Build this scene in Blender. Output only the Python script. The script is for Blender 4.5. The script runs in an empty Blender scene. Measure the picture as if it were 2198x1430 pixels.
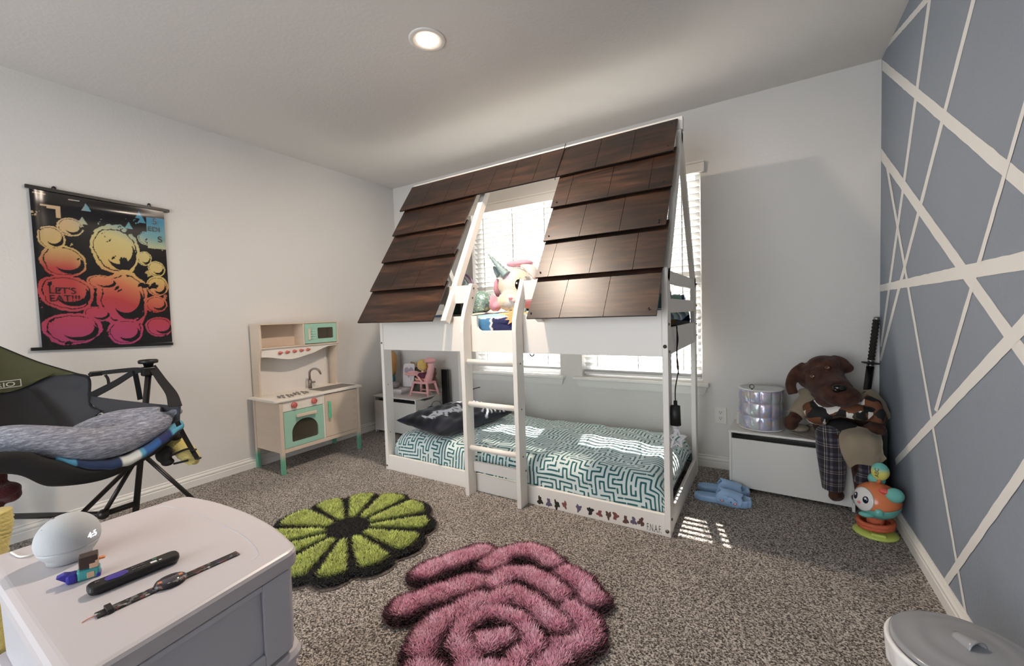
import bpy, bmesh, math, random
import numpy as np
from mathutils import Vector, Matrix, Euler

PI = math.pi
random.seed(7)
rng = np.random.default_rng(7)
SC = bpy.context.scene
COL = SC.collection

# ------------------------------------------------------------------ camera, sky, sun, exposure
IMG_W, IMG_H, FPX = 2198, 1430, 886.9
CAM_H = 1.1
YAW, PITCH, ROLL = -0.5524, -0.0449, -0.032

def cam_axes():
    cy, sy = math.cos(YAW), math.sin(YAW)
    f = Vector((sy, cy, 0)); r = Vector((cy, -sy, 0)); u = Vector((0, 0, 1))
    cp, sp = math.cos(PITCH), math.sin(PITCH)
    f2 = f * cp + u * sp; u2 = u * cp - f * sp
    cr, sr = math.cos(ROLL), math.sin(ROLL)
    return r * cr + u2 * sr, u2 * cr - r * sr, f2
_r, _u, _f = cam_axes()
cam_data = bpy.data.cameras.new('camera')
cam_data.sensor_fit = 'HORIZONTAL'; cam_data.sensor_width = 36.0
cam_data.lens = 36.0 * FPX / IMG_W
cam_data.clip_start = 0.02; cam_data.clip_end = 200
cam = bpy.data.objects.new('camera', cam_data); COL.objects.link(cam)
cam.matrix_world = Matrix(((_r.x, _u.x, -_f.x, 0), (_r.y, _u.y, -_f.y, 0), (_r.z, _u.z, -_f.z, CAM_H), (0, 0, 0, 1)))
SC.camera = cam

SC.view_settings.view_transform = 'Standard'
SC.view_settings.look = 'None'
SC.view_settings.gamma = 1.0
SC.view_settings.use_curve_mapping = False
SC.view_settings.exposure = 0.93

world = bpy.data.worlds.new('world'); SC.world = world; world.use_nodes = True
wn = world.node_tree.nodes; wl = world.node_tree.links
wn['Background'].inputs['Color'].default_value = (0.86, 0.93, 1.0, 1)
wn['Background'].inputs['Strength'].default_value = 2.9

sun_data = bpy.data.lights.new('sun', 'SUN'); sun_data.energy = 20; sun_data.angle = math.radians(0.55)
sun_data.color = (1.0, 0.95, 0.88)
sun = bpy.data.objects.new('sun', sun_data); COL.objects.link(sun)
SUN_DIR = Vector((0.25, -1.0, -0.95)).normalized()          # the way the light travels
sun.rotation_euler = SUN_DIR.to_track_quat('-Z', 'Y').to_euler()
sun.location = (-2, 9, 7)
# added soft fill behind the camera, no known lamp stands there
fill_data = bpy.data.lights.new('fill_light', 'AREA'); fill_data.shape = 'RECTANGLE'; fill_data.size = 2.4; fill_data.size_y = 2.0; fill_data.energy = 9; fill_data.color = (1.0, 0.93, 0.86)
fill_obj = bpy.data.objects.new('fill_light', fill_data); COL.objects.link(fill_obj); fill_obj.location = (-1.5, -2.30, 1.06); fill_obj.rotation_euler = (math.pi/2, 0, 0)

SC.cycles.max_bounces = 8; SC.cycles.diffuse_bounces = 5; SC.cycles.glossy_bounces = 3
SC.cycles.transmission_bounces = 6; SC.cycles.transparent_max_bounces = 8
SC.cycles.sample_clamp_indirect = 4.0; SC.cycles.caustics_reflective = False; SC.cycles.caustics_refractive = False
SC.cycles.use_denoising = True

# ------------------------------------------------------------------ room numbers (metres)
XL, XR, YB, YF, ZC = -3.3255, 0.5519, 3.1097, -2.2, 2.4518
BX0, BX1, BY0, BY1 = -2.373, -0.394, 2.0354, 2.977

# ------------------------------------------------------------------ materials
MATS = {}
def lin(c):
    """sRGB 0-255 triple to linear rgba"""
    o = []
    for v in c:
        v = v / 255.0
        o.append(v / 12.92 if v <= 0.04045 else ((v + 0.055) / 1.055) ** 2.4)
    return (o[0], o[1], o[2], 1.0)
def mat(name, rgb, rough=0.5, metal=0.0, spec=0.5, bump=0.0, bscale=60.0, sheen=0.0, coat=0.0, vary=0.0, vscale=8.0, trans=0.0, alpha=1.0, emit=None, estr=0.0, stretch=None):
    if name in MATS: return MATS[name]
    m = bpy.data.materials.new(name); m.use_nodes = True
    nt = m.node_tree; b = nt.nodes['Principled BSDF']
    c = lin(rgb)
    b.inputs['Base Color'].default_value = c
    b.inputs['Roughness'].default_value = rough
    b.inputs['Metallic'].default_value = metal
    b.inputs['Specular IOR Level'].default_value = spec
    b.inputs['Coat Weight'].default_value = coat
    b.inputs['Coat Roughness'].default_value = 0.08
    b.inputs['Sheen Weight'].default_value = sheen
    b.inputs['Transmission Weight'].default_value = trans
    b.inputs['Alpha'].default_value = alpha
    if emit:
        b.inputs['Emission Color'].default_value = lin(emit); b.inputs['Emission Strength'].default_value = estr
    if bump or vary:
        tc = nt.nodes.new('ShaderNodeTexCoord')
        mp = nt.nodes.new('ShaderNodeMapping'); nt.links.new(tc.outputs['Object'], mp.inputs['Vector'])
        if stretch: mp.inputs['Scale'].default_value = stretch
    if bump:
        n = nt.nodes.new('ShaderNodeTexNoise'); n.inputs['Scale'].default_value = bscale; n.inputs['Detail'].default_value = 3
        nt.links.new(mp.outputs['Vector'], n.inputs['Vector'])
        bp = nt.nodes.new('ShaderNodeBump'); bp.inputs['Strength'].default_value = bump; bp.inputs['Distance'].default_value = 0.01
        nt.links.new(n.outputs['Fac'], bp.inputs['Height']); nt.links.new(bp.outputs['Normal'], b.inputs['Normal'])
    if vary:
        n = nt.nodes.new('ShaderNodeTexNoise'); n.inputs['Scale'].default_value = vscale; n.inputs['Detail'].default_value = 4
        nt.links.new(mp.outputs['Vector'], n.inputs['Vector'])
        mx = nt.nodes.new('ShaderNodeMix'); mx.data_type = 'RGBA'
        mx.inputs[6].default_value = tuple([max(0, v * (1 - vary)) for v in c[:3]] + [1])
        mx.inputs[7].default_value = tuple([min(1, v * (1 + vary)) for v in c[:3]] + [1])
        nt.links.new(n.outputs['Fac'], mx.inputs[0]); nt.links.new(mx.outputs[2], b.inputs['Base Color'])
    MATS[name] = m
    return m
def ramp(nt, fac, stops, interp='LINEAR'):
    r = nt.nodes.new('ShaderNodeValToRGB'); r.color_ramp.interpolation = interp
    el = r.color_ramp.elements
    while len(el) < len(stops): el.new(0.5)
    for e, (p, c) in zip(el, stops):
        e.position = p; e.color = c if len(c) == 4 else lin(c)
    nt.links.new(fac, r.inputs['Fac'])
    return r
def attr_mat(name, attr='col', rough=0.8, spec=0.3, sheen=0.0, bump=0.0, bscale=80.0, subs=0.0):
    """colour straight from a colour attribute of the mesh"""
    if name in MATS: return MATS[name]
    m = bpy.data.materials.new(name); m.use_nodes = True
    nt = m.node_tree; b = nt.nodes['Principled BSDF']
    a = nt.nodes.new('ShaderNodeAttribute'); a.attribute_name = attr
    nt.links.new(a.outputs['Color'], b.inputs['Base Color'])
    b.inputs['Roughness'].default_value = rough; b.inputs['Specular IOR Level'].default_value = spec
    b.inputs['Sheen Weight'].default_value = sheen
    if bump:
        tc = nt.nodes.new('ShaderNodeTexCoord')
        n = nt.nodes.new('ShaderNodeTexNoise'); n.inputs['Scale'].default_value = bscale
        nt.links.new(tc.outputs['Object'], n.inputs['Vector'])
        bp = nt.nodes.new('ShaderNodeBump'); bp.inputs['Strength'].default_value = bump; bp.inputs['Distance'].default_value = 0.01
        nt.links.new(n.outputs['Fac'], bp.inputs['Height']); nt.links.new(bp.outputs['Normal'], b.inputs['Normal'])
    MATS[name] = m
    return m

# ------------------------------------------------------------------ mesh builder
class MB:
    def __init__(self): self.v = []; self.f = []; self.m = []; self.s = []
    def add(self, vs, fs, mi=0, smooth=False):
        o = len(self.v); self.v += [tuple(p) for p in vs]
        for f in fs:
            self.f.append(tuple(i + o for i in f)); self.m.append(mi); self.s.append(smooth)
        return self
    def box(self, x0, x1, y0, y1, z0, z1, bev=0.0, mi=0, M=None, seg=2):
        if x1 < x0: x0, x1 = x1, x0
        if y1 < y0: y0, y1 = y1, y0
        if z1 < z0: z0, z1 = z1, z0
        if bev <= 0:
            vs = [Vector(p) for p in ((x0,y0,z0),(x1,y0,z0),(x1,y1,z0),(x0,y1,z0),(x0,y0,z1),(x1,y0,z1),(x1,y1,z1),(x0,y1,z1))]
            fs = [(0,3,2,1),(4,5,6,7),(0,1,5,4),(1,2,6,5),(2,3,7,6),(3,0,4,7)]
            if M is not None: vs = [M @ v for v in vs]
            return self.add(vs, fs, mi)
        bm = bmesh.new(); bmesh.ops.create_cube(bm, size=1.0)
        for v in bm.verts:
            v.co = Vector(((x0+x1)/2 + v.co.x*(x1-x0), (y0+y1)/2 + v.co.y*(y1-y0), (z0+z1)/2 + v.co.z*(z1-z0)))
        b = min(bev, 0.49*min(x1-x0, y1-y0, z1-z0))
        bmesh.ops.bevel(bm, geom=bm.edges[:], offset=b, segments=seg, profile=0.5, affect='EDGES')
        return self.frombm(bm, mi, M, smooth=False)
    def frombm(self, bm, mi=0, M=None, smooth=True):
        bm.verts.ensure_lookup_table(); bm.verts.index_update()
        vs = [(M @ v.co) if M is not None else v.co.copy() for v in bm.verts]
        fs = [tuple(v.index for v in f.verts) for f in bm.faces]
        bm.free()
        return self.add(vs, fs, mi, smooth)
    def ell(self, c, r, mi=0, M=None, seg=24, rings=14):
        """ellipsoid"""
        if isinstance(r, (int, float)): r = (r, r, r)
        vs = []; fs = []
        c = Vector(c)
        R = M if M is not None else Matrix.Identity(3)
        for i in range(rings+1):
            t = PI*i/rings
            for j in range(seg):
                p = 2*PI*j/seg
                vs.append(c + R @ Vector((r[0]*math.sin(t)*math.cos(p), r[1]*math.sin(t)*math.sin(p), r[2]*math.cos(t))))
        for i in range(rings):
            for j in range(seg):
                a = i*seg+j; b = i*seg+(j+1)%seg; d = a+seg; e = b+seg
                if i == 0: fs.append((a, d, e))
                elif i == rings-1: fs.append((a, d, b))
                else: fs.append((a, d, e, b))
        return self.add(vs, fs, mi, True)
    def tube(self, pts, rad, seg=12, mi=0, caps=True, flat=1.0, up=None, closed=False):
        """round (or flattened) tube along points; rad is a number or a list"""
        pts = [Vector(p) for p in pts]; n = len(pts)
        if isinstance(rad, (int, float)): rad = [rad]*n
        vs = []; fs = []
        prev = None
        for i, p in enumerate(pts):
            if closed: t = (pts[(i+1) % n] - pts[(i-1) % n]).normalized()
            elif i == 0: t = (pts[1]-pts[0]).normalized()
            elif i == n-1: t = (pts[-1]-pts[-2]).normalized()
            else: t = ((pts[i+1]-pts[i]).normalized() + (pts[i]-pts[i-1]).normalized())
            if t.length < 1e-8: t = (pts[min(i+1,n-1)]-pts[max(i-1,0)])
            t.normalize()
            if up is not None: a = Vector(up)
            elif prev is None: a = Vector((0,0,1)) if abs(t.z) < 0.9 else Vector((1,0,0))
            else: a = prev
            x = (a - t*a.dot(t))
            if x.length < 1e-6: x = Vector((1,0,0)) - t*t.x
            x.normalize(); y = t.cross(x); prev = x
            for j in range(seg):
                q = 2*PI*j/seg + (PI/4 if seg == 4 else 0)
                vs.append(p + x*(rad[i]*flat*math.cos(q)) + y*(rad[i]*math.sin(q)))
        m = n if closed else n-1
        for i in range(m):
            for j in range(seg):
                a = i*seg+j; b = i*seg+(j+1)%seg
                c = ((i+1) % n)*seg+j; d = ((i+1) % n)*seg+(j+1)%seg
                fs.append((a, b, d, c))
        if caps and not closed:
            fs.append(tuple(reversed(range(seg)))); fs.append(tuple((n-1)*seg+j for j in range(seg)))
        return self.add(vs, fs, mi, seg > 5)
    def cyl(self, p0, p1, r0, r1=None, seg=20, mi=0):
        return self.tube([p0, p1], [r0, r0 if r1 is None else r1], seg, mi)
    def lathe(self, prof, c=(0,0,0), seg=36, mi=0, M=None, smooth=True):
        """profile [(r,z)...] turned about z"""
        c = Vector(c); vs = []; fs = []; n = len(prof)
        for (r, z) in prof:
            for j in range(seg):
                q = 2*PI*j/seg
                p = Vector((r*math.cos(q), r*math.sin(q), z))
                if M is not None: p = M @ p
                vs.append(c + p)
        for i in range(n-1):
            for j in range(seg):
                a = i*seg+j; b = i*seg+(j+1)%seg
                fs.append((a, b, b+seg, a+seg))
        if prof[0][0] > 1e-5: fs.append(tuple(reversed(range(seg))))
        if prof[-1][0] > 1e-5: fs.append(tuple((n-1)*seg+j for j in range(seg)))
        return self.add(vs, fs, mi, smooth)
    def prism(self, poly, d, M=None, mi=0, bev=0.0, holes=None):
        """2-D polygon in the local xy plane pushed out by d along local z"""
        bm = bmesh.new()
        vs = [bm.verts.new((x, y, 0)) for x, y in poly]
        f = bm.faces.new(vs)
        if f.normal.z > 0 and d > 0 or f.normal.z < 0 and d < 0:
            pass
        r = bmesh.ops.extrude_face_region(bm, geom=[f])
        for e in r['geom']:
            if isinstance(e, bmesh.types.BMVert): e.co.z += d
        bmesh.ops.recalc_face_normals(bm, faces=bm.faces[:])
        if bev > 0:
            ed = [e for e in bm.edges if abs(e.verts[0].co.z - e.verts[1].co.z) < 1e-7]
            bmesh.ops.bevel(bm, geom=ed, offset=bev, segments=2, profile=0.5, affect='EDGES')
        ng = [f for f in bm.faces if len(f.verts) > 4]
        if ng: bmesh.ops.triangulate(bm, faces=ng)
        return self.frombm(bm, mi, M, smooth=False)
    def grid(self, fn, nu, nv, mi=0, smooth=True, closeu=False):
        vs = []; fs = []
        for i in range(nu+1):
            for j in range(nv+1):
                vs.append(fn(i/nu, j/nv))
        w = nv+1
        for i in range(nu):
            for j in range(nv):
                fs.append((i*w+j, (i+1)*w+j, (i+1)*w+j+1, i*w+j+1))
        return self.add(vs, fs, mi, smooth)
    def strip(self, pts, width, up, mi=0, th=0.002):
        """flat webbing along points, width across `up` x tangent"""
        return self.tube(pts, width/2, 4, mi, flat=1.0, up=up) if False else self._strap(pts, width, up, mi, th)
    def _strap(self, pts, width, side, mi, th):
        pts = [Vector(p) for p in pts]; n = len(pts); vs = []; fs = []
        side = Vector(side).normalized()
        for i, p in enumerate(pts):
            t = (pts[min(i+1, n-1)] - pts[max(i-1, 0)]).normalized()
            s = (side - t*side.dot(t)).normalized(); q = t.cross(s)
            w = width[i] if isinstance(width, (list, tuple)) else width
            for a, b in ((-1,-1),(1,-1),(1,1),(-1,1)):
                vs.append(p + s*(a*w/2) + q*(b*th/2))
        for i in range(n-1):
            for j in range(4):
                a = i*4+j; b = i*4+(j+1)%4
                fs.append((a, b, b+4, a+4))
        fs.append((3,2,1,0)); k = (n-1)*4; fs.append((k, k+1, k+2, k+3))
        return self.add(vs, fs, mi, False)

def parent_matrix(p):
    if p is None: return Matrix.Identity(4)
    return parent_matrix(p.parent) @ Matrix.LocRotScale(p.location, p.rotation_euler, p.scale)
def obj(name, mb, mats, parent=None, world=False, bevel=0.0, auto=False, remesh=0.0, smooth_mod=0, subsurf=0, cols=None, label=None):
    me = bpy.data.meshes.new(name)
    vs = mb.v
    if world and parent is not None:
        inv = parent_matrix(parent).inverted()
        vs = [tuple(inv @ Vector(p)) for p in vs]
    me.from_pydata([tuple(p) for p in vs], [], mb.f)
    if not isinstance(mats, (list, tuple)): mats = [mats]
    for m in mats: me.materials.append(m)
    me.polygons.foreach_set('material_index', mb.m)
    me.polygons.foreach_set('use_smooth', [bool(s) or auto for s in mb.s])
    if cols is not None:
        a = me.color_attributes.new('col', 'FLOAT_COLOR', 'POINT')
        a.data.foreach_set('color', np.asarray(cols, dtype=np.float32).ravel())
    me.update()
    o = bpy.data.objects.new(name, me); COL.objects.link(o)
    if parent is not None: o.parent = parent
    if remesh > 0:
        md = o.modifiers.new('remesh', 'REMESH'); md.mode = 'VOXEL'; md.voxel_size = remesh; md.use_smooth_shade = True
    if smooth_mod > 0:
        md = o.modifiers.new('smooth', 'SMOOTH'); md.factor = 0.5; md.iterations = smooth_mod
    if bevel > 0:
        md = o.modifiers.new('bevel', 'BEVEL'); md.width = bevel; md.segments = 2; md.limit_method = 'ANGLE'
    if subsurf:
        md = o.modifiers.new('subsurf', 'SUBSURF'); md.levels = subsurf; md.render_levels = subsurf
    if label: o['label'] = label
    return o
def tag(o, label, cat, group=None):
    o['label'] = label; o['category'] = cat
    if group: o['group'] = group
    return o
def thing(name, label, cat, loc=(0,0,0), rotz=0.0, group=None, rot=None):
    o = bpy.data.objects.new(name, None); COL.objects.link(o)
    o.empty_display_size = 0.05
    o.location = loc; o.rotation_euler = rot if rot is not None else (0, 0, rotz)
    return tag(o, label, cat, group)
def struct(name, mb, mats, parent=None, **kw):
    o = obj(name, mb, mats, parent, **kw)
    if parent is None: o['kind'] = 'structure'
    return o
def text_mesh(s, size, extrude=0.0004, font_scale_x=1.0):
    """vertices and faces of built-in-font lettering, laid in the xy plane from the origin"""
    cu = bpy.data.curves.new('lettering', 'FONT'); cu.body = s; cu.size = size; cu.extrude = extrude
    to = bpy.data.objects.new('lettering', cu); COL.objects.link(to)
    dg = bpy.context.evaluated_depsgraph_get()
    me = to.evaluated_get(dg).to_mesh()
    vs = [Vector((v.co.x*font_scale_x, v.co.y, v.co.z)) for v in me.vertices]; fs = [tuple(p.vertices) for p in me.polygons]
    to.to_mesh_clear(); bpy.data.objects.remove(to); bpy.data.curves.remove(cu)
    return vs, fs
def smoothstep(a, b, x):
    t = np.clip((x-a)/(b-a), 0, 1); return t*t*(3-2*t)
def bez(pts, n=24):
    """Catmull-Rom through points"""
    P = [Vector(p) for p in pts]; P = [P[0]*2-P[1]] + P + [P[-1]*2-P[-2]]
    out = []; m = len(P)-3
    for k in range(m):
        a, b, c, d = P[k:k+4]
        for i in range(max(2, n//m)):
            t = i/max(2, n//m)
            out.append(0.5*((2*b)+(c-a)*t+(2*a-5*b+4*c-d)*t*t+(3*b-a-3*c+d)*t*t*t))
    out.append(P[-2]); return out
_CC = Vector((0, 0, CAM_H))
def at(px, py, ax, val):
    """the point of the room seen at a pixel, on the plane x, y or z = val"""
    d = _r*((px-1099)/FPX) - _u*((py-715)/FPX) + _f
    i = 'xyz'.index(ax); t = (val-_CC[i])/d[i]
    return _CC + d*t
SLAT_LOW, SLAT_HIGH, SLAT_SPLIT = 24, -33, 1.06
# ------------------------------------------------------------------ room shell
def wall_mat(name, rgb, rough=0.75, bump=0.10, sc=70):
    m = mat(name, rgb, rough=rough, spec=0.25, bump=bump, bscale=sc)
    return m
m_wall = wall_mat('wall_paint', (214, 211, 207))
m_ceil = wall_mat('ceiling_paint', (214, 211, 207), bump=0.12, sc=60)
m_trim = mat('trim_paint', (226, 223, 218), rough=0.4)
m_blue = mat('blue_grey_paint', (134, 142, 153), rough=0.6, spec=0.3, bump=0.2, bscale=110, vary=0.05, vscale=2.0)
m_stripe = mat('stripe_paint', (222, 220, 216), rough=0.6, spec=0.3)
m_white = mat('white_lacquer', (232, 228, 222), rough=0.38)

def carpet_material():
    m = bpy.data.materials.new('carpet'); m.use_nodes = True
    nt = m.node_tree; b = nt.nodes['Principled BSDF']
    tc = nt.nodes.new('ShaderNodeTexCoord')
    n1 = nt.nodes.new('ShaderNodeTexVoronoi'); n1.inputs['Scale'].default_value = 230
    n2 = nt.nodes.new('ShaderNodeTexNoise'); n2.inputs['Scale'].default_value = 130; n2.inputs['Detail'].default_value = 3; n2.inputs['Roughness'].default_value = 0.75
    n3 = nt.nodes.new('ShaderNodeTexNoise'); n3.inputs['Scale'].default_value = 3.2; n3.inputs['Detail'].default_value = 3
    n4 = nt.nodes.new('ShaderNodeTexNoise'); n4.inputs['Scale'].default_value = 75; n4.inputs['Detail'].default_value = 1
    wv = nt.nodes.new('ShaderNodeTexNoise'); wv.inputs['Scale'].default_value = 90; nt.links.new(tc.outputs['Object'], wv.inputs['Vector'])
    wm = nt.nodes.new('ShaderNodeMix'); wm.data_type = 'VECTOR'; wm.inputs[0].default_value = 0.012
    nt.links.new(tc.outputs['Object'], wm.inputs[4]); nt.links.new(wv.outputs['Color'], wm.inputs[5]); nt.links.new(wm.outputs[1], n1.inputs['Vector'])
    for n in (n2, n3, n4): nt.links.new(tc.outputs['Object'], n.inputs['Vector'])
    sp = nt.nodes.new('ShaderNodeSeparateColor'); nt.links.new(n1.outputs['Color'], sp.inputs[0])
    h1 = nt.nodes.new('ShaderNodeMath'); h1.operation = 'MULTIPLY_ADD'; h1.inputs[1].default_value = 0.34; h1.inputs[2].default_value = -0.17; nt.links.new(sp.outputs[0], h1.inputs[0])
    a = nt.nodes.new('ShaderNodeMath'); a.operation = 'ADD'; nt.links.new(h1.outputs[0], a.inputs[0]); nt.links.new(n2.outputs['Fac'], a.inputs[1])
    r = ramp(nt, a.outputs[0], [(0.33, (52, 45, 41)), (0.43, (112, 102, 94)), (0.52, (170, 159, 149)), (0.64, (232, 223, 214))])
    mx = nt.nodes.new('ShaderNodeMix'); mx.data_type = 'RGBA'; mx.blend_type = 'MULTIPLY'; mx.inputs[0].default_value = 1.0
    r3 = ramp(nt, n3.outputs['Fac'], [(0.3, (0.80, 0.80, 0.80, 1)), (0.7, (1.0, 1.0, 1.0, 1))])
    nt.links.new(r.outputs['Color'], mx.inputs[6]); nt.links.new(r3.outputs['Color'], mx.inputs[7])
    nt.links.new(mx.outputs[2], b.inputs['Base Color'])
    b.inputs['Roughness'].default_value = 0.95; b.inputs['Specular IOR Level'].default_value = 0.1
    b.inputs['Sheen Weight'].default_value = 0.15
    bp = nt.nodes.new('ShaderNodeBump'); bp.inputs['Strength'].default_value = 1.0; bp.inputs['Distance'].default_value = 0.012
    s = nt.nodes.new('ShaderNodeMath'); s.operation = 'ADD'
    nt.links.new(a.outputs[0], s.inputs[0]); nt.links.new(n4.outputs['Fac'], s.inputs[1])
    nt.links.new(s.outputs[0], bp.inputs['Height']); nt.links.new(bp.outputs['Normal'], b.inputs['Normal'])
    return m
m_carpet = carpet_material()

T = 0.14   # wall thickness
mb = MB(); mb.box(XL-T, XR+T, YF-T, YB+T, -0.12, 0.0); struct('floor', mb, m_carpet)
# ceiling with the round hole of the downlight left closed by its housing
mb = MB(); mb.box(XL-T, XR+T, YF-T, YB+T, ZC, ZC+0.12); struct('ceiling', mb, m_ceil)
mb = MB(); mb.box(XL-T, XL, YF-T, YB+T, 0, ZC); struct('wall_left', mb, m_wall)
# unseen rear wall behind the camera; its wide opening is invented for the fill
mb = MB()
DX0, DX1, DZ = -2.75, -0.25, 2.1
mb.box(XL, DX0, YF-T, YF, 0, ZC); mb.box(DX1, XR, YF-T, YF, 0, ZC); mb.box(DX0, DX1, YF-T, YF, DZ, ZC)
struct('wall_front', mb, m_wall)
mb = MB()
mb.box(DX0-0.06, DX0, YF, YF+0.015, 0, DZ+0.06); mb.box(DX1, DX1+0.06, YF, YF+0.015, 0, DZ+0.06); mb.box(DX0, DX1, YF, YF+0.015, DZ, DZ+0.06)
struct('trim_3', mb, m_trim)  # casing of the invented opening, out of view

# back wall with two window openings
W1 = (-2.324, -1.455); W2 = (-1.265, -0.377); WZ0, WZ1 = 0.585, 2.075
mb = MB()
y0, y1 = YB, YB+T
mb.box(XL-T, W1[0], y0, y1, 0, ZC); mb.box(W1[1], W2[0], y0, y1, 0, ZC); mb.box(W2[1], XR+T, y0, y1, 0, ZC)
for (a, b_) in (W1, W2):
    mb.box(a, b_, y0, y1, 0, WZ0); mb.box(a, b_, y0, y1, WZ1, ZC)
struct('wall_back', mb, m_wall)

# right wall with its taped stripes: (y,z) end points on the wall plane and widths
mb = MB()
mb.box(XR, XR+T, YF-T, YB+T, 0, ZC)
STR = {
    'A': ((3.105, 2.447), (-0.62, -0.065), (3.105, 2.388), (-0.62, -0.13)),
    'B': ((2.333, 2.448), (3.104, 0.848), (2.294, 2.448), (3.062, 0.851)),
    'C': ((1.911, 2.448), (3.106, 0.775), (1.880, 2.448), (3.070, 0.769)),
    'D': ((2.392, 2.330), (3.046, 2.450), (2.311, 2.281), (3.035, 2.450)),
    'E': ((3.102, 1.963), (1.556, 0.985), (3.100, 1.893), (1.554, 0.931)),
    'F': ((3.108, 1.201), (1.567, 1.217), (3.108, 1.163), (1.565, 1.170)),
    'G': ((3.003, 1.847), (1.886, 0.083), (2.952, 1.832), (1.856, 0.074)),
    'H': ((1.583, 1.587), (2.194, 0.680), (1.582, 1.552), (2.158, 0.679)),
    'I': ((2.748, 0.311), (1.560, 1.058), (2.730, 0.282), (1.557, 1.004)),
    'J': ((2.071, 0.076), (1.543, 0.692), (2.025, 0.080), (1.541, 0.640)),
}
def stripe(px0, px1, px2, px3, k, jag=0.0012):
    """a painted stripe between two pixel edges (top edge px0-px1, bottom edge px2-px3)"""
    a, b = Vector(px0), Vector(px1); c, d = Vector(px2), Vector(px3)
    n = 70; x = XR - 0.0006 - 0.00012*k; vs = []; fs = []
    for i in range(n+1):
        t = i/n
        p = a.lerp(b, t); q = c.lerp(d, t)
        vs.append((x, p.x + random.uniform(-jag, jag), min(ZC-0.001, p.y + random.uniform(-jag, jag))))
        vs.append((x, q.x + random.uniform(-jag, jag), min(ZC-0.001, q.y + random.uniform(-jag, jag))))
    for i in range(n): fs.append((2*i, 2*i+1, 2*i+3, 2*i+2))
    return vs, fs
def yz(px, py):
    p = at(px, py, 'x', XR); return (p.y, p.z)
def ext(e0, e1, y):
    t = (y-e0[0])/(e1[0]-e0[0]); return (y, e0[1]+(e1[1]-e0[1])*t)
PXS = dict(A=((1894,128),(2198,372),(1894,151),(2198,418)), B=((1992,0),(1889,745),(1999,0),(1893,745)),
    C=((2086,0),(1888,772),(2095,0),(1892,776)), D=((1982,0),(1899,98),(1996,0),(1900,108)),
    E=((1892,318),(2198,738),(1892,345),(2198,784)), F=((1888,612),(2198,540),(1888,626),(2198,580)),
    G=((1901,352),(2070,1308),(1906,352),(2078,1326)), H=((2198,222),(2006,880),(2198,252),(2013,885)),
    I=((1922,985),(2198,676),(1924,1000),(2198,722)), J=((2026,1245),(2198,988),(2036,1258),(2198,1032)))
for k, (nm, q) in enumerate(sorted(PXS.items())):
    e = [yz(*p) for p in q]
    if nm in 'AEFHIJ':      # carry on towards the near end of the wall, outside the frame
        for i0, i1 in ((0, 1), (2, 3)):
            near, far = (i0, i1) if e[i0][0] < e[i1][0] else (i1, i0)
            ny = 0.6
            v = ext(e[far], e[near], ny)
            if v[1] < 0.05 or v[1] > ZC-0.02:
                zz = 0.05 if v[1] < 0.05 else ZC-0.02
                t = (zz-e[far][1])/(e[near][1]-e[far][1]); v = (e[far][0]+(e[near][0]-e[far][0])*t, zz)
            e[near] = v
    if nm in 'BC':          # up to the ceiling
        for i0, i1 in ((0, 1), (2, 3)):
            t = (ZC-0.002-e[i1][1])/(e[i0][1]-e[i1][1]); e[i0] = (e[i1][0]+(e[i0][0]-e[i1][0])*t, ZC-0.002)
    e = [(min(y, YB-0.001), z) for y, z in e]
    vs, fs = stripe(e[0], e[1], e[2], e[3], k)
    mb.add(vs, fs, 1)
struct('wall_right', mb, [m_blue, m_stripe])

# baseboards, a moulded profile (depth, height)
BP = [(0, 0), (0.014, 0), (0.014, 0.042), (0.011, 0.046), (0.0135, 0.052), (0.0135, 0.060), (0.009, 0.066), (0.006, 0.072), (0.008, 0.077), (0.005, 0.082), (0, 0.083)]
def baseboard(name, p0, p1, nrm):
    mb = MB(); n = len(BP); p0 = Vector(p0); p1 = Vector(p1); nrm = Vector(nrm)
    vs = [p + nrm*d + Vector((0, 0, z)) for p in (p0, p1) for d, z in BP]
    fs = [(i, (i+1) % n, n+(i+1) % n, n+i) for i in range(n)] + [tuple(range(n)), tuple(reversed(range(n, 2*n)))]
    mb.add(vs, fs); struct(name, mb, m_trim)
e = 0.0005
baseboard('baseboard_left', (XL+e, YF, 0), (XL+e, YB, 0), (1, 0, 0))
baseboard('baseboard_back', (XL+0.015, YB-e, 0), (XR-0.015, YB-e, 0), (0, -1, 0))
baseboard('baseboard_right', (XR-e, YF, 0), (XR-e, YB, 0), (-1, 0, 0))

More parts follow.
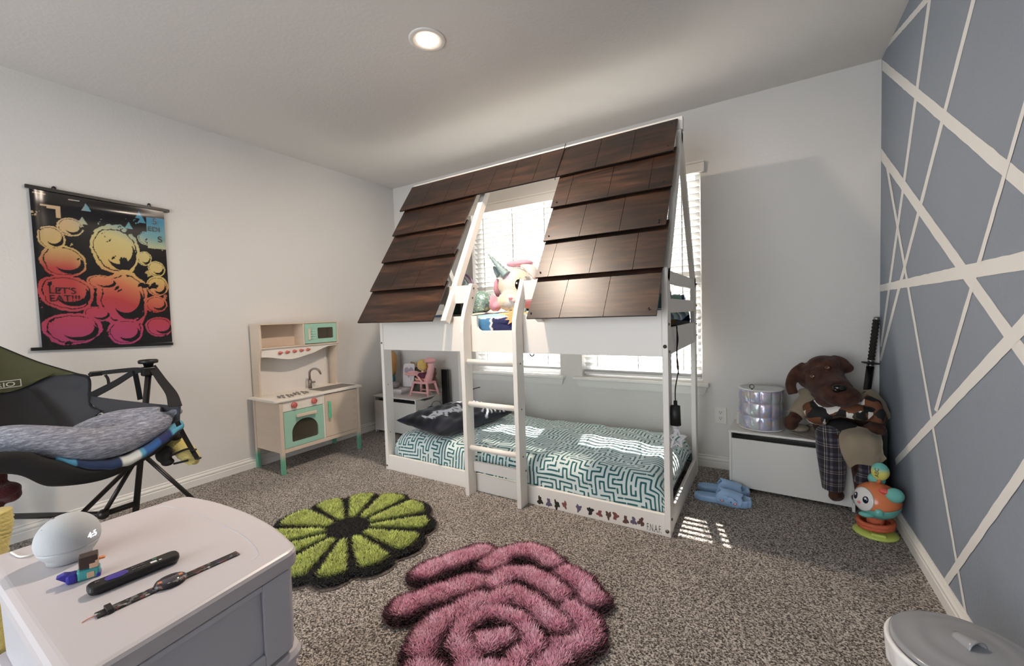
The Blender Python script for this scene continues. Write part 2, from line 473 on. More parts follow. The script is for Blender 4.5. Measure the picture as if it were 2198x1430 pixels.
# windows: frame, sashes, glass, sill, apron
m_vinyl = mat('white_vinyl', (235, 235, 235), rough=0.35)
m_glass = bpy.data.materials.new('window_glass'); m_glass.use_nodes = True
nt = m_glass.node_tree; nt.nodes.clear()
go = nt.nodes.new('ShaderNodeOutputMaterial'); gt = nt.nodes.new('ShaderNodeBsdfTransparent'); gg = nt.nodes.new('ShaderNodeBsdfGlossy')
gg.inputs['Roughness'].default_value = 0.02; gm = nt.nodes.new('ShaderNodeMixShader'); gm.inputs['Fac'].default_value = 0.05
nt.links.new(gt.outputs[0], gm.inputs[1]); nt.links.new(gg.outputs[0], gm.inputs[2]); nt.links.new(gm.outputs[0], go.inputs['Surface'])
for k, (a, b_) in enumerate((W1, W2)):
    mb = MB(); w = 0.045; ya, yb = YB+0.085, YB+0.135
    mb.box(a, a+w, ya, yb, WZ0, WZ1); mb.box(b_-w, b_, ya, yb, WZ0, WZ1)
    mb.box(a+w, b_-w, ya, yb, WZ0, WZ0+w); mb.box(a+w, b_-w, ya, yb, WZ1-w, WZ1)
    zm = (WZ0+WZ1)/2; mb.box(a+w, b_-w, ya+0.005, yb-0.005, zm-0.025, zm+0.025)
    win = struct('window_%d' % (k+1), mb, m_vinyl)
    mb = MB(); mb.box(a+w, b_-w, yb-0.022, yb-0.018, WZ0+w, zm-0.025); mb.box(a+w, b_-w, yb-0.022, yb-0.018, zm+0.025, WZ1-w)
    obj('glass_pane', mb, m_glass, win)
    # sill board with rounded nose and the slanted apron under it
    mb = MB()
    sx0, sx1 = (a-0.065, b_+0.045) if k == 0 else (a-0.062, b_+0.042)
    mb.box(sx0, sx1, YB-0.052, YB+0.0, WZ0-0.022, WZ0-0.001, 0.004)
    mb.box(a+0.001, b_-0.001, YB, YB+0.085, WZ0-0.001, WZ0+0.001)
    for z0, z1, d, ins in ((WZ0-0.032, WZ0-0.022, 0.030, 0.008), (WZ0-0.070, WZ0-0.032, 0.019, 0.016), (WZ0-0.082, WZ0-0.070, 0.014, 0.026)):
        vs = [(sx0+ins, YB, z1), (sx1-ins, YB, z1), (sx1-ins, YB-d, z1), (sx0+ins, YB-d, z1),
              (sx0+ins+0.010, YB, z0), (sx1-ins-0.010, YB, z0), (sx1-ins-0.010, YB-d*0.85, z0), (sx0+ins+0.010, YB-d*0.85, z0)]
        mb.add(vs, [(0,1,2,3),(7,6,5,4),(3,2,6,7),(0,3,7,4),(1,5,6,2),(0,4,5,1)])
    struct('trim_%d' % (k+1), mb, m_trim)

# blinds: one thing for each window
m_slat = mat('blind_slat', (238, 237, 233), rough=0.45, spec=0.3)
m_cord = mat('white_cord', (238, 236, 230), rough=0.7)
def slat_material():
    m = bpy.data.materials.new('translucent_slat'); m.use_nodes = True
    nt = m.node_tree; b = nt.nodes['Principled BSDF']; b.inputs['Base Color'].default_value = lin((204, 203, 201)); b.inputs['Roughness'].default_value = 0.45
    out = nt.nodes['Material Output']
    t = nt.nodes.new('ShaderNodeBsdfTranslucent'); t.inputs['Color'].default_value = lin((240, 238, 232))
    x = nt.nodes.new('ShaderNodeMixShader'); x.inputs['Fac'].default_value = 0.01
    nt.links.new(b.outputs[0], x.inputs[1]); nt.links.new(t.outputs[0], x.inputs[2]); nt.links.new(x.outputs[0], out.inputs['Surface'])
    return m
m_slat = slat_material()
for k, (a, b_) in enumerate((W1, W2)):
    bl = thing('window_blind', '', 'blind', ((a+b_)/2, YB+0.045, WZ0))
    bl['label'] = ['white slatted window blind behind the unicorn and the bunk ladder', 'white slatted window blind behind the right end of the bunk, nearest the blue wall'][k]
    mb = MB()
    mb.box(a-0.012, b_+0.028, YB-0.028, YB-0.004, 2.020, 2.092, 0.004); mb.box(a-0.012, b_+0.028, YB-0.034, YB-0.028, 2.080, 2.094, 0.002)
    obj('valance', mb, m_trim, bl, world=True)
    mb = MB(); mb.box(a+0.01, b_-0.01, YB+0.02, YB+0.07, 2.030, 2.072, 0.003); obj('headrail', mb, m_vinyl, bl, world=True)
    mb = MB(); yc = YB+0.045; sp = 0.0445; w = 0.051
    nsl = int((2.015-0.655)/sp)
    for i in range(nsl):
        z = 0.655+0.022 + i*sp
        # the low slats hang open to the sun, the rest are tipped so that it is cut off
        tl = SLAT_LOW if 0.80 < z < SLAT_SPLIT else SLAT_HIGH
        tl += random.uniform(-1.2, 1.2)
        tl = math.radians(tl); x0, x1 = a+0.012, b_-0.012
        vs = []; n = 5
        for s in range(n):
            u = (s/(n-1)-0.5)*w; c = 0.0028*(1-(2*u/w)**2)
            yy = yc + u*math.cos(tl) - c*math.sin(tl); zz = z + u*math.sin(tl) + c*math.cos(tl)
            for t_ in (0.0013, -0.0013): vs += [(x0, yy, zz+t_), (x1, yy, zz+t_)]
        fs = []
        for s in range(n-1):
            o = s*4
            fs += [(o, o+1, o+5, o+4), (o+2, o+6, o+7, o+3)]
        fs += [(0, 2, 3, 1), (16, 17, 19, 18)]
        mb.add(vs, fs, 0, False)
    obj('slats', mb, m_slat, bl, world=True)
    mb = MB()
    L = b_-a
    for fr in (0.14, 0.5, 0.86):
        x = a+L*fr
        for dy in (-0.027, 0.027): mb.box(x-0.0035, x+0.0035, yc+dy-0.0005, yc+dy+0.0005, 0.66, 2.03)
        mb.cyl((x+0.006, yc, 0.66), (x+0.006, yc, 2.03), 0.0009, seg=6)
    obj('ladder_cord', mb, m_cord, bl, world=True)
    mb = MB()
    mb.box(a+0.012, b_-0.012, yc-0.026, yc+0.026, 0.628 if k == 0 else 0.606, 0.646 if k == 0 else 0.622, 0.003)
    if k == 1:
        for i in range(3): mb.box(a+0.012, b_-0.012, yc-0.025, yc+0.025, 0.625+0.006*i, 0.628+0.006*i)
    obj('bottom_rail', mb, m_slat, bl, world=True)

# outside: bright ground under the windows
mb = MB(); mb.box(-14, 12, YB+T+0.02, 22, -0.45, -0.4)
g = struct('ground', mb, mat('outside_ground', (176, 170, 158), rough=0.9))
for k, (a, b_) in enumerate((W1, W2)):      # daylight portals, they only guide the sampling of the sky
    pd = bpy.data.lights.new('window_portal', 'AREA'); pd.shape = 'RECTANGLE'; pd.size = b_-a; pd.size_y = WZ1-WZ0; pd.cycles.is_portal = True
    po = bpy.data.objects.new('window_portal', pd); COL.objects.link(po); po.location = ((a+b_)/2, YB+0.138, (WZ0+WZ1)/2); po.rotation_euler = (-PI/2, 0, 0)
# ------------------------------------------------------------------ recessed ceiling lamp
lamp = thing('recessed_ceiling_light', 'round white recessed downlight glowing in the ceiling', 'ceiling light', (-1.403, 1.576, ZC))
mb = MB(); mb.lathe([(0.052, 0.0), (0.054, -0.004), (0.082, -0.007), (0.088, -0.004), (0.089, 0.0)], seg=56)
obj('trim_ring', mb, m_trim, lamp)
m_lampglow = mat('lamp_glow', (255, 240, 222), emit=(255, 226, 194), estr=26.0)
mb = MB(); mb.lathe([(0.0, -0.0035), (0.052, -0.0030), (0.052, 0.0)], seg=48)
obj('diffuser', mb, m_lampglow, lamp)
ld = bpy.data.lights.new('downlight', 'AREA'); ld.shape = 'DISK'; ld.size = 0.10; ld.energy = 20; ld.color = (1.0, 0.83, 0.68); ld.spread = math.radians(178)
lo = bpy.data.objects.new('downlight', ld); COL.objects.link(lo); lo.parent = lamp; lo.location = (0, 0, -0.012)

# duplex outlet on the back wall
ot = thing('wall_outlet', 'white duplex electrical outlet on the wall between bed and toy bench', 'outlet', (-0.267, YB, 0.368))
mb = MB(); mb.box(-0.036, 0.036, -0.006, 0, -0.057, 0.057, 0.003); obj('cover_plate', mb, mat('outlet_white', (222, 220, 214), rough=0.35), ot)
m_dark = mat('dark_slot', (30, 28, 26), rough=0.6)
for s in (-1, 1):
    mb = MB(); mb.box(-0.016, 0.016, -0.0085, -0.006, s*0.02-0.014, s*0.02+0.014, 0.002)
    for dx in (-0.006, 0.006): mb.box(dx-0.0013, dx+0.0013, -0.0092, -0.0085, s*0.02-0.001, s*0.02+0.008, mi=1)
    mb.cyl((0, -0.0085, s*0.02-0.007), (0, -0.0092, s*0.02-0.007), 0.0028, seg=10, mi=1)
    obj('socket', mb, [mat('outlet_white', (0,0,0)), m_dark], ot)
# ------------------------------------------------------------------ house bunk bed
m_bedw = mat('bed_white', (233, 228, 221), rough=0.42, vary=0.02, vscale=3)
m_bolt = mat('bolt_steel', (120, 112, 106), rough=0.35, metal=0.8)
def wood_material():
    m = bpy.data.materials.new('stained_board'); m.use_nodes = True
    nt = m.node_tree; b = nt.nodes['Principled BSDF']
    tc = nt.nodes.new('ShaderNodeTexCoord'); mp = nt.nodes.new('ShaderNodeMapping'); mp.inputs['Scale'].default_value = (2.2, 20, 20)
    oi = nt.nodes.new('ShaderNodeObjectInfo')
    nt.links.new(tc.outputs['Object'], mp.inputs['Vector'])
    ad = nt.nodes.new('ShaderNodeVectorMath'); ad.operation = 'ADD'
    mu = nt.nodes.new('ShaderNodeMath'); mu.operation = 'MULTIPLY'; mu.inputs[1].default_value = 37.0
    nt.links.new(oi.outputs['Random'], mu.inputs[0]); nt.links.new(mp.outputs['Vector'], ad.inputs[0]); nt.links.new(mu.outputs[0], ad.inputs[1])
    n = nt.nodes.new('ShaderNodeTexNoise'); n.inputs['Scale'].default_value = 1.0; n.inputs['Detail'].default_value = 7; n.inputs['Roughness'].default_value = 0.62; n.inputs['Distortion'].default_value = 0.9
    nt.links.new(ad.outputs[0], n.inputs['Vector'])
    n2 = nt.nodes.new('ShaderNodeTexNoise'); n2.inputs['Scale'].default_value = 0.35; n2.inputs['Detail'].default_value = 3
    nt.links.new(ad.outputs[0], n2.inputs['Vector'])
    r = ramp(nt, n.outputs['Fac'], [(0.30, (18, 11, 8)), (0.46, (38, 24, 17)), (0.58, (58, 37, 25)), (0.72, (82, 55, 38))])
    r2 = ramp(nt, n2.outputs['Fac'], [(0.3, (0.72, 0.70, 0.68, 1)), (0.7, (1.12, 1.1, 1.08, 1))])
    mx = nt.nodes.new('ShaderNodeMix'); mx.data_type = 'RGBA'; mx.blend_type = 'MULTIPLY'; mx.inputs[0].default_value = 1.0
    nt.links.new(r.outputs['Color'], mx.inputs[6]); nt.links.new(r2.outputs['Color'], mx.inputs[7]); nt.links.new(mx.outputs[2], b.inputs['Base Color'])
    b.inputs['Roughness'].default_value = 0.42; b.inputs['Specular IOR Level'].default_value = 0.5; b.inputs['Coat Weight'].default_value = 0.05; b.inputs['Coat Roughness'].default_value = 0.32
    bp = nt.nodes.new('ShaderNodeBump'); bp.inputs['Strength'].default_value = 0.08; bp.inputs['Distance'].default_value = 0.005
    nt.links.new(n.outputs['Fac'], bp.inputs['Height']); nt.links.new(bp.outputs['Normal'], b.inputs['Normal'])
    return m
m_wood = wood_material(); m_groove = mat('board_groove', (28, 16, 12), rough=0.7)
bed = thing('bunk_bed', 'white house-shaped bunk bed with dark wooden shingle roof and ladder', 'bunk bed', ((BX0+BX1)/2, (BY0+BY1)/2, 0))
def bp(name, mb, m=None, parent=None, **kw): return obj(name, mb, m or m_bedw, parent or bed, world=True, **kw)
PW, PD = 0.028, 0.075                       # post width (x) and depth (y)
ZP = 1.30; YM = 2.507; ZR = 2.136
for x0 in (BX0, BX1-PW):
    for y0_, s in ((BY0, 1), (BY1-PD, -1)):
        mb = MB(); mb.box(x0, x0+PW, y0_, y0_+PD, 0.0, ZP, 0.003); bp('post', mb)
# rafters: post top to ridge, at both ends and two between
def rafter(x0, x1, front, z0=None, w=0.048, yo=0.0):
    y0_, z0_ = (BY0+0.010, 1.25) if front else (BY1-0.010, 1.25)
    a = Vector((0, y0_, z0_)); b = Vector((0, YM, ZR-0.03)); d = (b-a).normalized()
    n = Vector((0, -d.z, d.y)) if front else Vector((0, d.z, -d.y))
    if z0 is not None: a = a + d*((z0-z0_)/d.z)
    vs = []
    for x in (x0, x1):
        for p, q in ((a, 0), (a, -w), (b, -w), (b, 0)):
            v = p + n*q; vs.append((x, v.y+yo, v.z))
    return MB().add(vs, [(0,1,2,3),(7,6,5,4),(0,4,5,1),(1,5,6,2),(2,6,7,3),(3,7,4,0)])
for x0 in (BX0, BX1-PW):
    for fr in (True, False): bp('rafter', rafter(x0, x0+PW, fr), bevel=0.002)
bp('rafter', rafter(-1.722, -1.682, True, 1.075), bevel=0.002)
bp('rafter', rafter(-1.062, -1.022, True, 1.075), bevel=0.002)
mb = MB(); mb.box(BX0-0.05, BX1+0.006, YM-0.018, YM+0.018, ZR-0.045, ZR+0.028, 0.003); bp('ridge_beam', mb)
# long rails
def rail(name, x0, x1, y, z0, z1, th=0.020, bev=0.003): mb = MB(); mb.box(x0, x1, y, y+th, z0, z1, bev); return bp(name, mb)
# front upper panel with the entry notch
NX0, NX1, NZ = -1.508, -1.206, 1.007
poly = [(BX0+PW, 0.876), (BX1-PW, 0.876), (BX1-PW, 1.098), (NX1, 1.098), (NX1, NZ)]
for i in range(7):
    t = i/6*PI/2; r_ = 0.035
    poly.append((NX0+r_-r_*math.sin(t), NZ+r_-r_*math.cos(t)))
poly += [(NX0, 1.098), (BX0+PW, 1.098)]
mb = MB(); mb.prism(poly, 0.020, Matrix.Translation((0, BY0+0.024, 0)) @ Matrix.Rotation(PI/2, 4, 'X'), bev=0.003)
pan = bp('front_panel', mb)
rail('guard_rail', BX0+PW, -1.577+0.02, BY0+0.020, 1.180, 1.290); rail('guard_rail', -1.186, BX1-PW, BY0+0.020, 1.180, 1.290)
rail('bed_rail', BX0+PW, BX1-PW, BY0+0.004, 0.0, 0.108)
rail('bed_rail', BX0+PW, BX1-PW, BY1-0.028, 0.0, 0.108)
rail('bed_rail', BX0+PW, BX1-PW, BY1-0.028, 0.876, 1.010)
for x0 in (BX0+0.004, BX1-0.024):
    for z0, z1, nm in ((0, 0.108, 'end_rail'), (0.880, 1.010, 'end_rail'), (1.083, 1.153, 'end_guard'), (1.227, 1.290, 'end_guard')):
        mb = MB(); mb.box(x0, x0+0.020, BY0+PD+0.0005, BY1-PD-0.0005, z0, z1, 0.003); bp(nm, mb)
# slats under the two mattresses
for z in (0.055, 0.885):
    mb = MB()
    for i in range(11):
        x = BX0+0.12+i*0.172; mb.box(x, x+0.07, BY0+0.026, BY1-0.03, z, z+0.014)
    bp('slat_base', mb)
# ladder
lad = MB()
def stile(x0, x1):
    # side outline (y, z): straight up, then leaning back over the rail
    pr = [(1.955, 0.0), (2.0325, 0.0), (2.0325, 1.03), (2.050, 1.10), (2.125, 1.295), (2.062, 1.300), (1.985, 1.135), (1.962, 1.07), (1.955, 1.0)]
    m = MB(); m.prism(pr, x1-x0, Matrix(((0,0,1,x0),(1,0,0,0),(0,1,0,0),(0,0,0,1))), bev=0.003); return m
ladder = bp('ladder', stile(-1.577, -1.549)); ladder['label'] = 'white ladder on the front of the bunk'
bp('stile', stile(-1.208, -1.180), parent=ladder)
for z in (0.822, 0.562, 0.290):
    m = MB(); m.cyl((-1.549, 1.992, z), (-1.208, 1.992, z), 0.0165, seg=22); bp('rung', m, parent=ladder)
m = MB(); m.box(-1.549, -1.208, 2.008, 2.030, 0.138, 0.198, 0.003); bp('cross_board', m, parent=ladder)
for z in (0.822, 0.562, 0.290, 0.20):
    m = MB(); m.cyl((-1.180, 1.992 if z > 0.25 else 2.018, z), (-1.1775, 1.992 if z > 0.25 else 2.018, z), 0.005, seg=12); bp('bolt', m, m_bolt, parent=ladder)
for z in (1.27, 1.21):
    m = MB(); m.cyl((-1.549, 2.075 if z > 1.24 else 2.06, z), (-1.5465, 2.075 if z > 1.24 else 2.06, z), 0.006, seg=12); bp('bolt', m, m_bolt, parent=ladder)
# bolts
for (x, y, z, ax) in ((BX1-0.014, BY0, 0.925, 'y'), (BX0+0.014, BY0, 0.925, 'y'), (BX1-0.016, BY0, 0.030, 'y'), (BX0+0.014, BY0, 0.030, 'y'),
                      (BX1, BY0+0.018, 1.03, 'x'), (BX1, BY0+0.018, 0.90, 'x'), (BX1, BY1-0.02, 1.26, 'x'), (BX1, BY1-0.02, 1.12, 'x'), (BX1, BY1-0.02, 1.0, 'x'), (BX1, BY1-0.02, 0.925, 'x'),
                      (BX1, BY0+0.02, 0.085, 'x')):
    m = MB()
    if ax == 'y': m.cyl((x, y-0.0025, z), (x, y, z), 0.009 if x > -1 else 0.007, seg=16); m.cyl((x, y-0.0032, z), (x, y-0.002, z), 0.004, seg=8)
    else: m.cyl((x, y, z), (x+0.006, y, z), 0.006, seg=12)
    bp('bolt', m, m_bolt)
for z in (0.62, 0.27):
    m = MB(); m.cyl((BX0+PW, BY0+0.03, z), (BX0+PW+0.0006, BY0+0.03, z), 0.0035, seg=10); bp('screw_hole', m, m_dark)
# shingle boards
DV = Vector((0, 1.925-YM, 1.063-ZR)).normalized(); NV = Vector((0, DV.z, -DV.y))     # down the slope, out of it
if NV.y > 0: NV = -NV
R0 = Vector((0, YM-0.016, ZR+0.006))
def shingle(x0, x1, v0, v1, grooves, jag=True):
    """a lap board: its lower edge stands proud of the next one"""
    o0, o1 = 0.004, 0.030; th = 0.011; m = MB()
    def P(x, v, off): p = R0 + DV*v + NV*off; return (x, p.y, p.z)
    def offv(v): return o0+(o1-o0)*(v-v0)/(v1-v0)
    xs = [x0]+[g for g in grooves if x0 < g < x1]+[x1]
    for a, b in zip(xs[:-1], xs[1:]):
        g0 = 0.0012 if a != x0 else 0; g1 = 0.0012 if b != x1 else 0
        a_, b_ = a+g0, b-g1
        vs = [P(a_, v0, o0), P(b_, v0, o0), P(b_, v1, o1), P(a_, v1, o1), P(a_, v0, o0+th), P(b_, v0, o0+th), P(b_, v1, o1+th), P(a_, v1, o1+th)]
        m.add(vs, [(0,1,2,3),(7,6,5,4),(0,4,5,1),(1,5,6,2),(2,6,7,3),(3,7,4,0)])
    vs = [P(x0, v0, o0), P(x1, v0, o0), P(x1, v1, o1), P(x0, v1, o1), P(x0, v0, o0+th*0.6), P(x1, v0, o0+th*0.6), P(x1, v1, o1+th*0.6), P(x0, v1, o1+th*0.6)]
    e = 0.0004
    m.add([(x+(e if x == x0 else -e), y, z) for x, y, z in vs], [(0,1,2,3),(7,6,5,4),(0,4,5,1),(1,5,6,2),(2,6,7,3),(3,7,4,0)], 1)
    b = bp('roof_board', m, [m_wood, m_groove])
    return b
VV = [0.0, 0.262, 0.503, 0.744, 0.985, 1.233]
XA, XB, XC, XD = -2.40, -1.715, -1.085, -0.405
def screw(x, v, off=0.042):
    p = R0 + DV*v + NV*off; m = MB(); m.cyl((x, p.y, p.z), tuple(Vector((x, p.y, p.z))+NV*0.002), 0.0045, seg=10); bp('screw', m, m_dark)
shingle(-2.43, XC-0.002, 0, VV[1], [-2.43+ (XC+2.43)*q for q in (0.17, 0.33, 0.47, 0.62, 0.745, 0.875)])
shingle(XC+0.002, XD-0.006, 0, VV[1], [XC+(XD-XC)*q for q in (0.36, 0.66)])
gR = [(0.16, 0.52, 0.84), (0.34, 0.66), (0.14, 0.48, 0.80), (0.31, 0.64)]
gL = [(0.3, 0.62), (0.42, 0.78), (0.3, 0.62), ()]
for k in range(4):
    v0, v1 = VV[k+1]-0.05, VV[k+2]
    xr = XD+0.004*(-1)**k
    shingle(XC+0.012+0.004*k, xr, v0, v1, [XC+(XD-XC)*q for q in gR[k]])
    shingle(XA, XB, v0, v1, [XA+(XB-XA)*q for q in gL[k]])
    screw(XC+0.045, v1-0.03); screw(XD-0.04, v1-0.035 if k != 2 else v0+0.03); screw(XB-0.03, v1-0.05)
screw(XC+0.03, 0.02, 0.018); screw(XD-0.035, 0.03, 0.018); screw(XD-0.035, VV[1]-0.04); screw(-1.72, VV[1]-0.03)
# dark seam cord between the two top boards
m = MB(); m.tube([R0+DV*(-0.03)+NV*0.02+Vector((XC, 0, 0)), R0+DV*0.1+NV*0.03+Vector((XC, 0, 0)), R0+DV*0.27+NV*0.048+Vector((XC-0.004, 0, 0)), R0+DV*0.30+NV*0.05+Vector((XC+0.004, 0, 0))], 0.0022, seg=6)
bp('tie_cord', m, m_dark)
# ------------------------------------------------------------------ bedding
def maze_segments(nx, ny, seed):
    """strokes of a labyrinth: the outline of a random spanning tree, cut here and there"""
    R = random.Random(seed)
    seen = {(0, 0)}; st = [(0, 0)]; ed = set()
    while st:
        c = st[-1] if R.random() < 0.7 else st[R.randrange(len(st))]
        nb = [(c[0]+dx, c[1]+dy) for dx, dy in ((1,0),(-1,0),(0,1),(0,-1)) if 0 <= c[0]+dx < nx and 0 <= c[1]+dy < ny and (c[0]+dx, c[1]+dy) not in seen]
        if not nb: st.remove(c); continue
        q = R.choice(nb); seen.add(q); ed.add((c, q)); ed.add((q, c)); st.append(q)
    seg = []
    # fine grid points sit at quarter offsets round each cell
    for i in range(nx):
        for j in range(ny):
            c = (i, j); x, y = i+0.25, j+0.25; x2, y2 = i+0.75, j+0.75
            L = (c, (i-1, j)) in ed; Rr = (c, (i+1, j)) in ed; D = (c, (i, j-1)) in ed; U = (c, (i, j+1)) in ed
            if not L: seg.append((x, y, x, y2))
            else: seg.append((x-0.25, y, x, y)); seg.append((x-0.25, y2, x, y2))
            if not Rr: seg.append((x2, y, x2, y2))
            else: seg.append((x2, y, x2+0.25, y)); seg.append((x2, y2, x2+0.25, y2))
            if not D: seg.append((x, y, x2, y))
            else: seg.append((x, y-0.25, x, y)); seg.append((x2, y-0.25, x2, y))
            if not U: seg.append((x, y2, x2, y2))
            else: seg.append((x, y2, x, y2+0.25)); seg.append((x2, y2, x2, y2+0.25))
    return [s for s in seg if R.random() > 0.11]
def dist_field(segs, U, V, cell):
    """distance of each point (U,V) to the nearest stroke, worked out block by block"""
    D = np.full(U.shape, 1.0, dtype=np.float32)
    Uf, Vf = U/cell, V/cell
    i0 = np.floor(Uf).astype(int); j0 = np.floor(Vf).astype(int)
    from collections import defaultdict
    bk = defaultdict(list)
    for s in segs:
        mx_, my_ = (s[0]+s[2])/2, (s[1]+s[3])/2
        for di in (-1, 0, 1):
            for dj in (-1, 0, 1): bk[(int(math.floor(mx_))+di, int(math.floor(my_))+dj)].append(s)
    key = i0*10000+j0; order = np.argsort(key, kind='stable'); ks = key[order]
    cuts = np.flatnonzero(np.diff(ks))+1
    for idx in np.split(order, cuts):
        k = (int(i0[idx[0]]), int(j0[idx[0]]))
        ss = bk.get(k)
        if not ss: continue
        S = np.array(ss); P = np.stack([Uf[idx], Vf[idx]], 1)[:, None, :]
        A = S[None, :, :2]; B = S[None, :, 2:]; AB = B-A
        t = np.clip(((P-A)*AB).sum(2)/np.maximum((AB*AB).sum(2), 1e-9), 0, 1)
        d = np.linalg.norm(P-(A+AB*t[:, :, None]), axis=2).min(1)
        D[idx] = d
    return D*cell
def pattern_mat(name, ca, cb, thr, rough=0.9):
    m = bpy.data.materials.new(name); m.use_nodes = True
    nt = m.node_tree; b = nt.nodes['Principled BSDF']
    a = nt.nodes.new('ShaderNodeAttribute'); a.attribute_name = 'col'
    sp = nt.nodes.new('ShaderNodeSeparateColor'); nt.links.new(a.outputs['Color'], sp.inputs[0])
    r = ramp(nt, sp.outputs[0], [(thr*0.86, ca), (thr*1.14, cb)])
    nt.links.new(r.outputs['Color'], b.inputs['Base Color'])
    b.inputs['Roughness'].default_value = rough; b.inputs['Sheen Weight'].default_value = 0.3; b.inputs['Specular IOR Level'].default_value = 0.2
    return m
# lower mattress under its patterned cover: a rounded slab, softly rumpled
mt = thing('mattress', 'lower bunk mattress in a white cover with teal labyrinth lines', 'mattress', (-1.38, 2.5, 0.07))
X0, X1, Y0_, Y1_ = -2.335, -0.425, BY0+0.0305, BY1-0.034
ZB, ZT = 0.0695, 0.268
NU, NV = 460, 300
prof = []   # across y: front side up, over, back side down -> arc length parametrised
def rsec(t, a0, a1, zb, zt, rr):
    """point on a rounded slab section; t in metres along it"""
    h = zt-zb-rr; L1 = h; L2 = rr*PI/2; L3 = (a1-a0)-2*rr
    if t < L1: return a0, zb+t
    t -= L1
    if t < L2: q = t/rr; return a0+rr-rr*math.cos(q), zt-rr+rr*math.sin(q)
    t -= L2
    if t < L3: return a0+rr+t, zt
    t -= L3
    if t < L2: q = t/rr; return a1-rr+rr*math.sin(q), zt-rr+rr*math.cos(q)
    t -= L2
    return a1, zt-rr-t
def slab_grid(x0, x1, y0, y1, zb, zt, rx, ry, nu, nv, rump, crown=0.0):
    LX = (x1-x0)-2*rx+PI*rx; LY = 2*(zt-zb-ry)+(y1-y0)-2*ry+PI*ry
    vs = []; U = []; V = []
    for i in range(nu+1):
        u = LX*i/nu
        # the short ends: quarter rounds
        if u < rx*PI/2: q = u/rx; fx = x0+rx-rx*math.cos(q); dz = rx-rx*math.sin(q)
        elif u > LX-rx*PI/2: q = (LX-u)/rx; fx = x1-rx+rx*math.cos(q); dz = rx-rx*math.sin(q)
        else: fx = x0+rx+(u-rx*PI/2); dz = 0
        for j in range(nv+1):
            t = LY*j/nv
            y, z = rsec(t, y0, y1, zb, zt, ry)
            k = (z-zb)/(zt-zb)
            z = z - dz*k
            # ends pull in a little in plan
            e = min(fx-x0, x1-fx); pin = 0.045*max(0, 1-e/0.12)**2
            yc = (y0+y1)/2; y = yc+(y-yc)*(1-pin)
            sx = math.sin(PI*min(1, max(0, (fx-x0)/(x1-x0)))); sy = math.sin(PI*min(1, max(0, (y-y0)/(y1-y0))))
            z += crown*sx**0.5*sy*k if sx > 0 and sy > 0 else 0
            n = rump(fx, y, z, t)*k
            if t < (zt-zb-ry): vs.append((fx, max(y-n, y0-0.0), z))
            else: vs.append((fx, y, z+n))
            U.append(u); V.append(t)
    w = nv+1
    fs = [(i*w+j, (i+1)*w+j, (i+1)*w+j+1, i*w+j+1) for i in range(nu) for j in range(nv)]
    return vs, fs, np.array(U), np.array(V)
def rump1(x, y, z, t):
    return 0.004*math.sin(x*9+y*5)*math.sin(y*11-x*3) + 0.003*math.sin(x*23+1.3*math.sin(y*9)) + 0.0022*math.sin(41*x+7*t)
vs, fs, U, V = slab_grid(X0, X1, Y0_, Y1_, ZB, ZT, 0.11, 0.085, NU, NV, rump1, 0.012)
CELL = 0.048
segs = maze_segments(int(2.3/CELL)+2, int(1.5/CELL)+2, 5)
# the print wanders a little as the cloth is pulled
Uw = U+0.006*np.sin(V*17+U*3); Vw = V+0.006*np.sin(U*13-V*4)
D = dist_field(segs, Uw, Vw, CELL)
cols = np.zeros((len(vs), 4)); cols[:, 0] = np.clip(D*20, 0, 1); cols[:, 3] = 1
m_maze = pattern_mat('labyrinth_cover', (44, 102, 106), (214, 226, 224), 0.0048*20)
mb = MB(); mb.add(vs, fs, 0, True)
obj('cover', mb, m_maze, mt, world=True, cols=cols)
mb = MB(); mb.box(X0+0.06, X1-0.06, Y0_+0.03, Y1_-0.03, ZB, ZB+0.05, 0.01); obj('core', mb, mat('mattress_core', (215, 214, 210), rough=0.9), mt, world=True)

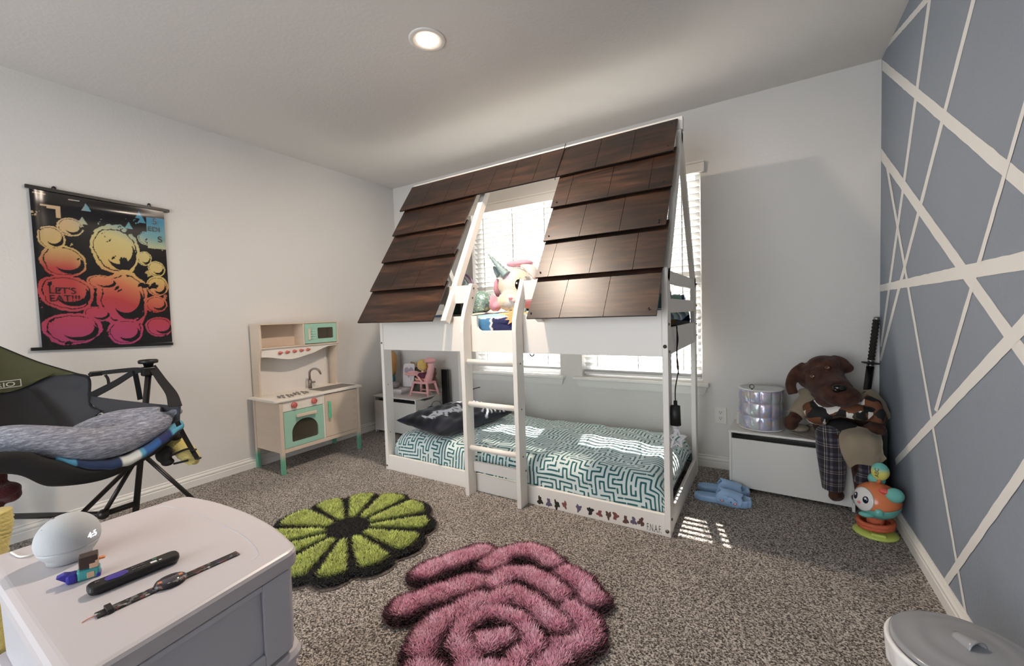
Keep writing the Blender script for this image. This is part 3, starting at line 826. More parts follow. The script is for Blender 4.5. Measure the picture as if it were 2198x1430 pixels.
# upper mattress with a folded printed quilt on it
um = thing('upper_mattress', 'mattress on the upper bunk seen through the roof opening', 'mattress', (-1.38, 2.5, 0.9))
mb = MB(); mb.box(BX0+0.045, BX1-0.035, BY0+0.048, BY1-0.035, 0.9, 0.976, 0.03, seg=3); obj('core', mb, mat('mattress_core', (215,214,210)), um, world=True)
def quilt_mat():
    m = bpy.data.materials.new('patchwork_quilt'); m.use_nodes = True
    nt = m.node_tree; b = nt.nodes['Principled BSDF']
    tc = nt.nodes.new('ShaderNodeTexCoord'); v = nt.nodes.new('ShaderNodeTexVoronoi'); v.inputs['Scale'].default_value = 6.5; v.inputs['Randomness'].default_value = 0.85
    nt.links.new(tc.outputs['Object'], v.inputs['Vector'])
    sp = nt.nodes.new('ShaderNodeSeparateColor'); nt.links.new(v.outputs['Color'], sp.inputs[0])
    r = ramp(nt, sp.outputs[0], [(0.0, (28, 32, 72)), (0.34, (72, 128, 168)), (0.52, (38, 60, 104)), (0.68, (148, 190, 192)), (0.82, (226, 196, 140)), (0.92, (30, 36, 78))], 'CONSTANT')
    v2 = nt.nodes.new('ShaderNodeTexVoronoi'); v2.feature = 'DISTANCE_TO_EDGE'; v2.inputs['Scale'].default_value = 6.5; v2.inputs['Randomness'].default_value = 0.85
    nt.links.new(tc.outputs['Object'], v2.inputs['Vector'])
    rr = ramp(nt, v2.outputs['Distance'], [(0.05, (0, 0, 0, 1)), (0.06, (1, 1, 1, 1))])
    mx = nt.nodes.new('ShaderNodeMix'); mx.data_type = 'RGBA'; mx.inputs[6].default_value = lin((222, 216, 208))
    nt.links.new(rr.outputs['Color'], mx.inputs[0]); nt.links.new(r.outputs['Color'], mx.inputs[7]); nt.links.new(mx.outputs[2], b.inputs['Base Color'])
    b.inputs['Roughness'].default_value = 0.85; b.inputs['Sheen Weight'].default_value = 0.3
    w = nt.nodes.new('ShaderNodeTexWave'); w.inputs['Scale'].default_value = 14; w.bands_direction = 'Z'
    nt.links.new(tc.outputs['Object'], w.inputs['Vector'])
    bp_ = nt.nodes.new('ShaderNodeBump'); bp_.inputs['Strength'].default_value = 0.5; bp_.inputs['Distance'].default_value = 0.01
    nt.links.new(w.outputs['Fac'], bp_.inputs['Height']); nt.links.new(bp_.outputs['Normal'], b.inputs['Normal'])
    return m
m_quilt = quilt_mat()
def rump2(x, y, z, t):
    return 0.008*math.sin(x*7+y*4)*math.sin(y*9-x*2) + 0.005*math.sin(x*17+2*math.sin(y*7)) + 0.003*math.sin(31*x+9*t)
vs, fs, U, V = slab_grid(BX0+0.038, BX1-0.032, BY0+0.0465, BY1-0.031, 0.98, 1.098, 0.05, 0.045, 380, 200, rump2, 0.015)
def quilt_cols(vs):
    P = np.array(vs); x, y, z = P[:, 0], P[:, 1], P[:, 2]
    C = np.zeros((len(P), 4)); C[:, 3] = 1
    def setc(m, c): C[m, :3] = lin(c)[:3]
    pal = [(128, 176, 182), (60, 110, 156), (222, 216, 204), (34, 42, 88), (226, 190, 130), (108, 160, 172)]
    cell = (np.floor((x+0.02*np.sin(y*30))*4.3).astype(int)*7+np.floor((y+0.02*np.sin(x*26))*4.7).astype(int)*13) % 6
    for k in range(6): setc(cell == k, pal[k])
    fr = (y < BY0+0.10)
    setc(fr, (150, 190, 192)); setc(fr & (z < 1.088), (226, 220, 212)); setc(fr & (z < 1.081+0.004*np.sin(x*60)), (34, 40, 84)); setc(fr & (z < 1.081+0.004*np.sin(x*60)) & (x < -1.432), (70, 124, 164))
    setc(fr & (np.abs(x+1.432+0.004*np.sin(z*160)) < 0.008) & (z < 1.088), (222, 216, 210))
    rt = x > BX1-0.13; k = np.floor((y-2.0)*15+0.6*np.sin(z*40)).astype(int) % 6
    for q_, c in enumerate(((120, 160, 152), (36, 66, 112), (190, 196, 190), (60, 104, 140), (30, 52, 92), (150, 182, 174))): setc(rt & (k == q_), c)
    return C
mb = MB(); mb.add(vs, fs, 0, True)
q = obj('quilt', mb, attr_mat('quilt_print', rough=0.85, sheen=0.2, bump=0.35, bscale=60), cols=quilt_cols(vs)); tag(q, 'blue, teal and cream printed quilt spread over the upper bunk', 'quilt')
# scalloped sun appliqué hanging over the quilt's edge
m_sunc = mat('sun_applique', (226, 180, 120), rough=0.85)
mb = MB()
cx, cz = -1.26, 1.085
pts = []
for i in range(22):
    a = 2*PI*i/22; r_ = 0.072 if i % 2 == 0 else 0.040
    pts.append((cx+r_*math.cos(a), cz+r_*0.8*math.sin(a)))
mb.prism(pts, 0.003, Matrix.Translation((0, BY0+0.0445, 0)) @ Matrix.Rotation(PI/2, 4, 'X'))
q2 = obj('sun_patch', mb, m_sunc, q)

# navy pillow at the foot-left corner of the lower bunk
def pillow_grid(a, b, h, nu=70, nv=50, pinch=0.10, wr=0.006, seed=1):
    """cushion surface, half sizes a, b and half thickness h; returns top+bottom closed"""
    R = random.Random(seed); ph = [R.uniform(0, 6) for _ in range(6)]
    def pt(u, v, s):
        x = 2*u-1; y = 2*v-1
        ex = 1-pinch*(1-abs(y)**2.2)*abs(x)**3; ey = 1-pinch*(1-abs(x)**2.2)*abs(y)**3
        X = a*x*ey if False else a*x*(1-pinch*(1-y*y)*abs(x)**3); Y = b*y*(1-pinch*(1-x*x)*abs(y)**3)
        t = max(0, (1-abs(x)**2.6))*max(0, (1-abs(y)**2.6))
        z = h*t**0.42
        w = wr*t**0.5*(math.sin(7*x+3*y+ph[0])+0.7*math.sin(13*y-5*x+ph[1])+0.5*math.sin(19*x+11*y+ph[2]))
        return Vector((X, Y, s*z+w))
    return pt
def add_pillow(m, a, b, h, M=None, **kw):
    nu, nv = kw.pop('nu', 70), kw.pop('nv', 50)
    pt = pillow_grid(a, b, h, **kw)
    bend = lambda p: (M @ p) if M is not None else p
    m.grid(lambda u, v: bend(pt(u, v, 1)), nu, nv); m.grid(lambda u, v: bend(pt(v, u, -1)), nv, nu)
    return m
m_navy = bpy.data.materials.new('navy_print'); m_navy.use_nodes = True
nt = m_navy.node_tree; b = nt.nodes['Principled BSDF']
tc = nt.nodes.new('ShaderNodeTexCoord')
n = nt.nodes.new('ShaderNodeTexNoise'); n.inputs['Scale'].default_value = 9; n.inputs['Detail'].default_value = 3
nt.links.new(tc.outputs['Object'], n.inputs['Vector'])
a_ = nt.nodes.new('ShaderNodeAttribute'); a_.attribute_name = 'col'
r = ramp(nt, n.outputs['Fac'], [(0.4, (11, 11, 19)), (0.66, (30, 31, 44))])
mx = nt.nodes.new('ShaderNodeMix'); mx.data_type = 'RGBA'; mx.inputs[7].default_value = lin((214, 214, 222))
nt.links.new(a_.outputs['Fac'], mx.inputs[0]); nt.links.new(r.outputs['Color'], mx.inputs[6]); nt.links.new(mx.outputs[2], b.inputs['Base Color'])
b.inputs['Roughness'].default_value = 0.85; b.inputs['Sheen Weight'].default_value = 0.2; b.inputs['Specular IOR Level'].default_value = 0.2
# ------------------------------------------------------------------ toy kitchen against the left wall
m_birch = mat('birch_ply', (210, 192, 173), rough=0.55, vary=0.06, vscale=3.0, stretch=(1.5, 1.5, 14))
m_kwhite = mat('kitchen_white', (228, 222, 212), rough=0.45)
m_mint = mat('mint_green', (156, 198, 178), rough=0.45)
m_mintd = mat('leg_green', (96, 164, 134), rough=0.5)
m_red = mat('coral_red', (198, 102, 96), rough=0.4)
m_greyp = mat('faucet_grey', (132, 124, 118), rough=0.35, metal=0.6)
m_inner = mat('cabinet_inside', (88, 78, 66), rough=0.8)
def grad_leg():
    m = bpy.data.materials.new('dipped_leg'); m.use_nodes = True
    nt = m.node_tree; b = nt.nodes['Principled BSDF']
    tc = nt.nodes.new('ShaderNodeTexCoord'); s = nt.nodes.new('ShaderNodeSeparateXYZ'); nt.links.new(tc.outputs['Object'], s.inputs[0])
    r = ramp(nt, s.outputs['Z'], [(0.10, (104, 168, 138)), (0.15, (210, 192, 173))]); nt.links.new(r.outputs['Color'], b.inputs['Base Color'])
    b.inputs['Roughness'].default_value = 0.5; return m
m_legp = grad_leg()
KX0, KX1, KY0, KY1 = XL+0.018, -2.945, 1.600, 2.275      # back, front, near end, far end
kit = thing('toy_kitchen', 'pale wooden toy kitchen with mint green oven and microwave doors', 'toy kitchen', ((KX0+KX1)/2, (KY0+KY1)/2, 0))
def kp(name, mb, m, parent=None, **kw): return obj(name, mb, m, parent or kit, world=True, **kw)
ZC0, ZC1 = 0.155, 0.525; LG = 0.026
for (x, y) in ((KX1-LG, KY0), (KX1-LG, KY1-LG), (KX0, KY0), (KX0, KY1-LG)):
    mb = MB(); mb.box(x, x+LG, y, y+LG, 0.0, ZC1, 0.002)
    kp('leg', mb, m_legp)
# carcass panels
mb = MB(); mb.box(KX0+LG, KX1-LG, KY0+0.005, KY0+0.017, ZC0, ZC1); kp('side_panel', mb, m_birch)
mb = MB(); mb.box(KX0+LG, KX1-LG, KY1-0.017, KY1-0.005, ZC0, ZC1); kp('side_panel', mb, m_birch)
mb = MB(); mb.box(KX0+0.004, KX0+0.010, KY0+LG, KY1-LG, ZC0, ZC1); kp('back_panel', mb, m_inner)
mb = MB(); mb.box(KX0+LG, KX1-LG, KY0+0.0175, KY1-0.0175, ZC0, ZC0+0.012); kp('bottom_panel', mb, m_birch)
YD = KY0+LG+0.312       # divider
mb = MB(); mb.box(KX0+0.012, KX1-0.002, YD, YD+0.014, ZC0+0.0005, ZC1, 0.001); kp('divider', mb, m_kwhite)
mb = MB(); mb.box(KX1-0.020, KX1-0.001, KY0+LG+0.0005, KY1-LG-0.0005, ZC0-0.002, ZC0+0.026, 0.002); kp('front_rail', mb, m_birch)
# knob panel
mb = MB(); mb.box(KX1-0.016, KX1-0.003, KY0+LG+0.001, YD-0.001, 0.452, ZC1-0.002, 0.001); kpn = kp('knob_panel', mb, m_kwhite)
for y in (KY0+LG+0.080, YD-0.075):
    m = MB(); m.lathe([(0, 0.020), (0.019, 0.019), (0.021, 0.014), (0.020, 0.0)], seg=24, M=Matrix.Rotation(PI/2, 4, 'Y').to_3x3(), c=(KX1-0.003, y, 0.490))
    m.box(KX1+0.014, KX1+0.023, y-0.004, y+0.004, 0.490-0.018, 0.490+0.018, 0.002); kp('knob', m, m_red, kpn)
# door with arched window: outline minus hole made of strips
def door_with_hole(y0, y1, z0, z1, hole, x, th, mi=0):
    """frame around a closed loop hole [(y,z)], both loops sampled by angle"""
    m = MB(); cy = sum(p[0] for p in hole)/len(hole); cz = sum(p[1] for p in hole)/len(hole)
    vs = []; fs = []; n = len(hole)
    out = []
    for (y, z) in hole:
        dy, dz = y-cy, z-cz
        t = min([(y1-cy)/dy if dy > 1e-9 else 1e9, (y0-cy)/dy if dy < -1e-9 else 1e9, (z1-cz)/dz if dz > 1e-9 else 1e9, (z0-cz)/dz if dz < -1e-9 else 1e9])
        out.append((cy+dy*t, cz+dz*t))
    # snap nearest samples to the corners
    for c in ((y0,z0),(y1,z0),(y1,z1),(y0,z1)):
        k = min(range(n), key=lambda i: (out[i][0]-c[0])**2+(out[i][1]-c[1])**2); out[k] = c
    for xx in (x, x-th):
        for p in out: vs.append((xx, p[0], p[1]))
        for p in hole: vs.append((xx, p[0], p[1]))
    for i in range(n):
        j = (i+1) % n
        fs.append((i, j, n+j, n+i)); fs.append((2*n+i, 3*n+i, 3*n+j, 2*n+j))
        fs.append((i, 2*n+i, 2*n+j, j)); fs.append((n+i, n+j, 3*n+j, 3*n+i))
    return m.add(vs, fs, mi)
oy0, oy1, oz0, oz1 = KY0+LG+0.002, YD-0.002, ZC0+0.029, 0.449
hole = []
hy0, hy1, hz0, hz1 = oy0+0.055, oy1-0.045, oz0+0.035, oz1-0.072
hc = (hy0+hy1)/2; hr = (hy1-hy0)/2
for i in range(49):
    a = PI*i/48; hole.append((hc+hr*math.cos(a), hz1-0.095+0.095*math.sin(a)))
for i in range(1, 12): hole.append((hy0, hz1-0.095-(hz1-0.095-hz0-0.01)*i/12))
for i in range(5): a = PI+PI/2*i/4; hole.append((hy0+0.012+0.012*math.cos(a), hz0+0.012+0.012*math.sin(a)))
for i in range(1, 16): hole.append((hy0+0.012+(hy1-hy0-0.024)*i/16, hz0))
for i in range(5): a = 1.5*PI+PI/2*i/4; hole.append((hy1-0.012+0.012*math.cos(a), hz0+0.012+0.012*math.sin(a)))
for i in range(1, 12): hole.append((hy1, hz0+0.012+(hz1-0.095-hz0-0.012)*i/12))
od = kp('oven_door', door_with_hole(oy0, oy1, oz0, oz1, hole, KX1-0.001, 0.014), m_mint)
od['label'] = 'mint green oven door with arched window'
m_tint = mat('tinted_pane', (96, 88, 76), rough=0.08, alpha=0.35)
mb = MB(); mb.prism([(p[0], p[1]) for p in hole][::2], 0.0015, Matrix(((0,0,1,KX1-0.013),(1,0,0,0),(0,1,0,0),(0,0,0,1)))); kp('oven_window', mb, m_tint, od)
m = MB(); hz = oz1-0.040
for y in (oy0+0.10, oy1-0.085): m.cyl((KX1-0.001, y, hz), (KX1+0.016, y, hz), 0.005, seg=10)
m.box(KX1+0.014, KX1+0.030, oy0+0.085, oy1-0.070, hz-0.011, hz+0.011, 0.003); kp('handle', m, m_birch, od)
m = MB()
for k in range(6): x = KX1-0.06-0.035*k; m.cyl((x, oy0+0.003, 0.368), (x, oy1-0.003, 0.368), 0.0018, seg=8)
m.cyl((KX1-0.05, oy0+0.003, 0.366), (KX1-0.05, oy1-0.003, 0.366), 0.0028, seg=8); kp('oven_rack', m, mat('rack_wire', (214, 210, 204), rough=0.3, metal=0.4))
# cupboard door
mb = MB(); mb.box(KX1-0.014, KX1-0.001, YD+0.016, KY1-LG-0.002, ZC0+0.029, ZC1-0.006, 0.0015); cd = kp('cupboard_door', mb, m_birch)
m = MB(); y = YD+0.040; m.box(KX1-0.001, KX1+0.012, y, y+0.010, 0.352, 0.362); m.box(KX1-0.001, KX1+0.012, y, y+0.010, 0.452, 0.462)
m.box(KX1+0.011, KX1+0.024, y-0.003, y+0.015, 0.330, 0.462, 0.002); h = kp('handle', m, mat('handle_mint', (104, 190, 150), rough=0.4), cd); h['label'] = 'green bar handle'
for k in range(5):          # faint doodled rings by the hinge side
    z = 0.245+0.062*k; y = KY1-LG-0.026
    m = MB(); m.tube([(KX1-0.0008, y+0.011*math.cos(2*PI*i/14), z+0.011*math.sin(2*PI*i/14)) for i in range(14)], 0.0006, seg=4, closed=True)
    kp('doodle', m, mat('pencil_brown', (150, 112, 82), rough=0.8), cd)
# counter
CX1, CY0, CY1 = KX1+0.012, KY0-0.030, KY1+0.035
CT0, CT1 = ZC1+0.0005, ZC1+0.0165
outl = []
def rc(cx, cy, r, a0, a1, n=6): return [(cx+r*math.cos(a0+(a1-a0)*i/n), cy+r*math.sin(a0+(a1-a0)*i/n)) for i in range(n+1)]
outl = [(KX0, CY0), (CX1-0.03, CY0)] + rc(CX1-0.03, CY0+0.03, 0.03, -PI/2, 0) + rc(CX1-0.03, CY1-0.03, 0.03, 0, PI/2) + [(KX0, CY1)]
mb = MB(); mb.prism(outl, CT1-CT0, Matrix.Translation((0, 0, CT0)), bev=0.003); kp('countertop', mb, m_kwhite)
# sink basin
SY0, SY1, SX0, SX1 = YD+0.03, KY1+0.005, KX0+0.135, KX1-0.045
m = MB(); zt = CT1+0.002
m.box(SX0, SX1, SY0, SY0+0.012, CT1, zt, 0.001); m.box(SX0, SX1, SY1-0.012, SY1, CT1, zt, 0.001)
m.box(SX0, SX0+0.012, SY0+0.012, SY1-0.012, CT1, zt, 0.001); m.box(SX1-0.012, SX1, SY0+0.012, SY1-0.012, CT1, zt, 0.001)
m.box(SX0+0.012, SX1-0.012, SY0+0.012, SY1-0.012, CT1+0.0003, CT1+0.0006, mi=1)
kp('sink', m, [m_greyp, mat('basin_shade', (120, 116, 112), rough=0.45, metal=0.4)])
# faucet
m = MB(); fx, fy = KX0+0.085, YD+0.075
m.cyl((fx, fy, CT1), (fx, fy, CT1+0.075), 0.0155, 0.0135, seg=20)
arc = [(fx, fy, CT1+0.07), (fx, fy, CT1+0.115)] + [(fx+0.0+0.030-0.030*math.cos(a), fy+(0.030-0.030*math.cos(a))*0.9, CT1+0.125+0.036*math.sin(a)) for a in [PI*i/12 for i in range(0, 12)]] + [(fx+0.066, fy+0.060, CT1+0.112)]
m.tube(arc, [0.0085]*(len(arc)-1)+[0.006], seg=12)
m.cyl((fx, fy, CT1+0.05), (fx+0.028, fy+0.030, CT1+0.052), 0.008, 0.007, seg=12); kp('faucet', m, m_greyp)
# hob
m = MB()
for cy, in ((KY0+0.105,), (KY0+0.235,)):
    cx = KX1-0.10 if cy < KY0+0.2 else KX1-0.12
    m.cyl((cx, cy, CT1), (cx, cy, CT1+0.004), 0.045, seg=28, mi=1)
    for a in (PI/4, 3*PI/4, 5*PI/4, 7*PI/4, 0, PI/2, PI, 3*PI/2):
        x, y = cx+0.046*math.cos(a), cy+0.046*math.sin(a)
        m.box(x-0.018, x+0.018, y-0.004, y+0.004, CT1+0.003, CT1+0.010, 0.001)
kp('hob', m, [mat('hob_grey', (136, 130, 124), rough=0.35, metal=0.5), m_kwhite])
# hutch: two sides, shelf, top, divider, back board, wavy pelmet, microwave door
HX1, HZ1 = KX0+0.135, 1.080; HY0, HY1 = KY0+0.010, KY1-0.012
for y in (HY0, HY1-0.012):
    pr = [(KX0, CT1), (KX0+0.092, CT1), (KX0+0.100, CT1+0.25), (HX1, 0.905), (HX1, HZ1), (KX0, HZ1)]
    mb = MB(); mb.prism(pr, 0.012, Matrix(((1,0,0,0),(0,0,1,y),(0,1,0,0),(0,0,0,1)))); kp('hutch_side', mb, m_birch)
mb = MB(); mb.box(KX0, HX1+0.002, HY0-0.003, HY1+0.003, HZ1, HZ1+0.010, 0.001); kp('hutch_top', mb, m_birch)
mb = MB(); mb.box(KX0+0.004, HX1, HY0+0.012, HY1-0.012, 0.900, 0.910); kp('shelf', mb, m_birch)
HYD = HY0+0.012+(HY1-HY0)*0.50
mb = MB(); mb.box(KX0+0.004, HX1, HYD, HYD+0.010, 0.9105, HZ1); kp('hutch_divider', mb, m_birch)
mb = MB(); mb.box(KX0, KX0+0.004, HY0+0.012, HY1-0.012, 0.900, HZ1); kp('hutch_back', mb, m_birch)
mb = MB(); mb.box(KX0, KX0+0.003, HY0+0.012, HY1-0.055, CT1, 0.899); mb.box(KX0, KX0+0.012, HY1-0.055, HY1-0.040, CT1, 0.899); kp('splash_board', mb, mat('splash_white', (226, 220, 214), rough=0.5))
pel = [(HY0+0.013, 0.899)]
for i in range(25):
    t = i/24; y = HY0+0.013+(HY1-0.013-HY0-0.013)*t
    z = 0.845-0.040*math.exp(-((t-0.36)/0.24)**2)+0.038*smoothstep(0.62, 0.92, np.array(t)) if t < 2 else 0
    pel.append((y, float(z)))
pel.append((HY1-0.013, 0.899))
mb = MB(); mb.prism(pel, 0.010, Matrix(((0,0,1,HX1-0.022),(1,0,0,0),(0,1,0,0),(0,0,0,1)))); pm = kp('pelmet', mb, m_kwhite)
for k in range(5):
    y = HY0+0.145+0.057*k; z = 0.862+0.0015*k
    m = MB(); M3 = Matrix.Rotation(PI/2, 4, 'Y').to_3x3()
    m.lathe([(0, 0.012), (0.012, 0.011), (0.013, 0.006), (0.010, 0)], seg=18, M=M3, c=(HX1-0.012, y, z)); m.tube([(HX1-0.004, y, z), (HX1-0.003, y+0.021, z+0.001)], [0.007, 0.004], seg=10); kp('hook', m, m_red, pm)
my0, my1, mz0, mz1 = HYD+0.013, HY1-0.014, 0.916, HZ1-0.003
hy0, hy1, hz0, hz1 = my0+0.112, my1-0.030, mz0+0.035, mz1-0.035; hole = []
for (cx, cz, a0) in ((hy1-0.01, hz1-0.01, 0), (hy0+0.01, hz1-0.01, PI/2), (hy0+0.01, hz0+0.01, PI), (hy1-0.01, hz0+0.01, 1.5*PI)):
    for i in range(6): a = a0+PI/2*i/5; hole.append((cx+0.01*math.cos(a), cz+0.01*math.sin(a)))
    nx_ = {0: (hy0+0.01, hz1), PI/2: (hy0, hz0+0.01), PI: (hy1-0.01, hz0), 1.5*PI: (hy1, hz1-0.01)}[a0]; s0 = hole[-1]
    for i in range(1, 8): hole.append((s0[0]+(nx_[0]-s0[0])*i/8, s0[1]+(nx_[1]-s0[1])*i/8))
md = kp('microwave_door', door_with_hole(my0, my1, mz0, mz1, hole, HX1-0.001, 0.010), m_mint)
mb = MB(); mb.prism(hole[::1], 0.0015, Matrix(((0,0,1,HX1-0.010),(1,0,0,0),(0,1,0,0),(0,0,0,1)))); kp('microwave_window', mb, m_tint, md)
m = MB(); m.box(HX1-0.001, HX1+0.014, my0+0.028, my0+0.042, mz0+0.030, mz1-0.038, 0.002); kp('handle', m, m_birch, md)
m = MB()
for i in range(3):
    for j in range(4): m.cyl((HX1-0.001, my0+0.056+0.017*i, mz0+0.040+0.0205*j), (HX1+0.0008, my0+0.056+0.017*i, mz0+0.040+0.0205*j), 0.0062, seg=10)
kp('keypad', m, mat('pale_mint', (190, 228, 212), rough=0.5), md)
# ------------------------------------------------------------------ two shaggy flower rugs
def shag(name, parent, field, bbox, nblade, blade_h, mtl, step=0.008, seed=3, wid=0.0050):
    """field(X,Y) -> inside mask value t (<1 inside), pile height, rgb (linear); a soft base skin plus upright blades"""
    g = np.random.default_rng(seed)
    x0, x1, y0, y1 = bbox
    xs = np.arange(x0, x1, step); ys = np.arange(y0, y1, step)
    X, Y = np.meshgrid(xs, ys, indexing='ij')
    ins, h, col = field(X, Y)
    nx, ny = X.shape
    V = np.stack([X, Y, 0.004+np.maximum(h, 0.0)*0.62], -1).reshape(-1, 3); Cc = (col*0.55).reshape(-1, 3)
    ids = np.arange(nx*ny).reshape(nx, ny)
    ok = (ins < 1); okf = ok[:-1, :-1] & ok[1:, :-1] & ok[1:, 1:] & ok[:-1, 1:]
    F = np.stack([ids[:-1, :-1], ids[1:, :-1], ids[1:, 1:], ids[:-1, 1:]], -1)[okf]
    used = np.unique(F); remap = -np.ones(nx*ny, int); remap[used] = np.arange(len(used))
    V = V[used]; Cc = Cc[used]; F = remap[F]
    px = g.uniform(x0, x1, nblade*2); py = g.uniform(y0, y1, nblade*2)
    i2, h2, c2 = field(px, py)
    k = np.flatnonzero(i2 < 0.995)[:nblade]
    px, py, h2, c2, ii = px[k], py[k], h2[k], c2[k], i2[k]
    n = len(px); a = g.uniform(0, 2*np.pi, n); le = g.uniform(0.25, 0.9, n)*blade_h
    L = h2*0.55+blade_h*g.uniform(0.5, 1.0, n)*0.6
    zb = 0.004+h2*0.55
    bx, by = np.cos(a), np.sin(a); w = wid*g.uniform(0.6, 1.2, n)
    wx, wy = -by*w/2, bx*w/2
    B0 = np.stack([px-wx, py-wy, zb], 1); B1 = np.stack([px+wx, py+wy, zb], 1)
    M0 = np.stack([px+bx*le*0.45-wx*0.8, py+by*le*0.45-wy*0.8, zb+L*0.62], 1); M1 = np.stack([px+bx*le*0.45+wx*0.8, py+by*le*0.45+wy*0.8, zb+L*0.62], 1)
    T_ = np.stack([px+bx*le, py+by*le, zb+L], 1)
    BV = np.stack([B0, B1, M1, M0, T_], 1).reshape(-1, 3)
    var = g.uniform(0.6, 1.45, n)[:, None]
    cc = np.clip(c2*var, 0, 1); BC = np.stack([cc*0.55, cc*0.55, cc*0.95, cc*0.95, cc*1.25], 1).reshape(-1, 3)  # pile shading put into the colour: roots and skin darkened, tips lightened
    o = len(V); q = o+5*np.arange(n)[:, None]
    Q = q+np.array([[0, 1, 2, 3]]); Tt = q+np.array([[3, 2, 4]])
    V = np.concatenate([V, BV]); Cc = np.clip(np.concatenate([Cc, BC]), 0, 1)
    me = bpy.data.meshes.new(name)
    quads = np.concatenate([F, Q]); nq, ntri = len(quads), len(Tt)
    loops = np.concatenate([quads.ravel(), Tt.ravel()]).astype(np.int32)
    me.vertices.add(len(V)); me.vertices.foreach_set('co', V.astype(np.float32).ravel())
    me.loops.add(len(loops)); me.loops.foreach_set('vertex_index', loops)
    me.polygons.add(nq+ntri)
    st = np.concatenate([np.arange(nq)*4, nq*4+np.arange(ntri)*3]).astype(np.int32)
    me.polygons.foreach_set('loop_start', st)
    me.polygons.foreach_set('use_smooth', np.ones(nq+ntri, dtype=bool))
    me.materials.append(mtl); me.update(calc_edges=True); me.validate()
    ca = me.color_attributes.new('col', 'FLOAT_COLOR', 'POINT')
    ca.data.foreach_set('color', np.concatenate([Cc, np.ones((len(Cc), 1))], 1).astype(np.float32).ravel())
    ob = bpy.data.objects.new(name, me); COL.objects.link(ob); ob.parent = parent; ob['kind'] = 'stuff'
    return ob
m_shag = attr_mat('shag_pile', rough=0.75, spec=0.25, sheen=0.25)

def nearest(X, Y, P):
    """distance to the nearest segment of polylines P (each with radius); returns d/r, r"""
    best = np.full(np.shape(X), 9.0); 
    for pts, r in P:
        d = np.full(np.shape(X), 9.0)
        for (ax, ay), (bx, by) in zip(pts[:-1], pts[1:]):
            vx, vy = bx-ax, by-ay; t = np.clip(((X-ax)*vx+(Y-ay)*vy)/(vx*vx+vy*vy+1e-9), 0, 1)
            d = np.minimum(d, np.hypot(X-ax-vx*t, Y-ay-vy*t))
        best = np.minimum(best, d/r)
    return best
def crs(pts): return [(p.x, p.y) for p in bez([(a, b, 0) for a, b in pts], 14)] if len(pts) > 2 else pts
PETALS = [
    ([(-1.226,1.233),(-1.191,1.326),(-1.106,1.470)], 0.066), ([(-1.150,1.040),(-1.086,1.156),(-1.001,1.281)], 0.064),
    ([(-0.957,0.931),(-0.985,1.017),(-0.965,1.089),(-0.925,1.200)], 0.060), ([(-1.011,1.411),(-0.989,1.519),(-0.909,1.584),(-0.797,1.554)], 0.062),
    ([(-0.932,1.318),(-0.900,1.401),(-0.806,1.423),(-0.678,1.382)], 0.058), ([(-0.874,1.232),(-0.835,1.295),(-0.735,1.280),(-0.616,1.236)], 0.056),
    ([(-0.700,1.512),(-0.625,1.478),(-0.560,1.420)], 0.062), ([(-0.604,1.327),(-0.543,1.300),(-0.507,1.250),(-0.526,1.180)], 0.054),
    ([(-0.790,0.970),(-0.864,1.000),(-0.894,1.081),(-0.862,1.162),(-0.772,1.193),(-0.684,1.164),(-0.643,1.102),(-0.665,1.045)], 0.041),
    ([(-0.792,1.045),(-0.750,1.092)], 0.052), ([(-0.780,0.935),(-0.700,0.975),(-0.650,1.010)], 0.044), ([(-0.584,1.010),(-0.560,1.087),(-0.563,1.150)], 0.052),
    ([(-0.900,0.870),(-0.800,0.850),(-0.700,0.880),(-0.620,0.935)], 0.055)]
PETALS = [(crs(p), r) for p, r in PETALS]
# wobble-free union outline: a slightly larger capsule union
def pink_field(X, Y):
    X = np.asarray(X, float); Y = np.asarray(Y, float)
    wx = X+0.004*np.sin(Y*60); wy = Y+0.004*np.sin(X*55+1)
    t = nearest(wx, wy, PETALS)
    k = np.clip(t, 0, 1.3)
    h = 0.024*np.sqrt(np.clip(1.0-(k/1.12)**2, 0.06, 1))
    a = smoothstep(0.42, 0.92, k)[..., None]
    n = (0.5+0.5*np.sin(X*37+np.sin(Y*29)*2)*np.sin(Y*41+X*13))[..., None]
    light = np.array([0.86, 0.50, 0.60]); mid = np.array([0.42, 0.10, 0.19]); dark = np.array([0.050, 0.009, 0.017])
    base = light*n+(light*0.45+mid*0.55)*(1-n)
    col = base*(1-a)+dark*a
    col = np.where((k > 0.62)[..., None] & (k < 0.82)[..., None], col*0.8+mid*0.25, col)
    return t/1.16, h, col
rug = thing('flower_rug', 'pink shaggy rose-shaped rug with maroon petal edges', 'rug', (-0.87, 1.25, 0.0))
def local_field(f, cx, cy): return lambda X, Y: f(np.asarray(X)+cx, np.asarray(Y)+cy)
shag('pile', rug, local_field(pink_field, -0.87, 1.25), (-0.46, 0.46, -0.46, 0.46), 75000, 0.026, m_shag, seed=3)
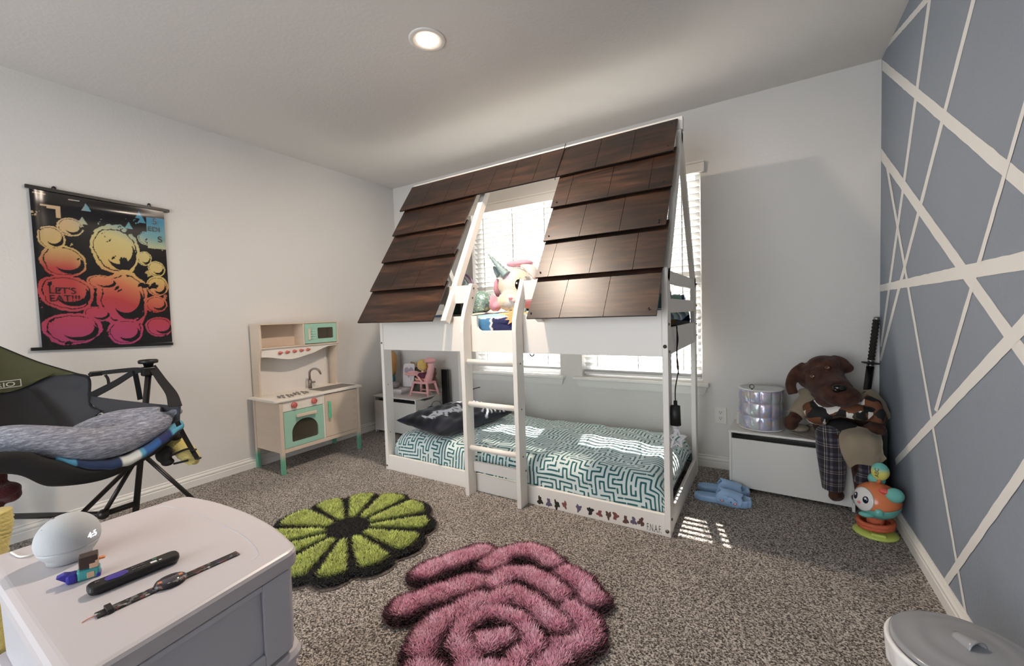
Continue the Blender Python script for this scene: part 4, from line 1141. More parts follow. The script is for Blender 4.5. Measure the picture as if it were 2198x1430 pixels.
def backing(name, parent, f, bbox, thr, m, step=0.006):
    xs = np.arange(bbox[0], bbox[1], step); ys = np.arange(bbox[2], bbox[3], step)
    X, Y = np.meshgrid(xs, ys, indexing='ij'); t = f(X, Y)[0]; ok = t < thr
    nx, ny = X.shape; ids = np.arange(nx*ny).reshape(nx, ny); okf = ok[:-1, :-1] & ok[1:, :-1] & ok[1:, 1:] & ok[:-1, 1:]
    F = np.stack([ids[:-1, :-1], ids[1:, :-1], ids[1:, 1:], ids[:-1, 1:]], -1)[okf]
    used = np.unique(F); remap = -np.ones(nx*ny, int); remap[used] = np.arange(len(used)); V = np.stack([X.ravel(), Y.ravel(), np.full(nx*ny, 0.004)], 1)[used]
    mb = MB(); mb.add([tuple(v) for v in V], [tuple(int(a) for a in f_) for f_ in remap[F]]); return obj(name, mb, m, parent)
backing('backing', rug, local_field(pink_field, -0.87, 1.25), (-0.48, 0.48, -0.48, 0.48), 1.09, mat('rug_edge_pink', (176, 140, 134), rough=0.9))

GC = (-1.836, 1.31); GAPS = sorted([math.radians(a) for a in (208, 173, 145, 117, 85, 50, 24, -6+0, -34, -59, -91+0, -121)])
def green_field(X, Y):
    X = np.asarray(X, float)-GC[0]; Y = np.asarray(Y, float)-GC[1]
    r = np.hypot(X, Y); a = np.arctan2(Y, X)
    g = np.array([math.atan2(math.sin(q), math.cos(q)) for q in GAPS])
    diff = np.abs((a[..., None]-g+np.pi) % (2*np.pi)-np.pi); dm = diff.min(-1)          # angle to nearest gap
    d2 = np.sort(diff, -1); half = (d2[..., 0]+d2[..., 1])/2
    frac = dm/np.maximum(half, 0.05)                                                      # 0 at gap, 1 mid-petal
    R = 0.445-0.042*(1-np.clip(frac, 0, 1))**2.2
    t = r/R
    side = r*np.sin(np.minimum(dm, 1.2))                                                  # metres from the gap ray
    gapw = 0.012+0.012*smoothstep(0.15, 0.42, r)
    e1 = smoothstep(gapw, gapw+0.014, side); e2 = 1-smoothstep(R-0.052, R-0.036, r); e3 = smoothstep(0.105, 0.125, r)
    m = (e1*e2*e3)[..., None]
    n = (0.5+0.5*np.sin(X*45+np.sin(Y*33)*2)*np.sin(Y*39))[..., None]
    green = np.array([0.44, 0.50, 0.14])*(0.85+0.3*n); blk = np.array([0.010, 0.009, 0.008])
    col = green*m+blk*(1-m)
    h = 0.013+0.011*m[..., 0]
    return t, h*np.sqrt(np.clip((1.02-t)*9, 0.1, 1)), col
rug2 = thing('flower_rug', 'green and black shaggy citrus-slice flower rug', 'rug', (GC[0], GC[1], 0.0))
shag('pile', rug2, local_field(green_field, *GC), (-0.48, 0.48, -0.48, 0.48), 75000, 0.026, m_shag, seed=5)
backing('backing', rug2, local_field(green_field, *GC), (-0.5, 0.5, -0.5, 0.5), 1.045, mat('rug_edge_grey', (96, 86, 80), rough=0.9))
# ------------------------------------------------------------------ helpers for soft goods
def sheet(ctrl, th, nu=28, nv=28, wr=0.0, seed=0, ph=9.0):
    """a cloth sheet through a net of control points (rows of points), with thickness"""
    rows = [[Vector(p) for p in r] for r in ctrl]; nr, nc = len(rows), len(rows[0])
    R = random.Random(seed); k1, k2 = R.uniform(0, 6), R.uniform(0, 6)
    def cr(P, t):
        n = len(P)-1; x = min(t*n, n-1e-6); i = int(x); f = x-i
        a = P[i-1] if i > 0 else P[0]*2-P[1]; b = P[i]; c = P[i+1]; d = P[i+2] if i+2 <= n else P[n]*2-P[n-1]
        return 0.5*((2*b)+(c-a)*f+(2*a-5*b+4*c-d)*f*f+(3*b-a-3*c+d)*f*f*f)
    pts = [[None]*(nv+1) for _ in range(nu+1)]
    for i in range(nu+1):
        u = i/nu
        for j in range(nv+1):
            v = j/nv
            pts[i][j] = cr([cr(r, v) for r in rows], u)
    nrm = [[None]*(nv+1) for _ in range(nu+1)]
    for i in range(nu+1):
        for j in range(nv+1):
            du = pts[min(i+1, nu)][j]-pts[max(i-1, 0)][j]; dv = pts[i][min(j+1, nv)]-pts[i][max(j-1, 0)]
            n = du.cross(dv); n = n.normalized() if n.length > 1e-12 else Vector((0, 0, 1)); nrm[i][j] = n
    m = MB(); w = nv+1; vs = []
    for s in (0.5, -0.5):
        for i in range(nu+1):
            for j in range(nv+1):
                u, v = i/nu, j/nv
                d = wr*(math.sin(ph*u+4*v+k1)+0.6*math.sin(ph*1.7*v-5*u+k2)+0.4*math.sin(ph*2.9*(u+v)+k1))
                vs.append(pts[i][j]+nrm[i][j]*(s*th+d))
    N = (nu+1)*w; fs = []
    for i in range(nu):
        for j in range(nv):
            a = i*w+j; fs.append((a, a+w, a+w+1, a+1)); fs.append((N+a, N+a+1, N+a+w+1, N+a+w))
    edge = [(i, 0) for i in range(nu)]+[(nu, j) for j in range(nv)]+[(i, nv) for i in range(nu, 0, -1)]+[(0, j) for j in range(nv, 0, -1)]
    for k in range(len(edge)):
        a = edge[k][0]*w+edge[k][1]; b_ = edge[(k+1) % len(edge)][0]*w+edge[(k+1) % len(edge)][1]
        fs.append((a, b_, N+b_, N+a))
    return m.add(vs, fs, 0, True)
def blob(name, mb, m, parent, vox=0.006, sm=4, **kw):
    return obj(name, mb, m, parent, world=True, remesh=vox, smooth_mod=sm, **kw)

# ------------------------------------------------------------------ the two white toy benches
m_bench = mat('bench_white', (216, 213, 208), rough=0.4)
def toy_bench(name, label, x0, x1, y0, y1, zt, rotz, left_open=False):
    cx, cy = (x0+x1)/2, (y0+y1)/2
    t = thing(name, label, 'toy bench', (cx, cy, 0), rotz)
    w, d = (x1-x0)/2, (y1-y0)/2; th = 0.013
    # sides: low scooped top edge, raised at the back
    for s in (-1, 1):
        x = s*w if s < 0 else w-th
        pr = [(-d, 0.0), (-d+0.03, 0.0), (-d+0.04, 0.02), (d-0.04, 0.02), (d-0.03, 0), (d, 0), (d, zt+0.006)]
        pr += [(d-0.09, zt+0.006), (d-0.16, zt-0.022), (-d+0.12, zt-0.022), (-d+0.05, zt-0.002), (-d, zt-0.002)]
        mb = MB(); mb.prism(pr, th, Matrix(((0,0,1,x),(1,0,0,0),(0,1,0,0),(0,0,0,1))), bev=0.001); obj('side_panel', mb, m_bench, t)
    mb = MB(); mb.box(-w+th+0.0005, w-th-0.0005, -d+0.002, -d+0.015, 0.022, zt-0.036, 0.001); obj('front_panel', mb, m_bench, t)
    mb = MB(); mb.box(-w+th+0.0005, w-th-0.0005, -d+0.03, d-0.03, 0.03, 0.04); mb.box(-w+th+0.0005, w-th-0.0005, -d+0.05, -d+0.055, 0.04, zt-0.03); obj('inner_box', mb, m_dark, t)
    # back board, rounded up above the seat
    r = 0.085; bz = zt+0.095
    pr = [(-w, 0.02), (w, 0.02), (w, zt+0.02)]+[(w-r+r*math.cos(PI/2*i/8), bz-r+r*math.sin(PI/2*i/8)) for i in range(9)]+[(-w+r-r*math.sin(PI/2*i/8), bz-r+r*math.cos(PI/2*i/8)) for i in range(9)]+[(-w, zt+0.02)]
    mb = MB(); mb.prism(pr, 0.013, Matrix(((1,0,0,0),(0,0,-1,d+0.0135),(0,1,0,0),(0,0,0,1))), bev=0.002); obj('back_board', mb, m_bench, t)
    mb = MB(); mb.box(-w-0.004, w+0.004, -d-0.006, d-0.001, zt-0.0015, zt+0.012, 0.003); obj('lid', mb, m_bench, t)
    for s in (-1, 1):
        x = s*w
        for (y, z) in ((-d+0.03, zt-0.09), (d-0.05, zt-0.06), (-d+0.03, 0.05)):
            mb = MB(); mb.cyl((x, y, z), (x+s*0.001, y, z), 0.004, seg=10); obj('screw_cap', mb, m_dark, t)
        # oval hand hole
        mb = MB(); mb.lathe([(0.0, 0.0006), (0.0138, 0.0005), (0.014, 0.0)], seg=24, M=(Matrix.Rotation(s*PI/2, 3, 'Y') @ Matrix.Diagonal((1, 3.1, 1))), c=(x, 0.0, zt-0.10)); obj('hand_hole', mb, m_dark, t)
    return t
toy_bench('toy_bench', 'white toy box bench in the corner behind the bunk, holding dolls', -3.255, -2.700, 2.685, 3.060, 0.348, 0)
BT_L = 0.3602
toy_bench('toy_bench', 'white toy box bench beside the blue wall under the plush dog', -0.188, 0.404, 2.762, 3.046, 0.350, math.radians(-3))
BT_R = 0.3622

# black monitor panel standing beside the corner bench
tv = thing('monitor_board', 'tall narrow black panel on a small foot between corner bench and wall', 'panel', (-2.655, 3.045, 0))
m_black = mat('satin_black', (16, 15, 16), rough=0.4)
mb = MB(); mb.box(-0.038, 0.038, -0.012, 0.012, 0.01, 0.588, 0.003); obj('body', mb, m_black, tv)
mb = MB(); mb.box(-0.036, 0.070, -0.035, 0.03, 0.0, 0.0095, 0.003); obj('foot', mb, m_black, tv)

# ------------------------------------------------------------------ silver drum bag
def holo_mat():
    m = bpy.data.materials.new('holographic_vinyl'); m.use_nodes = True
    nt = m.node_tree; b = nt.nodes['Principled BSDF']
    tc = nt.nodes.new('ShaderNodeTexCoord'); n = nt.nodes.new('ShaderNodeTexNoise'); n.inputs['Scale'].default_value = 9; n.inputs['Detail'].default_value = 2
    nt.links.new(tc.outputs['Object'], n.inputs['Vector'])
    r = ramp(nt, n.outputs['Fac'], [(0.30, (186, 196, 204)), (0.42, (196, 202, 206)), (0.50, (200, 186, 204)), (0.56, (170, 184, 214)), (0.62, (206, 190, 186)), (0.70, (190, 204, 200))])
    nt.links.new(r.outputs['Color'], b.inputs['Base Color']); b.inputs['Metallic'].default_value = 0.55; b.inputs['Roughness'].default_value = 0.28
    n2 = nt.nodes.new('ShaderNodeTexNoise'); n2.inputs['Scale'].default_value = 28; nt.links.new(tc.outputs['Object'], n2.inputs['Vector'])
    bp_ = nt.nodes.new('ShaderNodeBump'); bp_.inputs['Strength'].default_value = 0.5; bp_.inputs['Distance'].default_value = 0.008
    nt.links.new(n2.outputs['Fac'], bp_.inputs['Height']); nt.links.new(bp_.outputs['Normal'], b.inputs['Normal'])
    return m
m_holo = holo_mat()
bag = thing('drum_bag', 'round silver iridescent quilted zip bag standing on the white bench', 'bag', (-0.030, 2.915, BT_R))
RB, HB, NS, NR = 0.1165, 0.236, 12, 3
def quilt_wall(u, v):
    a = 2*PI*u; sx = abs(math.sin(PI*NS*u)); sz = abs(math.sin(PI*NR*v)) if 0 < v < 1 else 0
    r = RB*(0.965+0.055*(sx*sz)**0.45)
    return Vector((r*math.cos(a)*(1+0.015*v), r*math.sin(a)*(1+0.015*v), 0.004+HB*v))
mb = MB(); mb.grid(lambda u, v: quilt_wall(u, v), 144, 36); obj('wall', mb, m_holo, bag)
mb = MB(); mb.lathe([(0, 0.0005), (RB*0.96, 0.0005), (RB*0.98, 0.006)], seg=48); mb.lathe([(RB*0.98, HB+0.003), (RB*1.01, HB+0.006), (RB*0.98, HB+0.011), (RB*0.8, HB+0.002), (0, HB-0.004)], seg=48); obj('lid', mb, mat('silver_lid', (206, 208, 208), rough=0.35, metal=0.35, bump=0.5, bscale=22), bag)
mb = MB()
for z in (0.006, HB+0.006): mb.tube([(RB*1.0*math.cos(2*PI*i/48), RB*1.0*math.sin(2*PI*i/48), z) for i in range(48)], 0.0035, seg=8, closed=True)
obj('piping', mb, mat('white_piping', (224, 222, 218), rough=0.5), bag)
mb = MB(); mb.tube([(-0.045+0.012*math.cos(2*PI*i/20), -0.075, HB+0.024+0.012*math.sin(2*PI*i/20)) for i in range(20)], 0.0018, seg=8, closed=True); mb.box(-0.049, -0.041, -0.080, -0.070, HB+0.006, HB+0.014, 0.001); obj('zip_ring', mb, mat('gunmetal', (58, 56, 56), rough=0.3, metal=0.8), bag)
mb = MB(); mb.box(-0.012, 0.012, -0.009, 0.0, 0.0, 0.075, 0.002, M=Matrix.Translation((-RB*1.03, 0, 0.01))); obj('side_tab', mb, mat('clear_tab', (208, 204, 198), rough=0.4), bag)

# ------------------------------------------------------------------ plush dog in a coat, seated on the bench
def A(px, py, Y): return at(px, py, 'y', Y)
def fur_mat(name, rgb, rgb2):
    m = bpy.data.materials.new(name); m.use_nodes = True
    nt = m.node_tree; b = nt.nodes['Principled BSDF']
    tc = nt.nodes.new('ShaderNodeTexCoord'); n = nt.nodes.new('ShaderNodeTexNoise'); n.inputs['Scale'].default_value = 24; n.inputs['Detail'].default_value = 6
    nt.links.new(tc.outputs['Object'], n.inputs['Vector'])
    r = ramp(nt, n.outputs['Fac'], [(0.35, rgb), (0.65, rgb2)]); nt.links.new(r.outputs['Color'], b.inputs['Base Color'])
    b.inputs['Roughness'].default_value = 0.95; b.inputs['Sheen Weight'].default_value = 0.12; b.inputs['Specular IOR Level'].default_value = 0.15
    n2 = nt.nodes.new('ShaderNodeTexNoise'); n2.inputs['Scale'].default_value = 260; nt.links.new(tc.outputs['Object'], n2.inputs['Vector'])
    bp_ = nt.nodes.new('ShaderNodeBump'); bp_.inputs['Strength'].default_value = 0.6; bp_.inputs['Distance'].default_value = 0.004
    nt.links.new(n2.outputs['Fac'], bp_.inputs['Height']); nt.links.new(bp_.outputs['Normal'], b.inputs['Normal'])
    return m
m_dogfur = fur_mat('brown_plush', (50, 30, 24), (80, 51, 41))
dog = thing('plush_dog', 'big brown plush dog in khaki coat and plaid trousers on the bench', 'plush toy', (0.30, 2.86, BT_R))
m = MB()
hc = A(1762, 812, 2.88)
m.ell(A(1758, 808, 2.885), (0.112, 0.095, 0.088)); m.ell(A(1770, 786, 2.88), (0.085, 0.07, 0.06))
m.tube([A(1766, 812, 2.86), A(1782, 832, 2.79), A(1800, 846, 2.715), A(1808, 852, 2.69)], [0.098, 0.088, 0.076, 0.055], seg=20)
m.ell(A(1806, 850, 2.70), (0.082, 0.058, 0.058)); m.ell(A(1782, 858, 2.76), (0.07, 0.06, 0.045))
m.ell(A(1745, 800, 2.83), (0.045, 0.03, 0.028)); m.ell(A(1780, 781, 2.83), (0.045, 0.03, 0.028))
# ears
def ear(P, r): 
    P = bez(P, 12); n = len(P); m.tube(P, [r[0]+(r[1]-r[0])*i/(n-1) for i in range(n)], seg=14)
ear([A(1728, 786, 2.90), A(1706, 802, 2.87), A(1697, 826, 2.84), A(1703, 846, 2.83)], (0.030, 0.026))
ear([A(1784, 772, 2.91), A(1804, 778, 2.89), A(1818, 795, 2.86)], (0.028, 0.034)); m.ell(A(1813, 790, 2.865), (0.042, 0.020, 0.030))
# trunk, arms and paws, legs and feet
m.ell(A(1800, 900, 2.90), (0.13, 0.085, 0.14))
m.tube([A(1790, 850, 2.90), A(1795, 880, 2.90)], [0.07, 0.08])
m.tube([A(1735, 868, 2.885), A(1712, 888, 2.85), A(1700, 904, 2.82)], [0.045, 0.036, 0.032]); m.ell(A(1697, 908, 2.815), (0.036, 0.035, 0.044))
m.tube([A(1870, 868, 2.885), A(1886, 895, 2.84), A(1882, 915, 2.79)], [0.045, 0.04, 0.034]); m.ell(A(1878, 922, 2.775), (0.05, 0.04, 0.034))
m.tube([A(1800, 935, 2.80), A(1783, 940, 2.705), A(1790, 1000, 2.69), A(1792, 1056, 2.685)], [0.05, 0.045, 0.04, 0.032])
m.tube([A(1835, 935, 2.80), A(1848, 960, 2.705), A(1848, 1010, 2.69), A(1850, 1056, 2.69)], [0.05, 0.045, 0.04, 0.03])
for P in ((A(1792, 1058, 2.68), A(1800, 1073, 2.655)), (A(1843, 1062, 2.685), A(1850, 1082, 2.665))):
    m.tube([P[0], P[0].lerp(P[1], 0.5), P[1]], [0.034, 0.036, 0.026], seg=16)
blob('body', m, m_dogfur, dog, 0.006, 6)
mb = MB(); mb.ell(A(1801, 833, 2.655), (0.030, 0.018, 0.019)); mb.ell(A(1795, 837, 2.655), (0.018, 0.014, 0.014)); obj('nose', mb, mat('glossy_black', (8, 8, 9), rough=0.12), dog, world=True)
for (x, y, Y) in ((1777, 790.5, 2.788), (1744.5, 809, 2.775)):
    mb = MB(); mb.ell(A(x, y, Y-0.002), 0.0150); ey = obj('eye', mb, mat('amber_eye', (78, 42, 28), rough=0.08), dog, world=True)
    mb = MB(); c = A(x, y, Y-0.011); mb.ell(c, (0.0065, 0.005, 0.0065)); obj('pupil', mb, mat('glossy_black', (0,0,0)), ey, world=True)
    mb = MB(); mb.ell(A(x+1.6, y-1.2, Y-0.0145), (0.0028, 0.0015, 0.0030)); obj('eye_shine', mb, mat('shine_white', (235, 235, 235), rough=0.2), ey, world=True)
# coat: back and sleeves, then flaps
m_khaki = mat('khaki_twill', (142, 128, 108), rough=0.85, sheen=0.2, bump=0.5, bscale=14, vary=0.1, vscale=6)
m = MB()
m.ell(A(1798, 885, 2.925), (0.155, 0.075, 0.125))
m.tube([A(1745, 858, 2.90), A(1722, 874, 2.875), A(1708, 892, 2.84)], [0.062, 0.052, 0.044], seg=18)
m.tube([A(1850, 852, 2.90), A(1878, 872, 2.875), A(1892, 900, 2.83)], [0.065, 0.052, 0.044], seg=18)
m.ell(A(1738, 842, 2.90), (0.06, 0.03, 0.026)); m.ell(A(1858, 848, 2.89), (0.06, 0.035, 0.028)); m.ell(A(1715, 918, 2.86), (0.05, 0.06, 0.02))
blob('coat', m, m_khaki, dog, 0.007, 5)
fl = [[A(1812, 918, 2.735), A(1842, 916, 2.745), A(1870, 925, 2.75), A(1890, 932, 2.76)],
      [A(1800, 940, 2.675), A(1835, 934, 2.655), A(1870, 942, 2.66), A(1893, 950, 2.68)],
      [A(1806, 972, 2.645), A(1838, 964, 2.628), A(1872, 975, 2.63), A(1897, 972, 2.655)],
      [A(1824, 1006, 2.64), A(1842, 997, 2.625), A(1878, 1000, 2.625), A(1902, 985, 2.65)]]
obj('coat_flap', sheet(fl, 0.004, wr=0.003, seed=4, ph=8), m_khaki, dog, world=True)
z = BT_R+0.008
fl = [[at(1752, 905, 'y', 2.83), at(1766, 905, 'y', 2.79), at(1780, 912, 'y', 2.76)],
      [at(1722, 915, 'z', z+0.012), at(1748, 922, 'z', z+0.012), at(1778, 934, 'z', z+0.008)],
      [at(1696, 928, 'z', z), at(1732, 938, 'z', z), A(1772, 956, 2.735)]]
obj('coat_flap', sheet(fl, 0.004, wr=0.003, seed=6, ph=7), m_khaki, dog, world=True)
mb = MB(); mb.cyl(A(1857, 844, 2.868), A(1857, 844, 2.852), 0.010, seg=18); obj('coat_button', mb, mat('horn_button', (86, 74, 62), rough=0.4), dog, world=True)
# patterned shirt
def camo_mat():
    m = bpy.data.materials.new('patterned_shirt'); m.use_nodes = True
    nt = m.node_tree; b = nt.nodes['Principled BSDF']
    tc = nt.nodes.new('ShaderNodeTexCoord'); n = nt.nodes.new('ShaderNodeTexVoronoi'); n.inputs['Scale'].default_value = 27; n.inputs['Randomness'].default_value = 1.0
    w = nt.nodes.new('ShaderNodeTexNoise'); w.inputs['Scale'].default_value = 12
    mxv = nt.nodes.new('ShaderNodeMix'); mxv.data_type = 'VECTOR'; mxv.inputs[0].default_value = 0.08
    nt.links.new(tc.outputs['Object'], w.inputs['Vector']); nt.links.new(tc.outputs['Object'], mxv.inputs[4]); nt.links.new(w.outputs['Color'], mxv.inputs[5])
    nt.links.new(mxv.outputs[1], n.inputs['Vector'])
    sp = nt.nodes.new('ShaderNodeSeparateColor'); nt.links.new(n.outputs['Color'], sp.inputs[0])
    r = ramp(nt, sp.outputs[0], [(0.0, (20, 18, 18)), (0.22, (104, 62, 38)), (0.42, (70, 62, 52)), (0.56, (222, 218, 210)), (0.76, (118, 68, 40)), (0.86, (22, 20, 20))], 'CONSTANT')
    nt.links.new(r.outputs['Color'], b.inputs['Base Color']); b.inputs['Roughness'].default_value = 0.8
    return m
m = MB()
m.tube([A(1738, 872, 2.83), A(1750, 893, 2.765), A(1775, 898, 2.74)], [0.038, 0.050, 0.036], seg=18)
m.tube([A(1765, 890, 2.755), A(1800, 882, 2.725), A(1838, 884, 2.73), A(1862, 890, 2.755)], [0.034, 0.034, 0.042, 0.040], seg=18)
m.tube([A(1850, 862, 2.80), A(1872, 872, 2.79), A(1882, 892, 2.775), A(1878, 908, 2.765)], [0.045, 0.046, 0.040, 0.034], seg=18)
m.ell(A(1800, 872, 2.80), (0.13, 0.06, 0.05))
blob('shirt', m, camo_mat(), dog, 0.006, 4)
mb = MB(); mb.ell(A(1809, 918, 2.765), (0.072, 0.055, 0.042)); mb.ell(A(1812, 930, 2.76), (0.05, 0.05, 0.03)); blob('dark_shirt_hem', mb, mat('black_jersey', (20, 19, 22), rough=0.9), dog, 0.006, 4)
def plaid_mat():
    m = bpy.data.materials.new('plaid_flannel'); m.use_nodes = True
    nt = m.node_tree; b = nt.nodes['Principled BSDF']
    tc = nt.nodes.new('ShaderNodeTexCoord'); s = nt.nodes.new('ShaderNodeSeparateXYZ'); nt.links.new(tc.outputs['Object'], s.inputs[0])
    def bands(sock, scale, off):
        a = nt.nodes.new('ShaderNodeMath'); a.operation = 'MULTIPLY_ADD'; a.inputs[1].default_value = scale; a.inputs[2].default_value = off; nt.links.new(sock, a.inputs[0])
        f = nt.nodes.new('ShaderNodeMath'); f.operation = 'FRACT'; nt.links.new(a.outputs[0], f.inputs[0])
        r = ramp(nt, f.outputs[0], [(0.0, (0, 0, 0, 1)), (0.30, (0.0, 0.0, 0.0, 1)), (0.32, (0.9, 0.9, 0.9, 1)), (0.38, (0.05, 0.05, 0.05, 1)), (0.46, (0.05, 0.05, 0.05, 1)), (0.48, (0.8, 0.8, 0.8, 1)), (0.54, (0, 0, 0, 1)), (0.70, (0.0, 0.0, 0.0, 1)), (0.72, (0.3, 0.3, 0.3, 1)), (0.90, (0.25, 0.25, 0.25, 1)), (0.92, (0, 0, 0, 1))])
        return r.outputs['Color']
    A1 = bands(s.outputs['X'], 17, 0.1); B1 = bands(s.outputs['Z'], 15, 0.3)
    ad = nt.nodes.new('ShaderNodeMix'); ad.data_type = 'RGBA'; ad.blend_type = 'ADD'; ad.inputs[0].default_value = 0.8
    nt.links.new(A1, ad.inputs[6]); nt.links.new(B1, ad.inputs[7])
    r = ramp(nt, ad.outputs[2], [(0.0, (30, 26, 34)), (0.25, (52, 46, 66)), (0.6, (112, 106, 98)), (1.0, (158, 150, 138))])
    nt.links.new(r.outputs['Color'], b.inputs['Base Color']); b.inputs['Roughness'].default_value = 0.9; b.inputs['Sheen Weight'].default_value = 0.2
    return m
m_plaid = plaid_mat()
m = MB(); m.tube([A(1800, 932, 2.80), A(1776, 932, 2.725), A(1781, 965, 2.690), A(1787, 1010, 2.682), A(1788, 1050, 2.682)], [0.052, 0.055, 0.060, 0.058, 0.047], seg=22); m.tube([A(1834, 932, 2.80), A(1856, 945, 2.72), A(1862, 985, 2.695), A(1860, 1020, 2.685), A(1855, 1040, 2.682)], [0.050, 0.052, 0.052, 0.052, 0.045], seg=22)
blob('trousers', m, m_plaid, dog, 0.0055, 3)

# black case standing between bench and blue wall
cs = thing('black_case', 'black hard case standing between the white bench and the blue wall', 'case', (0.474, 2.89, 0))
mb = MB(); mb.box(-0.058, 0.052, -0.11, 0.13, 0.0, 0.44, 0.008); obj('shell', mb, mat('case_black', (24, 20, 19), rough=0.35), cs)
mb = MB(); mb.box(-0.060, 0.054, -0.112, -0.100, 0.426, 0.442, 0.002); mb.box(0.036, 0.0535, -0.1125, -0.108, 0.01, 0.43, 0.001); obj('edge_trim', mb, m_black, cs)

# sword leaning in the corner
P0, P1 = Vector((0.438, 3.082, 0.0)), Vector((0.533, 3.078, 1.022)); dS = (P1-P0).normalized(); LS = (P1-P0).length
sw = thing('toy_katana', 'black sheathed katana with round guard leaning in the corner', 'sword', tuple(P0))
def S(t): return P0+dS*t
mb = MB(); mb.tube([S(0.0), S(0.01), S(0.74)], [0.010, 0.0145, 0.0145], seg=14, flat=1.25); obj('scabbard', mb, mat('lacquer_black', (14, 13, 14), rough=0.25), sw, world=True)
mb = MB(); mb.cyl(S(0.742), S(0.754), 0.0155, seg=20); mb.cyl(S(0.766), S(0.778), 0.015, seg=20); obj('collar', mb, mat('steel', (170, 168, 164), rough=0.25, metal=0.9), sw, world=True)
mb = MB(); mb.lathe([(0, 0), (0.040, 0.0), (0.043, 0.003), (0.040, 0.006), (0, 0.006)], seg=36, c=S(0.757), M=dS.to_track_quat('Z', 'Y').to_matrix()); obj('guard', mb, mat('guard_iron', (34, 34, 32), rough=0.4, metal=0.5), sw, world=True)
mb = MB(); n = 46
mb.tube([S(0.778+(LS-0.02-0.778)*i/n) for i in range(n+1)], [0.0155+0.0022*math.sin(i*1.55) for i in range(n+1)], seg=14); obj('grip', mb, mat('cord_wrap', (34, 24, 24), rough=0.85), sw, world=True)
mb = MB(); mb.cyl(S(LS-0.021), S(LS-0.002), 0.0155, 0.012, seg=18); obj('pommel', mb, mat('steel', (0,0,0)), sw, world=True)
# ------------------------------------------------------------------ bouncing robot toy by the blue wall
tx, ty = 0.440, 2.535
toy = thing('bouncing_robot_toy', 'orange and teal round bouncing toy with antenna on lime green base', 'toy', (tx, ty, 0))
m_lime = mat('lime_plastic', (186, 200, 100), rough=0.25); m_orange = mat('orange_plastic', (218, 124, 80), rough=0.2); m_teal = mat('teal_plastic', (104, 176, 168), rough=0.3)
m_orh = mat('orange_hose', (204, 98, 66), rough=0.6, bump=0.6, bscale=150)
mb = MB(); mb.lathe([(0, 0.0), (0.082, 0.0), (0.086, 0.005), (0.083, 0.011), (0.060, 0.020), (0.040, 0.022), (0, 0.022)], seg=56)
mb.box(-0.028, 0.028, -0.078, -0.040, 0.012, 0.028, 0.006)
obj('base', mb, m_lime, toy)
def ringp(r, z, ph, tilt): return [(r*math.cos(2*PI*i/40), r*math.sin(2*PI*i/40), z+tilt*math.cos(2*PI*i/40+ph)) for i in range(40)]
for k, (r, z, ph, tl) in enumerate(((0.060, 0.040, 0.5, 0.006), (0.064, 0.060, -0.4, 0.006))):
    mb = MB(); mb.tube(ringp(r, z, ph, tl), 0.0105, seg=12, closed=True); obj('hose_ring', mb, m_orh, toy)
mb = MB(); mb.cyl((0, 0, 0.02), (0, 0, 0.09), 0.03, 0.035, seg=24); obj('neck', mb, m_orh, toy)
TB = Matrix.Rotation(math.radians(-9), 3, 'Y') @ Matrix.Rotation(math.radians(6), 3, 'X')
bc = Vector((0.006, 0, 0.162)); rb = 0.088
def cap(t0, t1, scale=1.0):
    return [(rb*scale*math.sin(t0+(t1-t0)*i/16), -rb*scale*0.95*math.cos(t0+(t1-t0)*i/16)) for i in range(17)]
mb = MB(); mb.lathe(cap(0, math.radians(82)), c=bc, M=TB, seg=48); bdy = obj('body', mb, m_teal, toy)
mb = MB(); mb.lathe(cap(math.radians(82), PI, 1.012), c=bc, M=TB, seg=48); hd = obj('head', mb, m_orange, toy)
# face disc on the side turned to the left of the room
fd = Vector((-0.80, -0.56, 0.16)).normalized()
def on_ball(d, k=1.0): return bc+Vector(d).normalized()*rb*k
mb = MB()
Rf = fd.to_track_quat('Z', 'Y').to_matrix()
pr = [(rb*1.022*math.sin(a), rb*1.022*math.cos(a)) for a in [math.radians(q) for q in (38, 34, 28, 20, 12, 4, 0)]]
mb.lathe([(r*1.0, z) for r, z in pr], c=bc, M=Rf, seg=44); fc = obj('face', mb, mat('face_white', (222, 218, 214), rough=0.2), hd, world=False)
up = Vector((0, 0, 1)); side = fd.cross(up).normalized()
for s in (1, -1):
    d = (fd+side*(0.30*s)+up*0.06).normalized()
    mb = MB(); mb.lathe([(0, 0.0015), (0.0115, 0.001), (0.0125, -0.002)], c=bc+d*rb*1.026, M=d.to_track_quat('Z', 'Y').to_matrix() @ Matrix.Diagonal((1, 1.35, 1)), seg=24); e_ = obj('eye', mb, mat('eye_navy', (22, 30, 52), rough=0.15), fc)
    mb = MB(); mb.lathe([(0, 0.0022), (0.0045, 0.0018), (0.005, 0)], c=bc+d*rb*1.030+up*0.006, M=d.to_track_quat('Z', 'Y').to_matrix(), seg=14); obj('eye_shine', mb, mat('shine_white', (235, 235, 235), rough=0.2), fc)
mb = MB(); mb.ell(bc+fd*rb*1.06-up*0.018, (0.007, 0.007, 0.006)); obj('tongue', mb, mat('pink_tongue', (224, 120, 128), rough=0.4), fc)
